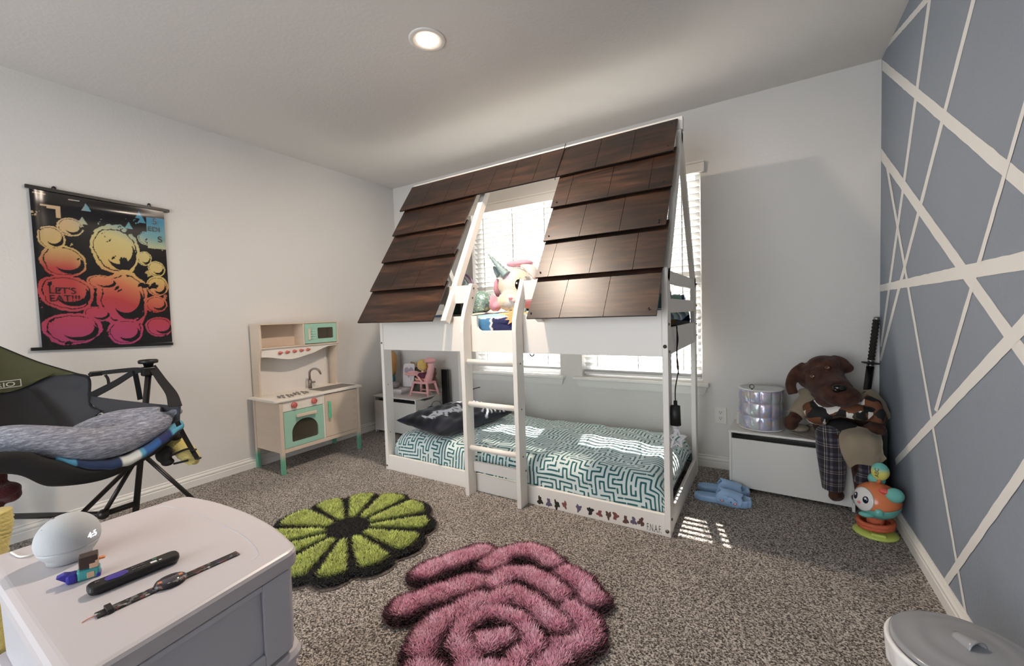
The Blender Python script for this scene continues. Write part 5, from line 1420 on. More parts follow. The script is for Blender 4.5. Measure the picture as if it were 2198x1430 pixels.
# soft ears, limbs, antenna
for (d, r) in (((0.50, -0.62, 0.58), (0.034, 0.028, 0.033)), ((0.05, 0.45, 0.90), (0.034, 0.03, 0.030))):
    mb = MB(); p = on_ball(d, 1.12); mb.ell(p, r); obj('ear', mb, mat('teal_cloth', (112, 184, 172), rough=0.9, vary=0.15, vscale=30), hd)
mb = MB(); mb.ell(on_ball((0.25, -0.62, 0.80), 1.01), (0.026, 0.022, 0.014), mi=0); obj('button', mb, mat('coral_button', (214, 88, 84), rough=0.3), hd)
for d, r in (((-0.10, -0.98, -0.32), (0.017, 0.012, 0.020)), ((-0.78, 0.5, -0.4), (0.015, 0.013, 0.017))):
    mb = MB(); mb.ell(on_ball(d, 1.03), r); obj('hand', mb, m_teal, bdy)
mb = MB(); mb.ell(on_ball((-0.55, -0.62, -0.66), 1.03), (0.030, 0.018, 0.013)); obj('foot', mb, m_teal, bdy)
mb = MB(); mb.cyl((0.010, 0, 0.245), (0.014, 0, 0.272), 0.008, seg=12); obj('antenna_stem', mb, m_orange, hd)
an = MB(); an.ell((0.016, 0, 0.303), (0.034, 0.034, 0.041), seg=28, rings=20)
m_ant = bpy.data.materials.new('antenna_cloth'); m_ant.use_nodes = True
nt = m_ant.node_tree; b = nt.nodes['Principled BSDF']; tc = nt.nodes.new('ShaderNodeTexCoord'); s_ = nt.nodes.new('ShaderNodeSeparateXYZ'); nt.links.new(tc.outputs['Object'], s_.inputs[0])
r_ = ramp(nt, s_.outputs['Z'], [(0.305, (214, 206, 108)), (0.325, (112, 186, 178))]); nt.links.new(r_.outputs['Color'], b.inputs['Base Color']); b.inputs['Roughness'].default_value = 0.9
ao = obj('antenna', an, m_ant, hd)
vs, fs = text_mesh('ABC', 0.022, 0.0003)
Rt = Matrix(((0, 0, -1), (-1, 0, 0), (0, 1, 0)))
rot = Vector((-0.55, -0.84, 0)).normalized().to_track_quat('Z', 'Y').to_matrix()
mb = MB(); mb.add([rot @ (Matrix.Rotation(PI/2, 3, 'Z') @ (Vector((v.x-0.02, v.y-0.008, v.z+0.0335)))) + Vector((0.016, 0, 0.303)) for v in vs], fs); obj('lettering', mb, mat('eye_navy', (0,0,0)), ao)

# ------------------------------------------------------------------ cloud slippers
m_slip = mat('slipper_blue', (150, 182, 218), rough=0.5); m_slipd = mat('slipper_blue_bed', (150, 182, 214), rough=0.55)
def slipper(label, heel, toe, face=True):
    heel = Vector(heel); toe = Vector(toe); d = toe-heel; L = d.length; a = math.atan2(d.y, d.x)
    t = thing('cloud_slipper', label, 'slipper', (heel.x, heel.y, 0), a, 'pale blue cloud slippers')
    def hw(u): return 0.040+0.016*smoothstep(0.25, 0.72, np.array(u))-0.012*math.exp(-((u-0.42)/0.2)**2)
    out = []
    n = 140
    for i in range(n):
        q = 2*PI*i/n; c = math.cos(q); s = math.sin(q)
        u = 0.5+0.5*c; u2 = min(max(u, 0.02), 0.98)
        sup = abs(s)**0.62*(1 if s >= 0 else -1)
        w = float(hw(u2)); sc = 0.97+0.05*abs(math.sin(q*7))
        out.append((L*(0.5+0.5*c*sc), w*sup*sc))
    m = MB(); vs = []; lay = [(0.0, 0.93), (0.006, 1.0), (0.024, 1.02), (0.034, 1.0), (0.035, 0.93), (0.024, 0.86)]
    for z, k in lay:
        for (x, y) in out: vs.append((L/2+(x-L/2)*(1-(1-k)*0.6), y*k, z+0.006*smoothstep(0.6, 1.0, np.array(x/L))*(z > 0.01)))
    fs = [tuple(reversed(range(n)))]
    for k in range(len(lay)-1):
        for i in range(n): j = (i+1) % n; fs.append((k*n+i, k*n+j, (k+1)*n+j, (k+1)*n+i))
    fs.append(tuple((len(lay)-1)*n+i for i in range(n)))
    m.add(vs, fs, 0, True); obj('sole', m, m_slip, t)
    # strap: an arch over the foot with a wavy edge
    def arch(u, v):
        wv = 0.016*abs(math.sin(v*PI*3.0))
        x0_ = L*(0.40+0.06*math.sin(PI*v))-wv; x1_ = L*0.80-0.02*math.sin(PI*v)*0+wv*0.5
        x = x0_+(x1_-x0_)*u+0.010*math.sin(PI*v); q = PI*(v*1.06-0.03)
        w = float(hw(min(0.98, x/L)))*1.04; h = 0.074-0.026*u
        return Vector((x, w*math.cos(q), 0.012+max(0.0, math.sin(q))**0.92*h))
    m = MB(); m.grid(arch, 16, 44); st = obj('strap', m, m_slip, t)
    md = st.modifiers.new('solid', 'SOLIDIFY'); md.thickness = 0.009; md.offset = 1
    # little cloud face on the outer side
    cx = L*0.60
    def P(x, z, dd=0): 
        w = float(hw(min(0.98, x/L)))*1.04+0.010+dd; return (x, -w, z)
    cl = MB()
    for (dx, dz, r) in ((-0.030, 0.0, 0.014), (-0.012, 0.010, 0.018), (0.012, 0.010, 0.019), (0.032, 0.0, 0.014), (0, -0.004, 0.018)): cl.ell(P(cx+dx, 0.036+dz), (r, 0.0045, r*0.85))
    cf = obj('cloud_face', cl, m_slip, t, remesh=0.0022, smooth_mod=3)
    for dx, dz in ((-0.030, -0.002), (0.034, -0.005)):
        m = MB(); m.ell(P(cx+dx, 0.034+dz, 0.0045), (0.008, 0.0014, 0.007)); m.ell(P(cx+dx, 0.035+dz, 0.0058), (0.0035, 0.0008, 0.003), mi=1); obj('cheek', m, [mat('cheek_pink', (196, 96, 110), rough=0.5), mat('shine_white', (0,0,0))], cf)
    for dx in (-0.010, 0.014):
        m = MB(); m.ell(P(cx+dx, 0.036, 0.0045), (0.0026, 0.0012, 0.0026)); obj('eye', m, m_dark, cf)
slipper('pale blue cloud slipper with a blushing face, the one nearer the camera', at(1489, 1067, 'z', 0.0)+Vector((0.006, -0.008, 0)), at(1613, 1087, 'z', 0.0)+Vector((0, -0.006, 0)))
slipper('pale blue cloud slipper tucked behind its mate, beside the bench', at(1483, 1043, 'z', 0.0)+Vector((0.046, -0.028, 0)), at(1609, 1059, 'z', 0.0)+Vector((0, -0.040, 0)))

# ------------------------------------------------------------------ small grey bin with swing handle lid and a white liner
bn = thing('waste_bin', 'small round grey lidded waste bin with white liner by the blue wall', 'bin', (0.383, 1.285, 0))
m_bin = mat('bin_grey', (142, 143, 147), rough=0.22)
m = MB(); m.lathe([(0, 0.0), (0.098, 0.0), (0.100, 0.004), (0.118, 0.285), (0.122, 0.290), (0.116, 0.290), (0.096, 0.008), (0, 0.008)], seg=56); obj('bucket', m, m_bin, bn)
m = MB()
RL = 0.132
m.lathe([(RL-0.004, 0.300), (RL, 0.302), (RL, 0.309), (RL-0.006, 0.314), (RL-0.010, 0.3125), (RL-0.035, 0.322), (RL-0.060, 0.3255), (RL-0.064, 0.3245), (0.05, 0.330), (0.0, 0.332), (0, 0.326), (0.06, 0.322), (RL-0.010, 0.306), (RL-0.004, 0.300)], seg=72); ldo = obj('lid', m, m_bin, bn)
m = MB()
_hd = at(2035, 1352, 'z', 0.33)-at(2080, 1382, 'z', 0.33); hx = Matrix.Rotation(math.atan2(_hd.y, _hd.x), 3, 'Z')
for i in range(11):
    pass
def hnd(u, v):
    q = PI*v; x = -0.020+0.046*u; r = 0.017*(1-0.55*u)
    return hx @ Vector((x, r*1.15*math.cos(q), 0.329+r*math.sin(q)))
m.grid(hnd, 6, 16); h_ = obj('handle', m, m_bin, ldo); md = h_.modifiers.new('solid', 'SOLIDIFY'); md.thickness = 0.003
m = MB()
def liner(u, v):
    a = 2*PI*u; R = random.Random(int(u*1000) % 97)
    w = 0.006*math.sin(a*7+1)+0.004*math.sin(a*13)+0.003*math.sin(a*23+2)
    lf = 0.5+0.5*math.cos(a-math.radians(185))
    if v < 0.35: r = 0.118+0.012*v/0.35+lf*0.010*v/0.35; z = 0.288+0.012*math.sin(v/0.35*PI/2)
    else: k = (v-0.35)/0.65; r = 0.130+lf*0.010*(1-k*0.5)+w*k*0.6-0.004*k; z = 0.298-k*(0.030+0.045*lf)+w*k*0.5
    return Vector((r*math.cos(a), r*math.sin(a), z))
m.grid(liner, 120, 14); ln = obj('liner', m, mat('liner_white', (222, 222, 222), rough=0.4), bn)
md = ln.modifiers.new('solid', 'SOLIDIFY'); md.thickness = 0.001
# ------------------------------------------------------------------ white plastic drawer cart in the foreground
m_plast = mat('cart_plastic', (196, 190, 192), rough=0.35)
m_plast2 = mat('cart_plastic_shade', (194, 193, 199), rough=0.3)
CZ = 0.620
cart = thing('drawer_cart', 'white plastic drawer cart in the foreground with a remote and watch on top', 'drawer cart', (-1.11, 0.31, 0))
def round_poly(P, r, n=6):
    out = []; N = len(P)
    for i in range(N):
        p = Vector((*P[i], 0)); a = Vector((*P[i-1], 0)); c = Vector((*P[(i+1) % N], 0)); rr = r[i] if isinstance(r, (list, tuple)) else r
        u = (a-p); v = (c-p); d = min(rr, u.length*0.45, v.length*0.45); u = u.normalized()*d; v = v.normalized()*d
        for k in range(n+1):
            t = k/n; q = p+u*(1-t)**2+v*t**2; out.append((q.x, q.y))
    return out
TOPP = [(-0.802, 0.128), (-0.850, 0.486), (-0.985, 0.512), (-1.130, 0.519), (-1.290, 0.508), (-1.405, 0.484), (-1.412, 0.128)]
top = round_poly(TOPP, [0.018, 0.028, 0.06, 0.06, 0.06, 0.028, 0.018])
def inset(P, d):
    cx = sum(p[0] for p in P)/len(P); cy = sum(p[1] for p in P)/len(P)
    return [(cx+(x-cx)*(1-d/0.30), cy+(y-cy)*(1-d/0.19)) for x, y in P]
def loft(layers, cap0=True, cap1=True, mi=0, smooth=False):
    m = MB(); n = len(layers[0][0]); vs = []
    for P, z in layers: vs += [(x, y, z) for x, y in P]
    fs = []
    for k in range(len(layers)-1):
        for i in range(n): j = (i+1) % n; fs.append((k*n+i, (k+1)*n+i, (k+1)*n+j, k*n+j))
    if cap0: fs.append(tuple(range(n)))
    if cap1: fs.append(tuple(reversed([(len(layers)-1)*n+i for i in range(n)])))
    return m.add(vs, fs, mi, smooth)
cp = lambda nm, m, mt_, par=None, **k: obj(nm, m, mt_, par or cart, world=True, **k)
cp('top', loft([(inset(top, 0.010), CZ-0.034), (inset(top, 0.001), CZ-0.033), (top, CZ-0.028), (top, CZ-0.008), (inset(top, 0.0035), CZ-0.0025), (inset(top, 0.009), CZ-0.0005), (inset(top, 0.012), CZ)]), m_plast)
# shallow curved groove line near the front of the top
gl = bez([(-1.385, 0.402, CZ), (-1.360, 0.428, CZ), (-1.250, 0.447, CZ), (-1.12, 0.452, CZ), (-1.00, 0.449, CZ), (-0.905, 0.430, CZ), (-0.885, 0.405, CZ)], 40)
m = MB(); m.tube([(p.x, p.y, p.z-0.0012) for p in gl], [0.0006]+[0.0022]*(len(gl)-2)+[0.0006], seg=8); cp('ridge', m, m_plast2)
lv = [0.585, 0.400, 0.200, 0.004]
for k in range(3):
    z1, z0 = lv[k], lv[k+1]
    ins = 0.014
    body = inset(top, ins)
    fr = cp('drawer', loft([(inset(top, ins+0.006), z0+0.006), (body, z0+0.012), (inset(top, ins-0.002), z1-0.001)]), m_plast2)
    # rim between the tiers, proud of the drawers
    if k < 2: m = loft([(inset(top, 0.012), z0-0.020), (inset(top, 0.002), z0-0.015), (inset(top, 0.000), z0-0.004), (inset(top, 0.006), z0+0.006)]); cp('rim', m, m_plast)
    # frame round the sunken side panel (the side that faces right)
    xs = lambda y, z: -0.804-(y-0.128)*0.134-0.004-(z1-z)*0.02
    m = MB()
    def bar(y0, y1, za, zb):
        vs = []
        for (y, z) in ((y0, za), (y1, za), (y1, zb), (y0, zb)):
            vs.append((xs(y, z)-0.004, y, z)); vs.append((xs(y, z)+0.004, y, z))
        m.add(vs, [(0, 2, 4, 6), (1, 7, 5, 3), (0, 1, 3, 2), (2, 3, 5, 4), (4, 5, 7, 6), (6, 7, 1, 0)])
    bar(0.150, 0.200, z0+0.014, z1-0.001); bar(0.405, 0.462, z0+0.014, z1-0.001); bar(0.200, 0.405, z0+0.014, z0+0.042); bar(0.200, 0.405, z1-0.012, z1-0.001)
    cp('side_frame', m, m_plast2, bevel=0.002)
m = MB()
for x, y in ((-0.86, 0.18), (-0.89, 0.44), (-1.36, 0.44), (-1.36, 0.18)): m.cyl((x, y, 0.0), (x, y, 0.012), 0.018, seg=14)
for i, (x, y) in enumerate(((-0.86, 0.18), (-0.89, 0.44), (-1.36, 0.44), (-1.36, 0.18))):
    m = MB(); m.cyl((x, y, 0.0), (x, y, 0.012), 0.018, seg=14); cp('foot', m, m_plast2)

# ------------------------------------------------------------------ things on the cart
ZT_ = CZ+0.0004
ec = at(146, 1152, 'z', 0.667)
echo = thing('smart_speaker', 'round pale grey fabric smart speaker with glowing clock digits on the cart', 'speaker', (ec.x, ec.y, ZT_))
r = 0.0495
prof = [(0, 0), (0.030, 0.0), (0.034, 0.0015)]+[(r*math.sin(a), 0.045-r*math.cos(a)) for a in [math.radians(q) for q in range(44, 76, 6)]]
m = MB(); m.lathe([(x*0.999, z) for x, z in prof], seg=56); obj('base', m, mat('speaker_base', (178, 180, 182), rough=0.5), echo)
m = MB(); m.lathe([(r*math.sin(a), 0.045-r*math.cos(a)) for a in [math.radians(74+106*i/26) for i in range(27)]], seg=64); obj('shell', m, mat('speaker_fabric', (184, 186, 188), rough=0.85, bump=0.25, bscale=900), echo)
vs, fs = text_mesh('4:5', 0.016, 0.0002)
d = Vector((0.80, 0.60, 0.10)).normalized(); Rq = Matrix((( -d.y, 0, d.x), (d.x, 0, d.y), (0, 1, 0)))
m = MB()
for vv, ff in ((vs, fs),):
    pts = []
    for v in vv:
        a = (v.x-0.012)/r; hgt = v.y-0.001
        dir_ = (Matrix.Rotation(a, 3, 'Z') @ d); dir_.z = 0; dir_.normalize()
        z = 0.045+hgt; rr = math.sqrt(max(0, r*r-hgt*hgt))+0.0003+v.z
        pts.append((dir_.x*rr, dir_.y*rr, z))
    m.add(pts, ff)
obj('clock_digits', m, mat('digit_glow', (250, 250, 255), emit=(240, 246, 255), estr=2.2), echo)
m = MB(); m.ell((-0.006, -0.018, 0.092), (0.004, 0.0025, 0.001)); m.ell((-0.020, -0.030, 0.078), (0.0022, 0.0015, 0.002)); m.ell((0.006, -0.036, 0.078), (0.001, 0.001, 0.001)); obj('mark', m, mat('smudge', (120, 116, 112), rough=0.8), echo)
c0 = at(80, 1168, 'z', 0.64)
m = MB(); m.tube(bez([(c0.x+0.010, c0.y+0.004, 0.640), (c0.x+0.001, c0.y-0.006, 0.637), (c0.x-0.004, c0.y-0.004, 0.629), (c0.x+0.004, c0.y+0.004, 0.6245), (c0.x+0.004, c0.y-0.014, 0.6232), (c0.x-0.01, c0.y-0.025, 0.6228), (c0.x-0.05, c0.y-0.03, 0.6228)], 40), 0.0018, seg=8)
obj('power_cord', m, mat('white_cord', (0,0,0)), echo, world=True)

# blocky rubber duck
p0, p1 = at(150, 1252, 'z', ZT_), at(213, 1232, 'z', ZT_); dd = p1-p0
dk = thing('rubber_duck', 'small blocky rubber duck, brown head and teal body, beside the remote', 'toy duck', (p0.x+dd.x*0.5, p0.y+dd.y*0.5, ZT_), math.atan2(dd.y, dd.x))
m = MB(); m.box(-0.010, 0.022, -0.011, 0.011, 0.0, 0.020, 0.004); obj('body', m, mat('duck_teal', (72, 158, 160), rough=0.45), dk)
m = MB(); m.box(-0.024, -0.0085, -0.0115, 0.0115, 0.0005, 0.018, 0.004); m.prism([(-0.024, 0.006), (-0.015, 0.017), (-0.026, 0.021), (-0.036, 0.018)], 0.015, Matrix(((1,0,0,0),(0,0,-1,0.0075),(0,1,0,0),(0,0,0,1)))); m.box(0.016, 0.0226, -0.0116, 0.0116, 0.0, 0.008, 0.002); obj('trousers', m, mat('duck_blue', (50, 46, 150), rough=0.45), dk)
m = MB(); m.box(-0.006, 0.020, -0.012, 0.012, 0.0225, 0.045, 0.0015); hd_ = obj('head', m, mat('duck_brown', (58, 42, 36), rough=0.5), dk)
m = MB(); m.box(0.008, 0.0204, -0.0124, 0.0124, 0.0205, 0.030, 0.0008); m.box(0.016, 0.0206, -0.0122, 0.0122, 0.0285, 0.034, 0.0008); obj('face', m, mat('duck_skin', (206, 168, 140), rough=0.5), hd_)
m = MB(); m.box(0.004, 0.014, -0.0116, -0.0105, 0.003, 0.014, 0.0003); obj('wing', m, mat('duck_skin', (0,0,0)), dk)
m = MB(); m.box(0.0205, 0.030, -0.005, 0.005, 0.029, 0.033, 0.0018); obj('beak', m, mat('duck_orange', (236, 156, 98), rough=0.4), hd_)

# remote control
p0, p1 = at(196, 1268, 'z', ZT_+0.008), at(376, 1196, 'z', ZT_+0.008); dd = p1-p0; L = dd.length+0.012
rc_ = thing('remote_control', 'black curved remote control with purple pad lying on the cart', 'remote control', ((p0.x+p1.x)/2, (p0.y+p1.y)/2, ZT_), math.atan2(dd.y, dd.x))
W_ = 0.0165
def stad(k): return [(x, y) for x, y in round_poly([(-L/2*1.0+(1-k)*0.014, -W_*k), (L/2-(1-k)*0.014, -W_*k), (L/2-(1-k)*0.014, W_*k), (-L/2+(1-k)*0.014, W_*k)], 0.014*k, 6)]
obj('body', loft([(stad(0.55), 0.0), (stad(0.85), 0.003), (stad(1.0), 0.009), (stad(0.96), 0.0155), (stad(0.84), 0.0175)], smooth=False), mat('remote_black', (16, 16, 18), rough=0.35), rc_)
m = MB(); m.box(-0.041, -0.012, -0.0085, 0.0085, 0.0172, 0.0186, 0.0012); m.ell((-0.0265, 0, 0.0180), (0.0165, 0.0115, 0.0012)); obj('direction_pad', m, mat('remote_purple', (66, 52, 140), rough=0.4), rc_)
for (x, y, w, mt2) in ((-0.052, 0.004, 0.003, 'k'), (-0.003, 0.005, 0.0025, 'k'), (0.004, 0.0045, 0.0025, 'k'), (-0.003, -0.005, 0.0025, 'k'), (0.004, -0.005, 0.0025, 'k'), (0.011, 0.005, 0.0025, 'k'), (0.011, -0.005, 0.0025, 'k'), (0.026, -0.005, 0.0048, 'w'), (0.036, -0.006, 0.0022, 'w'), (0.030, 0.007, 0.0035, 'g')):
    m = MB(); m.box(x-w, x+w, y-w*0.8, y+w*0.8, 0.0172, 0.0184, 0.0005); obj('button', m, {'k': mat('button_grey', (74, 76, 78), rough=0.5), 'w': mat('button_white', (218, 212, 214), rough=0.5), 'g': mat('button_green', (62, 120, 100), rough=0.5)}[mt2], rc_)

# patterned watch band
p0, p1 = at(205, 1322, 'z', ZT_+0.002), at(511, 1186, 'z', ZT_+0.002); dd = p1-p0; L = dd.length
wt = thing('wrist_watch', 'thin dark patterned wrist watch stretched out on the cart', 'watch', ((p0.x+p1.x)/2, (p0.y+p1.y)/2, ZT_), math.atan2(dd.y, dd.x))
def band_mat():
    m = bpy.data.materials.new('printed_band'); m.use_nodes = True
    nt = m.node_tree; b = nt.nodes['Principled BSDF']; tc = nt.nodes.new('ShaderNodeTexCoord')
    v = nt.nodes.new('ShaderNodeTexVoronoi'); v.inputs['Scale'].default_value = 170; nt.links.new(tc.outputs['Object'], v.inputs['Vector'])
    sp = nt.nodes.new('ShaderNodeSeparateColor'); nt.links.new(v.outputs['Color'], sp.inputs[0])
    r = ramp(nt, sp.outputs[0], [(0.0, (26, 22, 22)), (0.45, (46, 36, 34)), (0.66, (110, 62, 58)), (0.76, (96, 98, 96)), (0.86, (150, 148, 142)), (0.92, (36, 44, 74))], 'CONSTANT')
    nt.links.new(r.outputs['Color'], b.inputs['Base Color']); b.inputs['Roughness'].default_value = 0.5; return m
m_band = band_mat()
fx = -L*0.03
m = MB(); m.box(fx+0.016, L/2, -0.0095, 0.0095, 0.0, 0.0026, 0.001); obj('strap', m, m_band, wt)
m = MB(); m.box(-L/2, fx-0.016, -0.0100, 0.0100, 0.0, 0.0030, 0.001); obj('strap', m, m_band, wt)
m = MB(); m.lathe([(0, 0.0), (0.0165, 0.0), (0.0185, 0.004), (0.0165, 0.0085), (0.0135, 0.0095), (0, 0.0098)], seg=36, c=(fx, 0, 0.0003), M=Matrix.Diagonal((1.35, 1.15, 1))); cs_ = obj('case', m, m_band, wt)
m = MB(); m.lathe([(0, 0.0006), (0.0128, 0.0004), (0.0130, 0)], seg=30, c=(fx, 0, 0.0099), M=Matrix.Diagonal((1.35, 1.15, 1))); obj('dial', m, mat('watch_dial', (74, 70, 78), rough=0.12), cs_)
for s in (-1, 1):
    m = MB(); m.box(fx+s*0.0155-0.003, fx+s*0.0155+0.003, -0.004, 0.004, 0.0095, 0.0105, 0.0004); obj('lug', m, mat('lug_orange', (196, 122, 86), rough=0.5), cs_)
m = MB(); m.box(-L/2+0.012, -L/2+0.021, -0.0125, 0.0125, 0.0, 0.0075, 0.001); obj('buckle', m, m_black, wt)
m = MB(); m.tube([(-L/2+0.002, 0, 0.002), (-L/2-0.008, 0.002, 0.0015), (-L/2-0.016, -0.001, 0.001)], 0.0009, seg=6); obj('loose_thread', m, mat('thread_orange', (226, 142, 116), rough=0.7), wt)

# ------------------------------------------------------------------ hanging poster on the left wall
po = thing('hanging_poster', 'dark glossy poster with blue to magenta blots hung from black rails', 'poster', (XL+0.012, 0.845, 1.0))
PY0, PY1, PZ0, PZ1 = 0.562, 1.135, 0.992, 1.846
nu, nv = 190, 280
uu, vv = np.meshgrid(np.linspace(0, 1, nu+1), np.linspace(0, 1, nv+1), indexing='ij')
def hsv_mix(stops, t):
    t = np.clip(t, 0, 1); xs = [s[0] for s in stops]; out = np.zeros(t.shape+(3,))
    for k in range(3): out[..., k] = np.interp(t, xs, [lin(s[1])[k] for s in stops])
    return out
tg = vv+0.12*(uu-0.5)+0.03*np.sin(uu*9)
G = hsv_mix([(0.0, (168, 66, 112)), (0.16, (176, 66, 92)), (0.30, (178, 66, 66)), (0.42, (200, 116, 84)), (0.55, (206, 176, 108)), (0.74, (204, 190, 130)), (0.86, (110, 158, 162)), (1.0, (72, 138, 172))], tg)
G2 = hsv_mix([(0.0, (170, 66, 112)), (0.3, (176, 66, 70)), (0.52, (176, 70, 66)), (0.66, (200, 170, 110)), (0.9, (206, 176, 140)), (1.0, (190, 170, 150))], vv)
wl_ = smoothstep(0.42, 0.18, uu)[..., None] if False else (1-smoothstep(0.22, 0.42, uu))[..., None]
G = G*(1-wl_)+G2*wl_
def fbm(x, y, s, seed=0):
    g = np.random.default_rng(seed); o = np.zeros_like(x); a = 1
    for k in range(5):
        for _ in range(3):
            th = g.uniform(0, 6.28); ph = g.uniform(0, 6.28); o += a*np.sin(s*(x*np.cos(th)+y*1.5*np.sin(th))+ph+1.7*o)/3
        s *= 1.9; a *= 0.62
    return o
N1 = fbm(uu, vv, 9, 1); N2 = fbm(uu, vv, 22, 2)
colmask = np.zeros_like(uu)                                  # 1 where the coloured ink shows
def blobm(cx, cy, rx, ry, w=0.25, p=2.2, wob=0.05):
    d = (np.abs((uu-cx)/rx)**p+np.abs((vv-cy)/ry)**p)**(1/p)+wob*N1
    return d
shapes = [(0.57, 0.66, 0.19, 0.175), (0.60, 0.33, 0.20, 0.20), (0.19, 0.56, 0.16, 0.10), (0.19, 0.36, 0.19, 0.115), (0.25, 0.79, 0.09, 0.06), (0.84, 0.77, 0.08, 0.05), (0.12, 0.71, 0.09, 0.07),
          (0.90, 0.55, 0.075, 0.055), (0.90, 0.42, 0.09, 0.075), (0.88, 0.29, 0.10, 0.06), (0.60, 0.09, 0.14, 0.09), (0.22, 0.12, 0.20, 0.10), (0.90, 0.12, 0.12, 0.07), (0.45, 0.44, 0.12, 0.05), (0.80, 0.62, 0.06, 0.05), (0.40, 0.22, 0.10, 0.05)]
for s in shapes:
    d = blobm(*s, wob=0.09)-0.05*N2; colmask = np.maximum(colmask, ((d < 1.0) & (np.abs(d-0.84) > 0.022)).astype(float))
    # plain rings and crescents inside each blot
    colmask *= 1-((np.hypot((uu-s[0]-s[2]*0.25)/s[2], (vv-s[1]+s[3]*0.15)/s[3]) < 0.62) & (np.hypot((uu-s[0]-s[2]*0.10)/s[2], (vv-s[1]-s[3]*0.10)/s[3]) > 0.62)).astype(float)
colmask = np.where(N2 > 0.95, 0, colmask); colmask = np.where((colmask == 0) & (N2 < -1.15) & (vv < 0.9), 0.8, colmask)
for (a, b_, c, d_) in ((0.10, 0.17, 0.895, 0.915), (0.16, 0.19, 0.84, 0.915), (0.06, 0.19, 0.905, 0.915), (0.02, 0.10, 0.975, 0.985), (0.25, 0.33, 0.965, 0.972), (0.92, 0.99, 0.90, 0.93), (0.90, 1.0, 0.80, 0.83)):
    colmask = np.where((uu > a) & (uu < b_) & (vv > c) & (vv < d_), 1, colmask)
for (cx, cy, sx) in ((0.37, 0.93, 1), (0.34, 0.84, 1), (0.69, 0.845, 1), (0.78, 0.93, -1), (0.80, 0.90, 1)):
    tri = (np.abs(uu-cx) < 0.035*(1-(vv-cy+0.02)/0.05)) & (vv > cy-0.02) & (vv < cy+0.03); colmask = np.where(tri, 1, colmask)
colmask = np.where((uu > 0.84) & (vv > 0.70) & (vv < 0.925), 1, colmask)
C_ = G*0.92*colmask[..., None]+np.array(lin((22, 20, 22))[:3])*(1-colmask[..., None])
vs = []; fs = []
for i in range(nu+1):
    for j in range(nv+1):
        u, v = i/nu, j/nv
        bow = 0.012*math.exp(-((v-0.93)/0.05)**2)*math.exp(-((u-0.55)/0.35)**2)+0.006*math.exp(-((u-0.02)/0.05)**2)
        vs.append((XL+0.010+bow+0.0025*math.sin(u*4)*math.sin(v*5), PY0+(PY1-PY0)*u, PZ0+(PZ1-PZ0)*v))
fs = [(i*(nv+1)+j, (i+1)*(nv+1)+j, (i+1)*(nv+1)+j+1, i*(nv+1)+j+1) for i in range(nu) for j in range(nv)]
m = MB(); m.add(vs, fs, 0, True)
pr_ = obj('print', m, attr_mat('poster_gloss', rough=0.22, spec=0.5), po, world=True, cols=np.concatenate([C_.reshape(-1, 3), np.ones(((nu+1)*(nv+1), 1))], 1))
def wall_text(s, size, y, z, mt_, sx=1.0, ex=0.0005, x=XL+0.0155):
    vs, fs = text_mesh(s, size, ex, sx); m = MB(); m.add([(x+v.z, y+v.x, z+v.y) for v in vs], fs); return obj('lettering', m, mt_, pr_, world=True)
m_ink = mat('poster_ink', (24, 22, 22), rough=0.35)
wall_text("LET'S", 0.050, 0.602, 1.294, m_ink, 0.95); wall_text('EAT!!!', 0.050, 0.602, 1.252, m_ink, 0.95)
wall_text('5', 0.052, 1.070, 1.745, m_ink, 1.1); wall_text('EDI', 0.040, 1.045, 1.700, m_ink, 1.1); wall_text('S', 0.052, 1.092, 1.635, m_ink, 1.1)
for nm, (y0, z0, y1, z1) in (('top_rail', (0.549, 1.858, 1.165, 1.844)), ('bottom_rail', (0.523, 0.997, 1.136, 0.979))):
    m = MB(); m.tube([(XL+0.010, y0, z0), (XL+0.010, y1, z1)], 0.012, seg=4, flat=1.0); obj(nm, m, m_black, po, world=True)
for y, z in ((0.655, 1.868), (1.065, 1.862)):
    m = MB(); m.tube([(XL+0.006, y-0.008, z-0.008), (XL+0.006, y-0.006, z+0.008), (XL+0.006, y+0.006, z+0.008), (XL+0.006, y+0.008, z-0.008)], 0.0025, seg=8); m.ell((XL+0.006, y, z+0.008), 0.006); obj('hook', m, m_black, po, world=True)

# ------------------------------------------------------------------ hammock camp chair on its stand
m_tubeb = mat('stand_tube', (50, 46, 44), rough=0.35, metal=0.5)
m_web = mat('black_webbing', (24, 22, 22), rough=0.85)
m_cloth = mat('charcoal_canvas', (58, 58, 62), rough=0.85, bump=0.2, bscale=300)
m_cloth2 = mat('dark_canvas', (30, 29, 30), rough=0.9)
m_olive = mat('olive_canvas', (74, 74, 46), rough=0.85, bump=0.2, bscale=300)
def X_(px, py, x): return at(px, py, 'x', x)
XP = -2.76
a_, b2 = X_(319, 800, XP), X_(292, 1090, XP); dp = (b2-a_)
foot = a_+dp*((a_.z-0.012)/(a_.z-b2.z))
chair = thing('hammock_chair', 'olive and charcoal hammock camp chair on a black stand by the poster wall', 'camp chair', (foot.x, foot.y-0.4, 0))
cw = lambda nm, m, mt_, par=None, **k: obj(nm, m, mt_, par or chair, world=True, **k)
pole = MB(); pole.tube([foot, a_], 0.0135, seg=16); po_ = cw('pole', pole, m_tubeb)
m = MB(); tt = X_(318, 776, XP)
m.lathe([(0, -0.030), (0.018, -0.030), (0.022, -0.012), (0.040, -0.009), (0.042, 0.004), (0.036, 0.010), (0, 0.013)], seg=36, c=tt); m.box(-0.02, 0.02, -0.03, 0.025, -0.075, -0.028, 0.006, M=Matrix.Translation(tt)); cw('pole_cap', m, m_black)
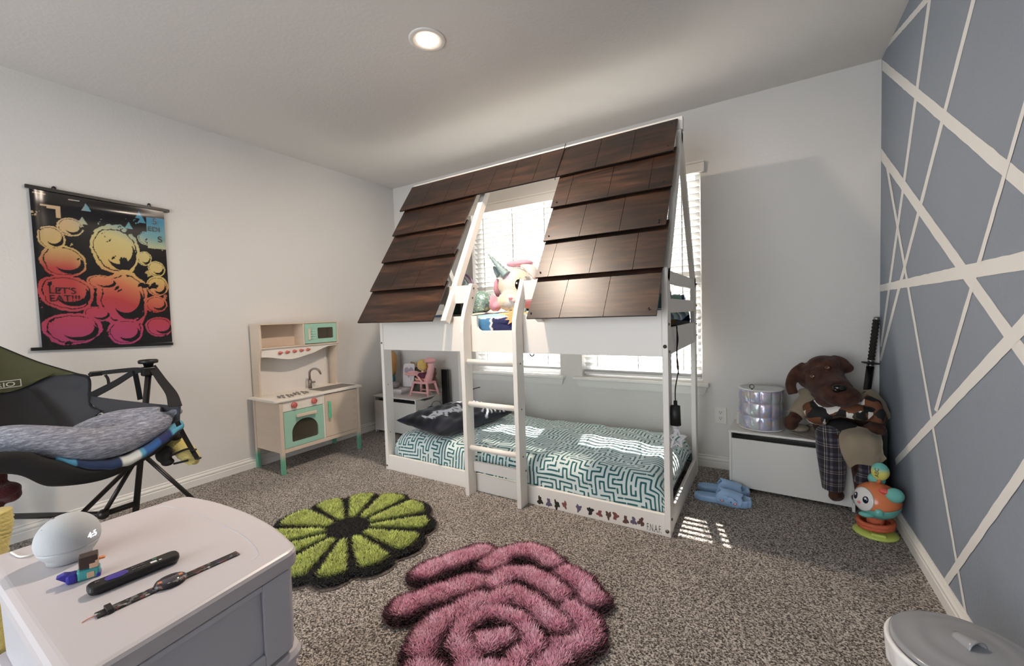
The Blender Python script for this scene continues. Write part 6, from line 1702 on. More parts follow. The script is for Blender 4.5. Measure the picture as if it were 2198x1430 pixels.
# the other pole, outside the picture to the left
off = Vector((0.05, -0.98, 0))
m = MB(); m.tube([foot+off, a_+off], 0.0135, seg=16); cw('pole', m, m_tubeb)
m = MB(); m.lathe([(0, -0.030), (0.018, -0.030), (0.022, -0.012), (0.040, -0.009), (0.042, 0.004), (0.036, 0.010), (0, 0.013)], seg=36, c=tt+off); cw('pole_cap', m, m_black)
hub = X_(306, 975, XP)
for q in (X_(408, 1066, -2.70), X_(172, 1106, -2.62)):
    d = q-hub; e_ = hub+d*((hub.z-0.012)/(hub.z-q.z)) if q.z > 0.012 else q
    m = MB(); m.tube([hub, e_], 0.0105, seg=12); cw('leg', m, m_tubeb)
q = X_(222, 1104, -2.72); m = MB(); m.tube([X_(284, 1000, -2.74), q], 0.010, seg=12); cw('leg', m, m_tubeb)
q2 = at(-110, 1112, 'z', q.z); q2 = q+(q2-q)*min(1.0, (-3.20-q.x)/(q2.x-q.x)); q3 = X_(288, 1108, -2.745)
m = MB(); m.tube([q2, q, Vector((q3.x, q3.y, q.z-0.005))], 0.014, seg=12); m.ell(q, 0.024); cw('cross_bar', m, m_tubeb)
for pt in (q2,):
    m = MB(); m.tube([pt, Vector((pt.x+0.03, pt.y-0.08, 0.012))], 0.0105, seg=10); cw('leg', m, m_tubeb)
m = MB(); m.ell(hub, (0.026, 0.026, 0.024)); cw('hub', m, m_black)
# back
rows = [[X_(-150, 690, -3.05), X_(-60, 722, -3.08), X_(0, 746, -3.08), X_(80, 778, -3.06), X_(160, 802, -3.02), X_(190, 812, -2.98)],
        [X_(-150, 790, -3.02), X_(-60, 800, -3.10), X_(0, 810, -3.11), X_(80, 830, -3.08), X_(160, 846, -3.02), X_(192, 850, -2.97)],
        [X_(-150, 870, -2.96), X_(-60, 880, -3.05), X_(0, 880, -3.06), X_(80, 888, -3.04), X_(150, 888, -2.98), X_(196, 872, -2.94)],
        [X_(-150, 950, -2.84), X_(-60, 950, -2.92), X_(0, 950, -2.94), X_(80, 950, -2.92), X_(150, 938, -2.90), X_(218, 884, -2.86)]]
back = cw('back', sheet(rows, 0.006, 30, 40, wr=0.002, seed=3), m_cloth)
r0 = rows[0]
m = MB(); m.tube(bez(r0+[rows[1][-1], rows[2][-1], rows[3][-1]], 60), 0.006, seg=8); cw('binding', m, m_web, back)
rows2 = [[p+Vector((0.008, 0, 0)) for p in r0[:5]],
         [X_(-150, 750, -3.01), X_(-60, 770, -3.07), X_(0, 800, -3.085), X_(60, 812, -3.06), X_(120, 806, -3.04)],
         [X_(-150, 820, -3.00), X_(-60, 842, -3.07), X_(0, 844, -3.085), X_(50, 832, -3.07), X_(118, 800, -3.035)]]
cw('headrest', sheet(rows2, 0.004, 20, 30, wr=0.001, seed=5), m_olive, back)
rows3 = [[X_(-150, 842, -2.985), X_(0, 846, -3.075), X_(62, 833, -3.06)], [X_(-150, 890, -2.94), X_(0, 890, -3.035), X_(95, 868, -3.01)], [X_(-150, 945, -2.83), X_(0, 945, -2.925), X_(140, 925, -2.885)]]
cw('lumbar_panel', sheet(rows3, 0.004, 16, 20), m_cloth2, back)
pl = X_(18, 826, -3.058); vs, fs = text_mesh('RIO', 0.030, 0.0006, 1.25)
ty_ = Vector((0.02, 1, 0.035)).normalized(); tz_ = Vector((0.1, -0.03, 1)).normalized(); tx_ = Vector((1, 0, 0))
m = MB(); m.add([X_(2, 832, -3.052)+ty_*(v.x-0.018)+tz_*v.y+tx_*v.z for v in vs], fs)
o_ = X_(2, 832, -3.052)
for (a1, b1_, c1, d1_) in ((-0.022, 0.062, -0.006, -0.003), (-0.022, 0.062, 0.026, 0.029), (0.060, 0.063, -0.006, 0.029)):
    m.add([o_+ty_*y+tz_*z+tx_*x for x in (0, 0.001) for y, z in ((a1, c1), (b1_, c1), (b1_, d1_), (a1, d1_))], [(0,1,2,3),(7,6,5,4),(0,4,5,1),(1,5,6,2),(2,6,7,3),(3,7,4,0)])
cw('brand_label', m, mat('label_white', (196, 192, 182), rough=0.6), back)
# seat sling and front skirt
seat = [[X_(-150, 955, -2.82), X_(0, 952, -2.90), X_(80, 945, -2.90), X_(150, 930, -2.88), X_(216, 888, -2.84)],
        [X_(-160, 1000, -2.62), X_(20, 990, -2.66), X_(110, 990, -2.68), X_(220, 980, -2.68), X_(310, 930, -2.66)],
        [X_(-160, 985, -2.40), X_(30, 972, -2.42), X_(115, 990, -2.44), X_(240, 1002, -2.46), X_(388, 922, -2.46)],
        [X_(-160, 1030, -2.40), X_(24, 1018, -2.42), X_(110, 1044, -2.45), X_(230, 1026, -2.49), X_(335, 972, -2.52)]]
st = cw('seat', sheet(seat, 0.006, 34, 40, wr=0.002, seed=8), m_cloth2)
arm = [[X_(196, 850, -2.94), X_(250, 858, -2.86), X_(320, 866, -2.70), X_(388, 872, -2.50)], [X_(196, 866, -2.94), X_(240, 880, -2.84), X_(310, 886, -2.68), X_(386, 892, -2.50)], [X_(218, 884, -2.86), X_(250, 905, -2.78), X_(310, 912, -2.66), X_(386, 915, -2.48)]]
cw('arm_panel', sheet(arm, 0.004, 16, 24), m_cloth)
# straps
T0 = tt+Vector((0.0, -0.01, -0.045))
sd = (0, 0, 1)
def strap(P, w, side=(1, 0, 0), n=20, th=0.003, nm='strap'):
    P = bez(P, n) if len(P) > 2 else [Vector(P[0]).lerp(Vector(P[1]), i/8) for i in range(9)]
    ww = w if not isinstance(w, (list, tuple)) else [w[0]+(w[1]-w[0])*i/(len(P)-1) for i in range(len(P))]
    m = MB(); m._strap(P, ww, side, 0, th); return cw(nm, m, m_web)
strap([X_(190, 806, -2.98), X_(216, 801, -2.95), X_(283, 794, -2.84), T0], [0.020, 0.024], sd)
strap([X_(192, 852, -2.96), X_(246, 824, -2.88), X_(290, 798, -2.80), T0], [0.036, 0.022], sd)
strap([X_(289, 796, -2.80), X_(296, 830, -2.80), X_(301, 858, -2.80)], 0.022, (0, 1, 0))
strap([X_(326, 786, -2.755), X_(346, 815, -2.70), X_(368, 845, -2.60), X_(376, 872, -2.48)], [0.034, 0.055], (0, 1, 0))
strap([X_(380, 905, -2.455), X_(392, 930, -2.48), X_(410, 962, -2.50), X_(424, 985, -2.50)], 0.020, (0, 1, 0))
strap([X_(226, 805, -2.93), X_(232, 815, -2.925), X_(234, 836, -2.925)], 0.012, (0, 1, 0))
m = MB(); m.box(-0.006, 0.006, -0.028, 0.022, -0.013, 0.013, 0.005, M=Matrix.Translation(X_(208, 802, -2.95))); cw('buckle', m, m_black)

# heather-grey pillow slumped on the seat
def heather():
    m = bpy.data.materials.new('heather_jersey'); m.use_nodes = True
    nt = m.node_tree; b = nt.nodes['Principled BSDF']; tc = nt.nodes.new('ShaderNodeTexCoord'); mp = nt.nodes.new('ShaderNodeMapping')
    mp.inputs['Scale'].default_value = (60, 18, 110); mp.inputs['Rotation'].default_value = (0.5, 0.0, 0.0); nt.links.new(tc.outputs['Object'], mp.inputs['Vector'])
    n = nt.nodes.new('ShaderNodeTexNoise'); n.inputs['Scale'].default_value = 1.6; n.inputs['Detail'].default_value = 4; n.inputs['Roughness'].default_value = 0.7; nt.links.new(mp.outputs['Vector'], n.inputs['Vector'])
    r = ramp(nt, n.outputs['Fac'], [(0.30, (88, 90, 102)), (0.5, (128, 130, 142)), (0.68, (176, 178, 188))]); nt.links.new(r.outputs['Color'], b.inputs['Base Color'])
    b.inputs['Roughness'].default_value = 0.9; b.inputs['Sheen Weight'].default_value = 0.15
    return m
pil = thing('grey_pillow', 'heather grey pillow slumped across the hammock chair', 'pillow', tuple(X_(210, 990, -2.62)))
m = MB()
C1 = [X_(-40, 948, -2.60), X_(20, 944, -2.56), X_(80, 948, -2.52), X_(150, 953, -2.50), X_(215, 953, -2.50), X_(275, 938, -2.51), X_(330, 912, -2.53), X_(372, 888, -2.54)]
m.tube(bez(C1, 42), [0.030, 0.040, 0.048, 0.052]+[0.055+0.016*math.sin(PI*i/34) for i in range(34)]+[0.050, 0.044, 0.034, 0.022, 0.014][:5][:max(0, len(bez(C1, 42))-38)], seg=22)
C2 = [X_(160, 938, -2.66), X_(225, 922, -2.66), X_(290, 908, -2.64), X_(350, 892, -2.58)]
m.tube(bez(C2, 16), [0.048+0.030*math.sin(PI*i/(len(bez(C2, 16))-1)) for i in range(len(bez(C2, 16)))], seg=20)
m.ell(X_(378, 884, -2.54), (0.03, 0.03, 0.02))
blob('pillow_case', m, heather(), pil, 0.007, 14)

# printed blanket folded under the pillow
bk = thing('folded_blanket', 'blue and teal printed blanket squashed under the grey pillow', 'blanket', tuple(X_(230, 998, -2.46)))
P = bez([X_(118, 984, -2.47), X_(170, 996, -2.455), X_(235, 1000, -2.455), X_(290, 984, -2.46), X_(345, 950, -2.47), X_(392, 912, -2.475)], 60)
m = MB(); seg_ = 12; vs = []; n = len(P); fs = []
for i, p in enumerate(P):
    for j in range(seg_):
        a = 2*PI*j/seg_; vs.append(p+Vector((0.050*math.cos(a)-0.030, 0, 0.024*math.sin(a)+0.002*math.sin(i*0.7))))
for i in range(n-1):
    for j in range(seg_): fs.append((i*seg_+j, i*seg_+(j+1) % seg_, (i+1)*seg_+(j+1) % seg_, (i+1)*seg_+j))
fs += [tuple(reversed(range(seg_))), tuple((n-1)*seg_+j for j in range(seg_))]
m.add(vs, fs, 0, True)
cols = np.zeros((len(vs), 4)); cols[:, 3] = 1
for i in range(n):
    t = i/(n-1); c = (74, 134, 164) if t < 0.17 else (34, 50, 84) if t < 0.50 else (196, 198, 194) if t < 0.64 else (78, 140, 170) if t < 0.68 else (44, 84, 138) if t < 0.80 else (36, 42, 86) if t < 0.90 else (82, 144, 164)
    cols[i*seg_:(i+1)*seg_, :3] = lin(c)[:3]
obj('cloth', m, attr_mat('printed_fleece', rough=0.9, sheen=0.2), bk, world=True, cols=cols)

# yellow and black plush hanging at the chair's side
yp = thing('yellow_plush', 'ribbed yellow plush strapped in black webbing hanging off the chair side', 'plush toy', tuple(X_(400, 992, -2.55)))
m_yel = mat('yellow_plush', (214, 196, 120), rough=0.95, sheen=0.3, bump=0.5, bscale=120)
P = bez([X_(364, 946, -2.60), X_(385, 958, -2.57), X_(404, 975, -2.55), X_(418, 990, -2.54)], 22)
m = MB(); m.tube(P, [0.030+0.012*math.sin(PI*i/(len(P)-1))+0.0022*math.sin(i*2.2) for i in range(len(P))], seg=20); m.ell(P[-1], (0.018, 0.02, 0.018)); obj('body', m, m_yel, yp, world=True)
m = MB(); m.ell(X_(352, 975, -2.56), (0.03, 0.035, 0.045)); m.ell(X_(378, 938, -2.545), (0.025, 0.03, 0.018)); m.ell(X_(360, 992, -2.56), (0.025, 0.028, 0.02)); obj('pouch', m, m_web, yp, world=True, remesh=0.006, smooth_mod=3)
for P in ([X_(368, 978, -2.53), X_(395, 966, -2.505), X_(415, 962, -2.50)], [X_(372, 996, -2.53), X_(398, 990, -2.51), X_(404, 988, -2.51)]):
    m = MB(); m._strap(bez(P, 8), 0.010, (0, 0, 1), 0, 0.003); obj('strap', m, m_web, yp, world=True)
for c in ((416, 966), (426, 984)):
    m = MB(); m.ell(X_(c[0], c[1], -2.50), (0.010, 0.014, 0.006)); obj('clip', m, m_black, yp, world=True)
rd = thing('red_plush', 'dark red fuzzy plush poking in at the left edge under the chair', 'plush toy', tuple(X_(5, 1085, -2.80)))
m = MB(); m.ell(X_(-10, 1058, -2.80), (0.06, 0.075, 0.040)); m.ell(X_(22, 1062, -2.80), (0.035, 0.035, 0.034)); m.ell(X_(-30, 1030, -2.82), (0.05, 0.06, 0.06)); m.tube([X_(-30, 1060, -2.81), X_(-34, 1130, -2.81), Vector((X_(-30, 1060, -2.81).x, X_(-30, 1060, -2.81).y, 0.01))], 0.05, seg=16)
obj('body', m, mat('red_fuzz', (88, 20, 22), rough=0.95, sheen=0.3, bump=0.5, bscale=150), rd, world=True, remesh=0.007, smooth_mod=4)
ky = thing('yellow_knit', 'pale yellow knitted stuffed roll at the far left edge beside the cart', 'plush toy', tuple(X_(-12, 1140, -2.2)))
P = bez([X_(-16, 1100, -2.2), X_(-12, 1130, -2.2), X_(-20, 1165, -2.2), X_(-24, 1240, -2.2), Vector((-2.2, X_(-24, 1240, -2.2).y, 0.03))], 40)
m = MB(); m.tube(P, [0.042+0.0025*math.sin(i*2.4) for i in range(len(P))], seg=20); obj('body', m, m_yel, ky, world=True)
# ------------------------------------------------------------------ navy pillow on the lower bunk
np_ = thing('navy_pillow', 'navy pillow with white print at the left end of the lower bunk', 'pillow', (-1.965, 2.40, 0.30))
m = MB()
Mp = Matrix.Translation((-1.985, 2.395, 0.350)) @ Matrix.Rotation(math.radians(-8), 4, 'Z') @ Matrix.Rotation(math.radians(4), 4, 'Y')
add_pillow(m, 0.235, 0.375, 0.070, Mp, seed=4, nu=70, nv=110, wr=0.007)
vs = np.array([tuple(v) for v in m.v]); loc = np.array([tuple(Mp.inverted() @ Vector(v)) for v in m.v])
lx, ly, lz = loc[:, 0], loc[:, 1], loc[:, 2]
top_ = lz > 0.0
w1 = (np.abs(lx-0.02-0.18*(ly+0.18)) < 0.055+0.014*np.sin(ly*60)+0.008*np.sin(ly*130)) & (ly > -0.29) & (ly < 0.02) & (np.sin(lx*90+np.sin(ly*70)*2)*np.sin(ly*65+1) > -0.62)
rr_ = np.hypot(lx-0.02, ly-0.02); w2 = ((np.abs(rr_-0.17) < 0.006) | (np.abs(rr_-0.205) < 0.006)) & (ly > 0.08)
w3 = (np.hypot(lx-0.10, ly-0.24) < 0.010) | (np.hypot(lx-0.05, ly-0.27) < 0.009) | (np.hypot(lx+0.02, ly-0.29) < 0.007)
w = ((w1 | w2 | w3) & top_).astype(float)
cols = np.zeros((len(vs), 4)); cols[:, 0] = cols[:, 1] = cols[:, 2] = w; cols[:, 3] = 1
obj('pillow_case', m, m_navy, np_, world=True, cols=cols)

# handheld console hanging beside the corner bench, with its cable
dv = thing('handheld_console', 'small white and blue screened gadget propped between bench and pillow', 'gadget', (-2.657, 2.80, 0.0))
m = MB(); m.box(-0.030, -0.006, -0.085, 0.055, 0.15, 0.235, 0.012); obj('case', m, mat('gadget_white', (206, 200, 206), rough=0.35), dv)
m = MB(); m.box(-0.004, 0.004, -0.045, 0.075, 0.165, 0.250, 0.003); m.box(-0.0395, -0.0055, -0.02, 0.02, 0.0, 0.155, 0.002); obj('screen', m, mat('gadget_screen', (88, 96, 128), rough=0.25, vary=0.5, vscale=26), dv)
cb = MB(); cb.tube(bez([(-2.690, 2.86, 0.255), (-2.678, 2.90, 0.300), (-2.672, 2.97, 0.285), (-2.668, 3.01, 0.20), (-2.64, 3.0, 0.03)], 30), 0.0022, seg=8)
cbo = obj('power_cable', cb, m_web); tag(cbo, 'thin black cable looping down beside the corner bench', 'cable')
cb = MB(); cb.tube(bez([(-2.36, 3.03, 0.36), (-2.38, 3.04, 0.28), (-2.37, 3.03, 0.15), (-2.36, 3.05, 0.004)], 30), 0.004, seg=8); cb.tube(bez([(-2.36, 3.03, 0.36), (-2.31, 3.03, 0.42), (-2.25, 3.06, 0.44)], 12), 0.004, seg=8)
cbo = obj('lamp_cable', cb, m_web); tag(cbo, 'thick black cable arching up behind the navy pillow', 'cable')

# ------------------------------------------------------------------ pendant star lamp hanging off the end rail
Ls = X_(1450, 880, -0.372)
lp = thing('star_pendant_lamp', 'black socket pendant with white plastic star hanging from the bunk end', 'lamp', (Ls.x, Ls.y, 0.40))
yc = Ls.y
m = MB()
P = bez([(BX1-0.03, 2.235, 1.015), (BX1+0.002, 2.233, 1.016), (BX1+0.007, 2.225, 0.99), (BX1+0.006, 2.222, 0.90), (BX1+0.010, 2.195, 0.870), (BX1+0.018, 2.185, 0.80), (BX1+0.021, yc+0.01, 0.72), (Ls.x, yc, 0.655)], 60)
m.tube(P, 0.0028, seg=8)
P = bez([(BX1+0.005, 2.228, 1.010), (BX1+0.012, 2.222, 0.95), (BX1+0.006, 2.228, 0.90), (BX1+0.010, 2.20, 0.872), (BX1+0.012, 2.190, 0.82), (BX1+0.021, 2.178, 0.775)], 40)
m.tube(P, 0.0028, seg=8); obj('cord', m, m_web, lp, world=True)
m = MB(); m.lathe([(0, 0.118), (0.008, 0.118), (0.009, 0.096), (0.021, 0.094), (0.024, 0.0), (0.020, 0.0), (0.018, 0.06), (0, 0.06)], seg=32, c=(Ls.x, yc, 0.545)); obj('socket', m, mat('socket_black', (20, 20, 20), rough=0.5), lp, world=True)
m_starp = mat('star_plastic', (222, 220, 224), rough=0.3)
def star_loop(R, r, z): return [((R if i % 2 == 0 else r)*math.sin(PI*i/5), (R if i % 2 == 0 else r)*math.cos(PI*i/5)) for i in range(10)]
o_, i_ = star_loop(0.052, 0.024, 0), star_loop(0.038, 0.0165, 0); vs = []; fs = []
for dz in (-0.011, 0.011):
    for L_ in (o_, i_): vs += [(x, dz, y) for x, y in L_]
for i in range(10):
    j = (i+1) % 10
    fs += [(i, j, 10+j, 10+i), (20+i, 30+i, 30+j, 20+j), (i, 20+i, 20+j, j), (10+i, 10+j, 30+j, 30+i)]
Ms = Matrix.Translation((Ls.x+0.002, yc, 0.478)) @ Matrix.Rotation(math.radians(42), 4, 'Z') @ Matrix.Rotation(math.radians(6), 4, 'Y')
m = MB(); m.add([Ms @ Vector(v) for v in vs], fs); obj('star', m, m_starp, lp, world=True, bevel=0.0015)
m = MB(); m.tube([(Ls.x, yc, 0.56), (Ls.x, yc, 0.526)], 0.012, seg=16); m.box(-0.010, 0.010, -0.008, 0.008, -0.012, 0.020, 0.003, M=Matrix.Translation((Ls.x, yc, 0.53))); obj('stem', m, m_starp, lp, world=True)

# ------------------------------------------------------------------ unicorn and friends on the upper bunk
def Y_(px, py, y): return at(px, py, 'y', y)
def pastel():
    m = bpy.data.materials.new('pastel_plush'); m.use_nodes = True
    nt = m.node_tree; b = nt.nodes['Principled BSDF']; tc = nt.nodes.new('ShaderNodeTexCoord')
    n = nt.nodes.new('ShaderNodeTexNoise'); n.inputs['Scale'].default_value = 5.5; n.inputs['Detail'].default_value = 1.5; nt.links.new(tc.outputs['Object'], n.inputs['Vector'])
    r = ramp(nt, n.outputs['Fac'], [(0.24, (232, 180, 202)), (0.34, (230, 218, 214)), (0.48, (228, 222, 190)), (0.62, (226, 224, 216)), (0.74, (190, 208, 216))]); nt.links.new(r.outputs['Color'], b.inputs['Base Color'])
    b.inputs['Roughness'].default_value = 0.95; b.inputs['Sheen Weight'].default_value = 0.4
    n2 = nt.nodes.new('ShaderNodeTexNoise'); n2.inputs['Scale'].default_value = 160; nt.links.new(tc.outputs['Object'], n2.inputs['Vector'])
    bp_ = nt.nodes.new('ShaderNodeBump'); bp_.inputs['Strength'].default_value = 0.5; bp_.inputs['Distance'].default_value = 0.006
    nt.links.new(n2.outputs['Fac'], bp_.inputs['Height']); nt.links.new(bp_.outputs['Normal'], b.inputs['Normal'])
    return m
m_past = pastel()
ZQ = 1.118
un = thing('plush_unicorn', 'big pastel plush unicorn with silver horn on the upper bunk', 'plush toy', tuple(Vector((Y_(1105, 665, 2.5).x, 2.5, ZQ))))
m = MB()
m.ell(Y_(1106, 612, 2.52), (0.125, 0.115, 0.125)); m.ell(Y_(1094, 647, 2.43), (0.092, 0.075, 0.068)); m.ell(Y_(1112, 648, 2.47), (0.10, 0.09, 0.07))
m.ell(Y_(1135, 650, 2.62), (0.17, 0.15, 0.060)); m.tube([Y_(1118, 630, 2.54), Y_(1130, 650, 2.62)], 0.09)
m.tube([Y_(1110, 660, 2.50), Y_(1122, 664, 2.40)], [0.045, 0.035])
blob('body', m, m_past, un, 0.009, 6)
hb, ht = Y_(1088, 592, 2.43), Y_(1049, 547, 2.43)
P = [hb.lerp(ht, i/30) for i in range(31)]
m = MB(); m.tube(P, [0.034*(1-i/30*0.86)+0.0022*math.sin(i*1.5) for i in range(31)], seg=20); m.ell(ht, 0.005); obj('horn', m, mat('horn_silver', (150, 172, 174), rough=0.55, metal=0.25, bump=0.4, bscale=120), un, world=True)
m = MB(); m.ell(Y_(1122, 566, 2.53), (0.080, 0.065, 0.026)); m.ell(Y_(1068, 618, 2.53), (0.020, 0.045, 0.070)); m.ell(Y_(1100, 567, 2.50), (0.045, 0.045, 0.022)); blob('mane', m, mat('pink_mane', (232, 172, 190), rough=0.95, sheen=0.4, bump=0.5, bscale=140), un, 0.008, 5)
m = MB(); P = bez([Y_(1122, 571, 2.44), Y_(1140, 578, 2.40), Y_(1150, 598, 2.39)], 14); m.tube(P, [0.020+0.022*math.sin(PI*i/(len(P)-1)) for i in range(len(P))], seg=16, flat=0.6); obj('ear', m, m_past, un, world=True)
m = MB(); P = bez([Y_(1072, 592, 2.50), Y_(1064, 580, 2.50), Y_(1060, 572, 2.50)], 10); m.tube(P, [0.026-0.018*i/(len(P)-1) for i in range(len(P))], seg=14); obj('ear', m, mat('horn_silver', (0,0,0)), un, world=True)
ed = Y_(1113, 611, 2.410)
m = MB(); m.ell(ed, (0.028, 0.008, 0.036)); ey = obj('eye', m, mat('glossy_black', (0,0,0)), un, world=True)
m = MB(); m.ell(ed+Vector((-0.010, -0.008, 0.010)), (0.006, 0.002, 0.007)); obj('eye_shine', m, mat('shine_white', (0,0,0)), ey, world=True)
m = MB()
for k in range(4): a = 0.35+0.3*k; m.tube([ed+Vector((0.024*math.cos(a), -0.003, 0.034*math.sin(a))), ed+Vector((0.040*math.cos(a-0.1), -0.003, 0.050*math.sin(a-0.1)))], 0.0014, seg=6)
obj('eyelashes', m, m_dark, ey, world=True)
m = MB(); m.ell(Y_(1096, 641, 2.357), (0.018, 0.004, 0.008)); obj('nostril', m, mat('nostril_pink', (222, 130, 140), rough=0.8), un, world=True)
pk = thing('pink_cushion', 'dusty pink cushion to the right of the unicorn on the upper bunk', 'cushion', tuple(Y_(1145, 665, 2.62)))
m = MB(); add_pillow(m, 0.15, 0.17, 0.055, Matrix.Translation(Vector((Y_(1172, 655, 2.42).x, 2.42, ZQ+0.062))), seed=9, nu=30, nv=30, wr=0.003); obj('cover', m, mat('dusty_pink', (176, 116, 126), rough=0.9, sheen=0.3), pk, world=True)
sq = thing('sequin_cushion', 'round glittery teal sequin plush left of the unicorn', 'plush toy', tuple(Y_(1035, 668, 2.36)))
m = MB(); c = Y_(1034, 646, 2.36); c.z = ZQ+0.076
m.ell(c, (0.088, 0.080, 0.078), seg=40, rings=24)
def glitter():
    m = bpy.data.materials.new('teal_sequins'); m.use_nodes = True
    nt = m.node_tree; b = nt.nodes['Principled BSDF']; tc = nt.nodes.new('ShaderNodeTexCoord')
    v = nt.nodes.new('ShaderNodeTexVoronoi'); v.inputs['Scale'].default_value = 120; nt.links.new(tc.outputs['Object'], v.inputs['Vector'])
    sp = nt.nodes.new('ShaderNodeSeparateColor'); nt.links.new(v.outputs['Color'], sp.inputs[0])
    r = ramp(nt, sp.outputs[0], [(0.0, (140, 176, 168)), (0.5, (166, 196, 188)), (0.8, (190, 212, 206)), (0.93, (236, 240, 238))], 'CONSTANT'); nt.links.new(r.outputs['Color'], b.inputs['Base Color'])
    b.inputs['Metallic'].default_value = 0.35; b.inputs['Roughness'].default_value = 0.35
    n2 = nt.nodes.new('ShaderNodeTexNoise'); n2.inputs['Scale'].default_value = 30; nt.links.new(tc.outputs['Object'], n2.inputs['Vector'])
    bp_ = nt.nodes.new('ShaderNodeBump'); bp_.inputs['Strength'].default_value = 0.8; bp_.inputs['Distance'].default_value = 0.01; nt.links.new(n2.outputs['Fac'], bp_.inputs['Height']); nt.links.new(bp_.outputs['Normal'], b.inputs['Normal'])
    return m
m_glit = glitter(); obj('body', m, m_glit, sq, world=True)
m = MB(); m.ell(c+Vector((0.085, 0.02, -0.01)), (0.034, 0.045, 0.058)); m.ell(c+Vector((0.110, 0.02, -0.035)), (0.03, 0.04, 0.035)); obj('pink_side', m, mat('pink_mane', (0,0,0)), sq, world=True, remesh=0.006, smooth_mod=2)
tb = thing('teal_bag', 'pointed teal shimmer bag with lilac strap behind the left rafter', 'bag', tuple(Vector((Y_(990, 660, 2.45).x, 2.45, ZQ))))
bx_ = Y_(998, 625, 2.45)
ap = Y_(993, 590, 2.45)
b0 = Vector((bx_.x-0.10, 2.38, ZQ+0.002)); 
m = MB(); vs = [(bx_.x-0.13, 2.38, ZQ+0.002), (bx_.x+0.07, 2.38, ZQ+0.002), (bx_.x+0.07, 2.52, ZQ+0.002), (bx_.x-0.13, 2.52, ZQ+0.002), (ap.x-0.01, 2.43, ap.z), (ap.x+0.01, 2.47, ap.z)]
m.add(vs, [(3,2,1,0), (0,1,4), (1,2,5,4), (2,3,5), (3,0,4,5)]); obj('body', m, m_glit, tb, world=True, bevel=0.008)
m = MB(); m.tube(bez([ap+Vector((-0.01, 0, 0.0)), Y_(1003, 592, 2.44), Y_(1014, 606, 2.43), Y_(1016, 616, 2.43)], 16), 0.009, seg=10); m.tube(bez([ap, Y_(1000, 600, 2.43), Y_(1010, 616, 2.42)], 12), 0.004, seg=8); obj('strap', m, mat('lilac_strap', (206, 172, 208), rough=0.7), tb, world=True)
gb = thing('green_box', 'small dark green box seen in the gap beside the ladder top', 'box', tuple(Vector((Y_(981, 660, 2.20).x, 2.20, ZQ-0.004))))
m = MB(); m.box(-0.07, 0.07, -0.05, 0.05, 0.0, 0.085, 0.004); obj('shell', m, mat('bottle_green', (16, 38, 34), rough=0.5), gb)
m = MB(); m.box(-0.068, 0.068, -0.0515, -0.050, 0.062, 0.068); obj('lid_seam', m, m_dark, gb)
# printed pouch by the right end
pc = Y_(1457, 628, 2.42)
ph_ = thing('printed_pouch', 'tall black and gold printed pouch at the right end of the upper bunk', 'pouch', (-0.475, 2.42, ZQ-0.012))
def pouch_mat():
    m = bpy.data.materials.new('pouch_print'); m.use_nodes = True
    nt = m.node_tree; b = nt.nodes['Principled BSDF']; tc = nt.nodes.new('ShaderNodeTexCoord')
    v = nt.nodes.new('ShaderNodeTexVoronoi'); v.inputs['Scale'].default_value = 60; nt.links.new(tc.outputs['Object'], v.inputs['Vector'])
    sp = nt.nodes.new('ShaderNodeSeparateColor'); nt.links.new(v.outputs['Color'], sp.inputs[0])
    r = ramp(nt, sp.outputs[0], [(0.0, (26, 26, 22)), (0.5, (70, 68, 48)), (0.72, (168, 160, 120)), (0.85, (30, 30, 28)), (0.95, (220, 216, 200))], 'CONSTANT'); nt.links.new(r.outputs['Color'], b.inputs['Base Color'])
    b.inputs['Roughness'].default_value = 0.6; return m
m = MB(); m.box(-0.02, 0.02, -0.035, 0.035, 0.0, 0.105, 0.006); obj('body', m, pouch_mat(), ph_)
m = MB(); m.box(-0.018, 0.018, 0.0352, 0.058, 0.0, 0.095, 0.005); obj('side_flap', m, mat('pouch_grey', (150, 142, 136), rough=0.8), ph_)
# rolled throws between the end rails
for k, (y0_, c, lb) in enumerate(((2.14, (70, 118, 126), 'teal rolled throw at the right end of the upper bunk, nearest the front post'), (2.26, (34, 66, 112), 'navy rolled throw at the right end of the upper bunk, second from the front'),
                                 (2.58, (140, 178, 170), 'pale green rolled throw at the right end of the upper bunk'), (2.72, (30, 70, 116), 'dark blue rolled throw at the right end of the upper bunk, nearest the window'))):
    th_ = thing('rolled_throw', lb, 'blanket', (-0.46, y0_, 1.108), 0, 'rolled throws on the upper bunk')
    m = MB(); rr_ = 0.040
    m.tube([(-0.10+0.011*i, 0.004*math.sin(i), rr_) for i in range(13)], [rr_*0.97+0.0015*math.sin(i*2+k) for i in range(13)], seg=26); obj('roll', m, mat('throw_%d' % k, c, rough=0.9, sheen=0.3, vary=0.25, vscale=20), th_)
    m = MB(); m.tube([(0.0335, rr_*q*math.cos(a), rr_+rr_*q*math.sin(a)) for q, a in [(0.12+0.8*i/46, i*0.40) for i in range(47)]], 0.0016, seg=6); obj('spiral_edge', m, mat('throw_edge', (196, 204, 200), rough=0.9), th_)

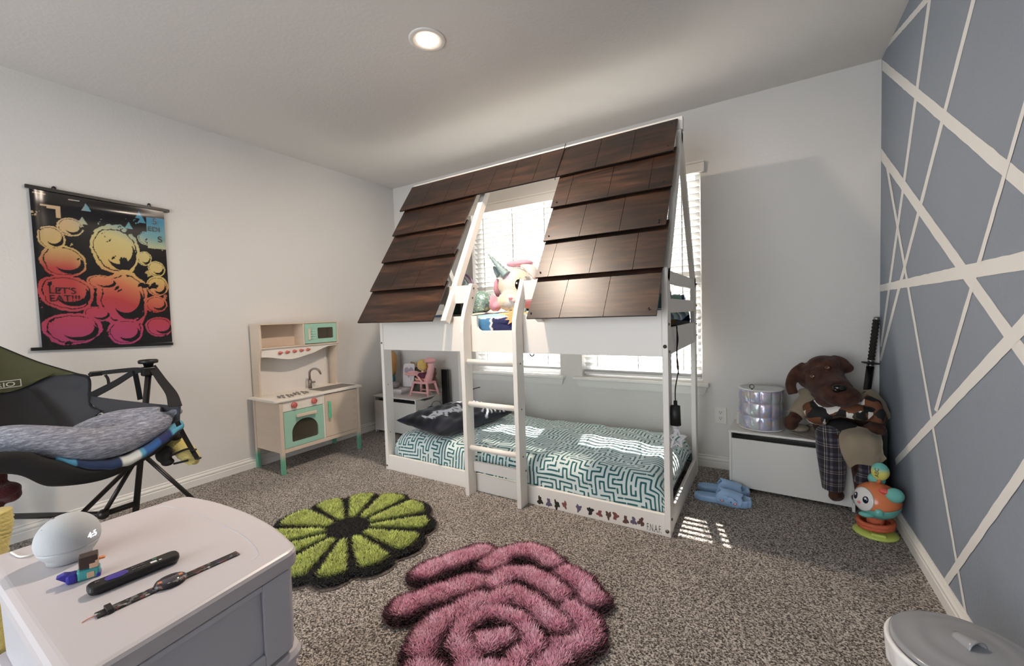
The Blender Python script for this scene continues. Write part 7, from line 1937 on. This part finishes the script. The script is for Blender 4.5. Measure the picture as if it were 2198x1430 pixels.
# ------------------------------------------------------------------ dolls on the corner bench
ZB_ = BT_L
m_pk = mat('doll_pink', (232, 174, 176), rough=0.35); m_skin = mat('doll_skin', (226, 178, 150), rough=0.5)
hcx = Y_(908, 846, 2.84).x
hc_ = thing('doll_high_chair', 'pink plastic doll high chair standing on the corner bench', 'doll chair', (hcx, 2.86, ZB_))
q = lambda nm, m, mt_, par=hc_: obj(nm, m, mt_, par)
for sx, sy in ((-1, -1), (1, -1), (1, 1), (-1, 1)):
    m = MB(); m.tube([(sx*0.115, sy*0.075, 0.0), (sx*0.085, sy*0.050, 0.125)], [0.011, 0.012], seg=12); q('leg', m, m_pk)
for sy in (-1, 1):
    m = MB(); m.tube([(-0.105, sy*0.067, 0.040), (0.105, sy*0.067, 0.040)], 0.008, seg=10); q('stretcher', m, m_pk)
m = MB(); m.box(-0.10, 0.10, -0.062, 0.062, 0.118, 0.140, 0.010, seg=3); q('seat', m, m_pk)
m = MB(); m.tube(bez([(0.045, 0.0, 0.135), (0.075, 0.0, 0.20), (0.095, 0, 0.27), (0.088, 0, 0.315)], 18), [0.036]*6+[0.032]*6+[0.028]*7, seg=18, flat=1.0); m.ell((0.085, 0, 0.335), (0.048, 0.06, 0.030)); q('backrest', m, m_pk)
m = MB(); m.ell((-0.105, -0.02, 0.205), (0.105, 0.075, 0.017), seg=32); m.ell((-0.115, -0.02, 0.220), (0.060, 0.04, 0.012)); q('tray', m, m_pk)
for sy in (-1, 1):
    m = MB(); m.tube([(-0.03, sy*0.055, 0.198), (0.035, sy*0.058, 0.135)], 0.010, seg=10); q('arm', m, m_pk)
m = MB()
for sx in (-1, 1): m.tube([(-0.085, -0.078, 0.190), (-0.085+sx*0.018, -0.078, 0.190), (-0.085, -0.080, 0.150)], 0.0018, seg=6)
q('hanging_straps', m, mat('strap_white', (220, 208, 196), rough=0.6))
dl = thing('baby_doll', 'blonde doll in a plum top sitting in the pink high chair', 'doll', (hcx, 2.85, ZB_+0.1405))
q = lambda nm, m, mt_, par=None: obj(nm, m, mt_, par or dl)
m = MB(); m.ell((0.005, 0, 0.045), (0.036, 0.032, 0.050)); m.tube([(0.0, 0, 0.085), (-0.004, 0, 0.105)], 0.014); m.ell((-0.010, 0, 0.145), (0.046, 0.044, 0.046)); m.ell((-0.050, -0.006, 0.135), (0.012, 0.014, 0.012))
m.tube([(0.0, -0.03, 0.07), (-0.02, -0.042, 0.045), (-0.045, -0.035, 0.05)], [0.012, 0.010, 0.009]); m.tube([(0.0, 0.03, 0.07), (-0.02, 0.042, 0.045), (-0.045, 0.035, 0.05)], [0.012, 0.010, 0.009])
m.tube([(0.0, -0.02, 0.014), (-0.055, -0.03, 0.014), (-0.068, -0.03, 0.030)], [0.0135, 0.012, 0.010]); m.tube([(0.0, 0.02, 0.014), (-0.055, 0.03, 0.014), (-0.068, 0.03, 0.030)], [0.0135, 0.012, 0.010])
q_ = obj('body', m, m_skin, dl, remesh=0.004, smooth_mod=2)
m = MB(); m.ell((0.004, 0, 0.157), (0.052, 0.052, 0.048)); m.ell((0.020, 0.0, 0.135), (0.038, 0.046, 0.034)); q('hair', m, mat('doll_blonde', (222, 190, 110), rough=0.8, bump=0.8, bscale=120))
m = MB(); m.ell((0.008, 0, 0.052), (0.042, 0.040, 0.036)); m.tube([(0.0, -0.032, 0.074), (-0.014, -0.044, 0.052)], [0.017, 0.015]); m.tube([(0.0, 0.032, 0.074), (-0.014, 0.044, 0.052)], [0.017, 0.015]); obj('top', m, mat('doll_plum', (92, 40, 62), rough=0.7), dl, remesh=0.004, smooth_mod=2)
m = MB(); m.ell((-0.040, -0.030, 0.150), (0.007, 0.006, 0.010)); q('eye', m, m_dark)
m = MB(); m.ell((-0.050, 0.014, 0.150), (0.005, 0.006, 0.010)); q('eye', m, m_dark)
# white doll seat with a heart on its back
dsx = Y_(862, 835, 2.86).x
ds = thing('doll_lounger', 'white doll seat with a lilac heart on its tall back', 'doll chair', (dsx, 2.87, ZB_))
q = lambda nm, m, mt_, par=None: obj(nm, m, mt_, par or ds)
m_dw = mat('doll_white', (216, 212, 214), rough=0.4)
bp2 = round_poly([(-0.062, 0.0), (0.062, 0.0), (0.070, 0.23), (-0.060, 0.23)], 0.03)
Mb = Matrix.Translation((0.02, 0.055, 0.055)) @ Matrix.Rotation(math.radians(14), 4, 'Z') @ Matrix.Rotation(math.radians(-8), 4, 'X') @ Matrix(((1,0,0,0),(0,0,1,0),(0,1,0,0),(0,0,0,1)))
m = MB(); m.prism(bp2, 0.014, Mb, bev=0.003); bk_ = q('backrest', m, m_dw)
hp = [(0.050*(16*math.sin(t)**3)/16+0.005, 0.148+0.048*(13*math.cos(t)-5*math.cos(2*t)-2*math.cos(3*t)-math.cos(4*t))/13) for t in [2*PI*i/36 for i in range(36)]]
m = MB(); m.prism(hp, 0.002, Mb @ Matrix.Translation((0, 0, -0.002))); q('heart', m, mat('heart_lilac', (164, 150, 166), rough=0.6), bk_)
m = MB(); m.box(-0.14, 0.07, -0.085, 0.050, 0.018, 0.052, 0.016, seg=3); m.box(-0.10, 0.04, -0.06, 0.03, 0.0, 0.020, 0.006); q('seat', m, m_dw)
m = MB(); m.ell((-0.06, -0.02, 0.075), (0.075, 0.055, 0.032)); m.ell((-0.02, -0.03, 0.085), (0.045, 0.04, 0.032)); m.ell((-0.09, -0.04, 0.07), (0.035, 0.03, 0.028))
gc = thing('grey_doll_cloth', 'crumpled grey patterned cloth in the white doll seat', 'cloth', (dsx-0.05, 2.85, ZB_+0.052))
o2 = obj('cloth', m, mat('grey_print', (132, 124, 126), rough=0.9, vary=0.65, vscale=45), gc, remesh=0.006, smooth_mod=2); o2.location = (0.04, 0.0, -0.052+0.006)
# amber bottle, folded cloth, brown plush
av = thing('amber_bottle', 'glossy amber bottle with teal foot in the left corner of the bench', 'bottle', (Y_(842, 800, 2.95).x, 2.95, ZB_))
m = MB(); m.lathe([(0, 0), (0.028, 0), (0.030, 0.12), (0.026, 0.16), (0, 0.16)], seg=24); obj('foot', m, mat('teal_glaze', (60, 110, 118), rough=0.3), av)
m = MB(); m.lathe([(0, 0.1605), (0.030, 0.1605), (0.050, 0.21), (0.056, 0.29), (0.050, 0.36), (0.03, 0.40), (0, 0.41)], seg=30); obj('body', m, mat('amber_glass', (182, 132, 74), rough=0.12, coat=0.6), av)
fc_ = thing('folded_cloth', 'grey green cloth triangle leaning behind the doll', 'cloth', (Y_(893, 815, 2.99).x, 3.0, ZB_))
m = MB(); m.prism(round_poly([(-0.10, 0.0), (0.10, 0.0), (0.03, 0.26), (-0.02, 0.24)], 0.02), 0.03, Matrix(((1,0,0,0),(0,0,1,0),(0,1,0,0),(0,0,0,1))), bev=0.005); obj('cloth', m, mat('grey_green', (84, 84, 74), rough=0.95), fc_)
m = MB(); m.tube([(-0.06, -0.008, 0.29), (0.0, -0.004, 0.275), (0.09, 0, 0.245)], [0.010, 0.013, 0.009], seg=12); obj('tan_roll', m, mat('tan_cloth', (150, 130, 106), rough=0.9), fc_)
bpz = thing('brown_plush', 'fluffy brown plush slumped behind the pink high chair', 'plush toy', (-2.765, 2.985, ZB_))
m = MB(); m.ell((0, 0, 0.09), (0.065, 0.045, 0.085)); m.ell((0.0, -0.01, 0.20), (0.055, 0.045, 0.05)); m.ell((-0.045, -0.01, 0.235), (0.018, 0.014, 0.018)); m.ell((0.045, -0.01, 0.235), (0.018, 0.014, 0.018)); m.ell((0.055, -0.02, 0.10), (0.02, 0.022, 0.045)); obj('body', m, mat('brown_fluff', (124, 96, 80), rough=0.95, sheen=0.4, bump=0.8, bscale=130), bpz, remesh=0.006, smooth_mod=3)
m = MB(); m.ell((0.0, -0.050, 0.195), (0.016, 0.010, 0.012)); obj('snout', m, m_dark, bpz)

# ------------------------------------------------------------------ stickers and lettering on the lower front rail
yf = BY0+0.0034
R = random.Random(11)
m_st = [mat('sticker_brown', (92, 66, 58), rough=0.5), mat('sticker_black', (40, 36, 34), rough=0.5), mat('sticker_red', (130, 76, 72), rough=0.5), mat('sticker_violet', (98, 88, 112), rough=0.5)]
SX = [(1159, 1075, 1, 9, 13), (1178, 1080, 3, 9, 13), (1195, 1084, 1, 9, 14), (1212, 1084, 2, 8, 11), (1242, 1091, 3, 9, 11), (1267, 1097, 1, 10, 12), (1287, 1103, 2, 9, 10), (1306, 1106, 0, 9, 12), (1321, 1108, 2, 9, 12), (1343, 1117, 0, 8, 13), (1360, 1119, 3, 9, 12), (1376, 1121, 0, 10, 13)]
for (px, py, ci, w, h) in SX:
    c = at(px, py, 'y', yf); sc = (c-_CC).dot(_f)/FPX
    pts = []; n = 22; k1, k2, k3 = R.uniform(0, 6), R.uniform(0, 6), R.uniform(0, 6)
    for i in range(n):
        a = 2*PI*i/n; rr_ = 0.72+0.20*math.sin(3*a+k1)+0.14*math.sin(5*a+k2)+0.08*math.sin(8*a+k3)
        pts.append((w*0.9*sc*rr_*math.cos(a), h*0.95*sc*rr_*math.sin(a)))
    m = MB(); m.prism(pts, 0.0004, Matrix(((1,0,0,c.x),(0,0,1,yf),(0,1,0,c.z),(0,0,0,1)))); obj('sticker', m, m_st[ci], bed, world=True)
c = at(1388, 1135, 'y', yf); c1 = at(1420, 1135, 'y', yf)
vs, fs = text_mesh('F.N.A.F.', 0.052, 0.0002, 0.62); wd = max(v.x for v in vs); k = (c1.x-c.x)/wd
m = MB(); m.add([(c.x+v.x*k, yf-v.z, c.z-0.006+v.y) for v in vs], fs); obj('lettering', m, mat('marker_grey', (96, 92, 90), rough=0.6), bed, world=True)
# small black hook under the upper rail
hk = MB(); p = at(1141, 757, 'y', BY0+0.03); hk.tube([(p.x+0.014*math.cos(a), BY0+0.034, 0.872+0.014*math.sin(a)) for a in [PI+PI*i/12 for i in range(13)]], 0.0035, seg=8); obj('hook', hk, m_dark, bed, world=True)
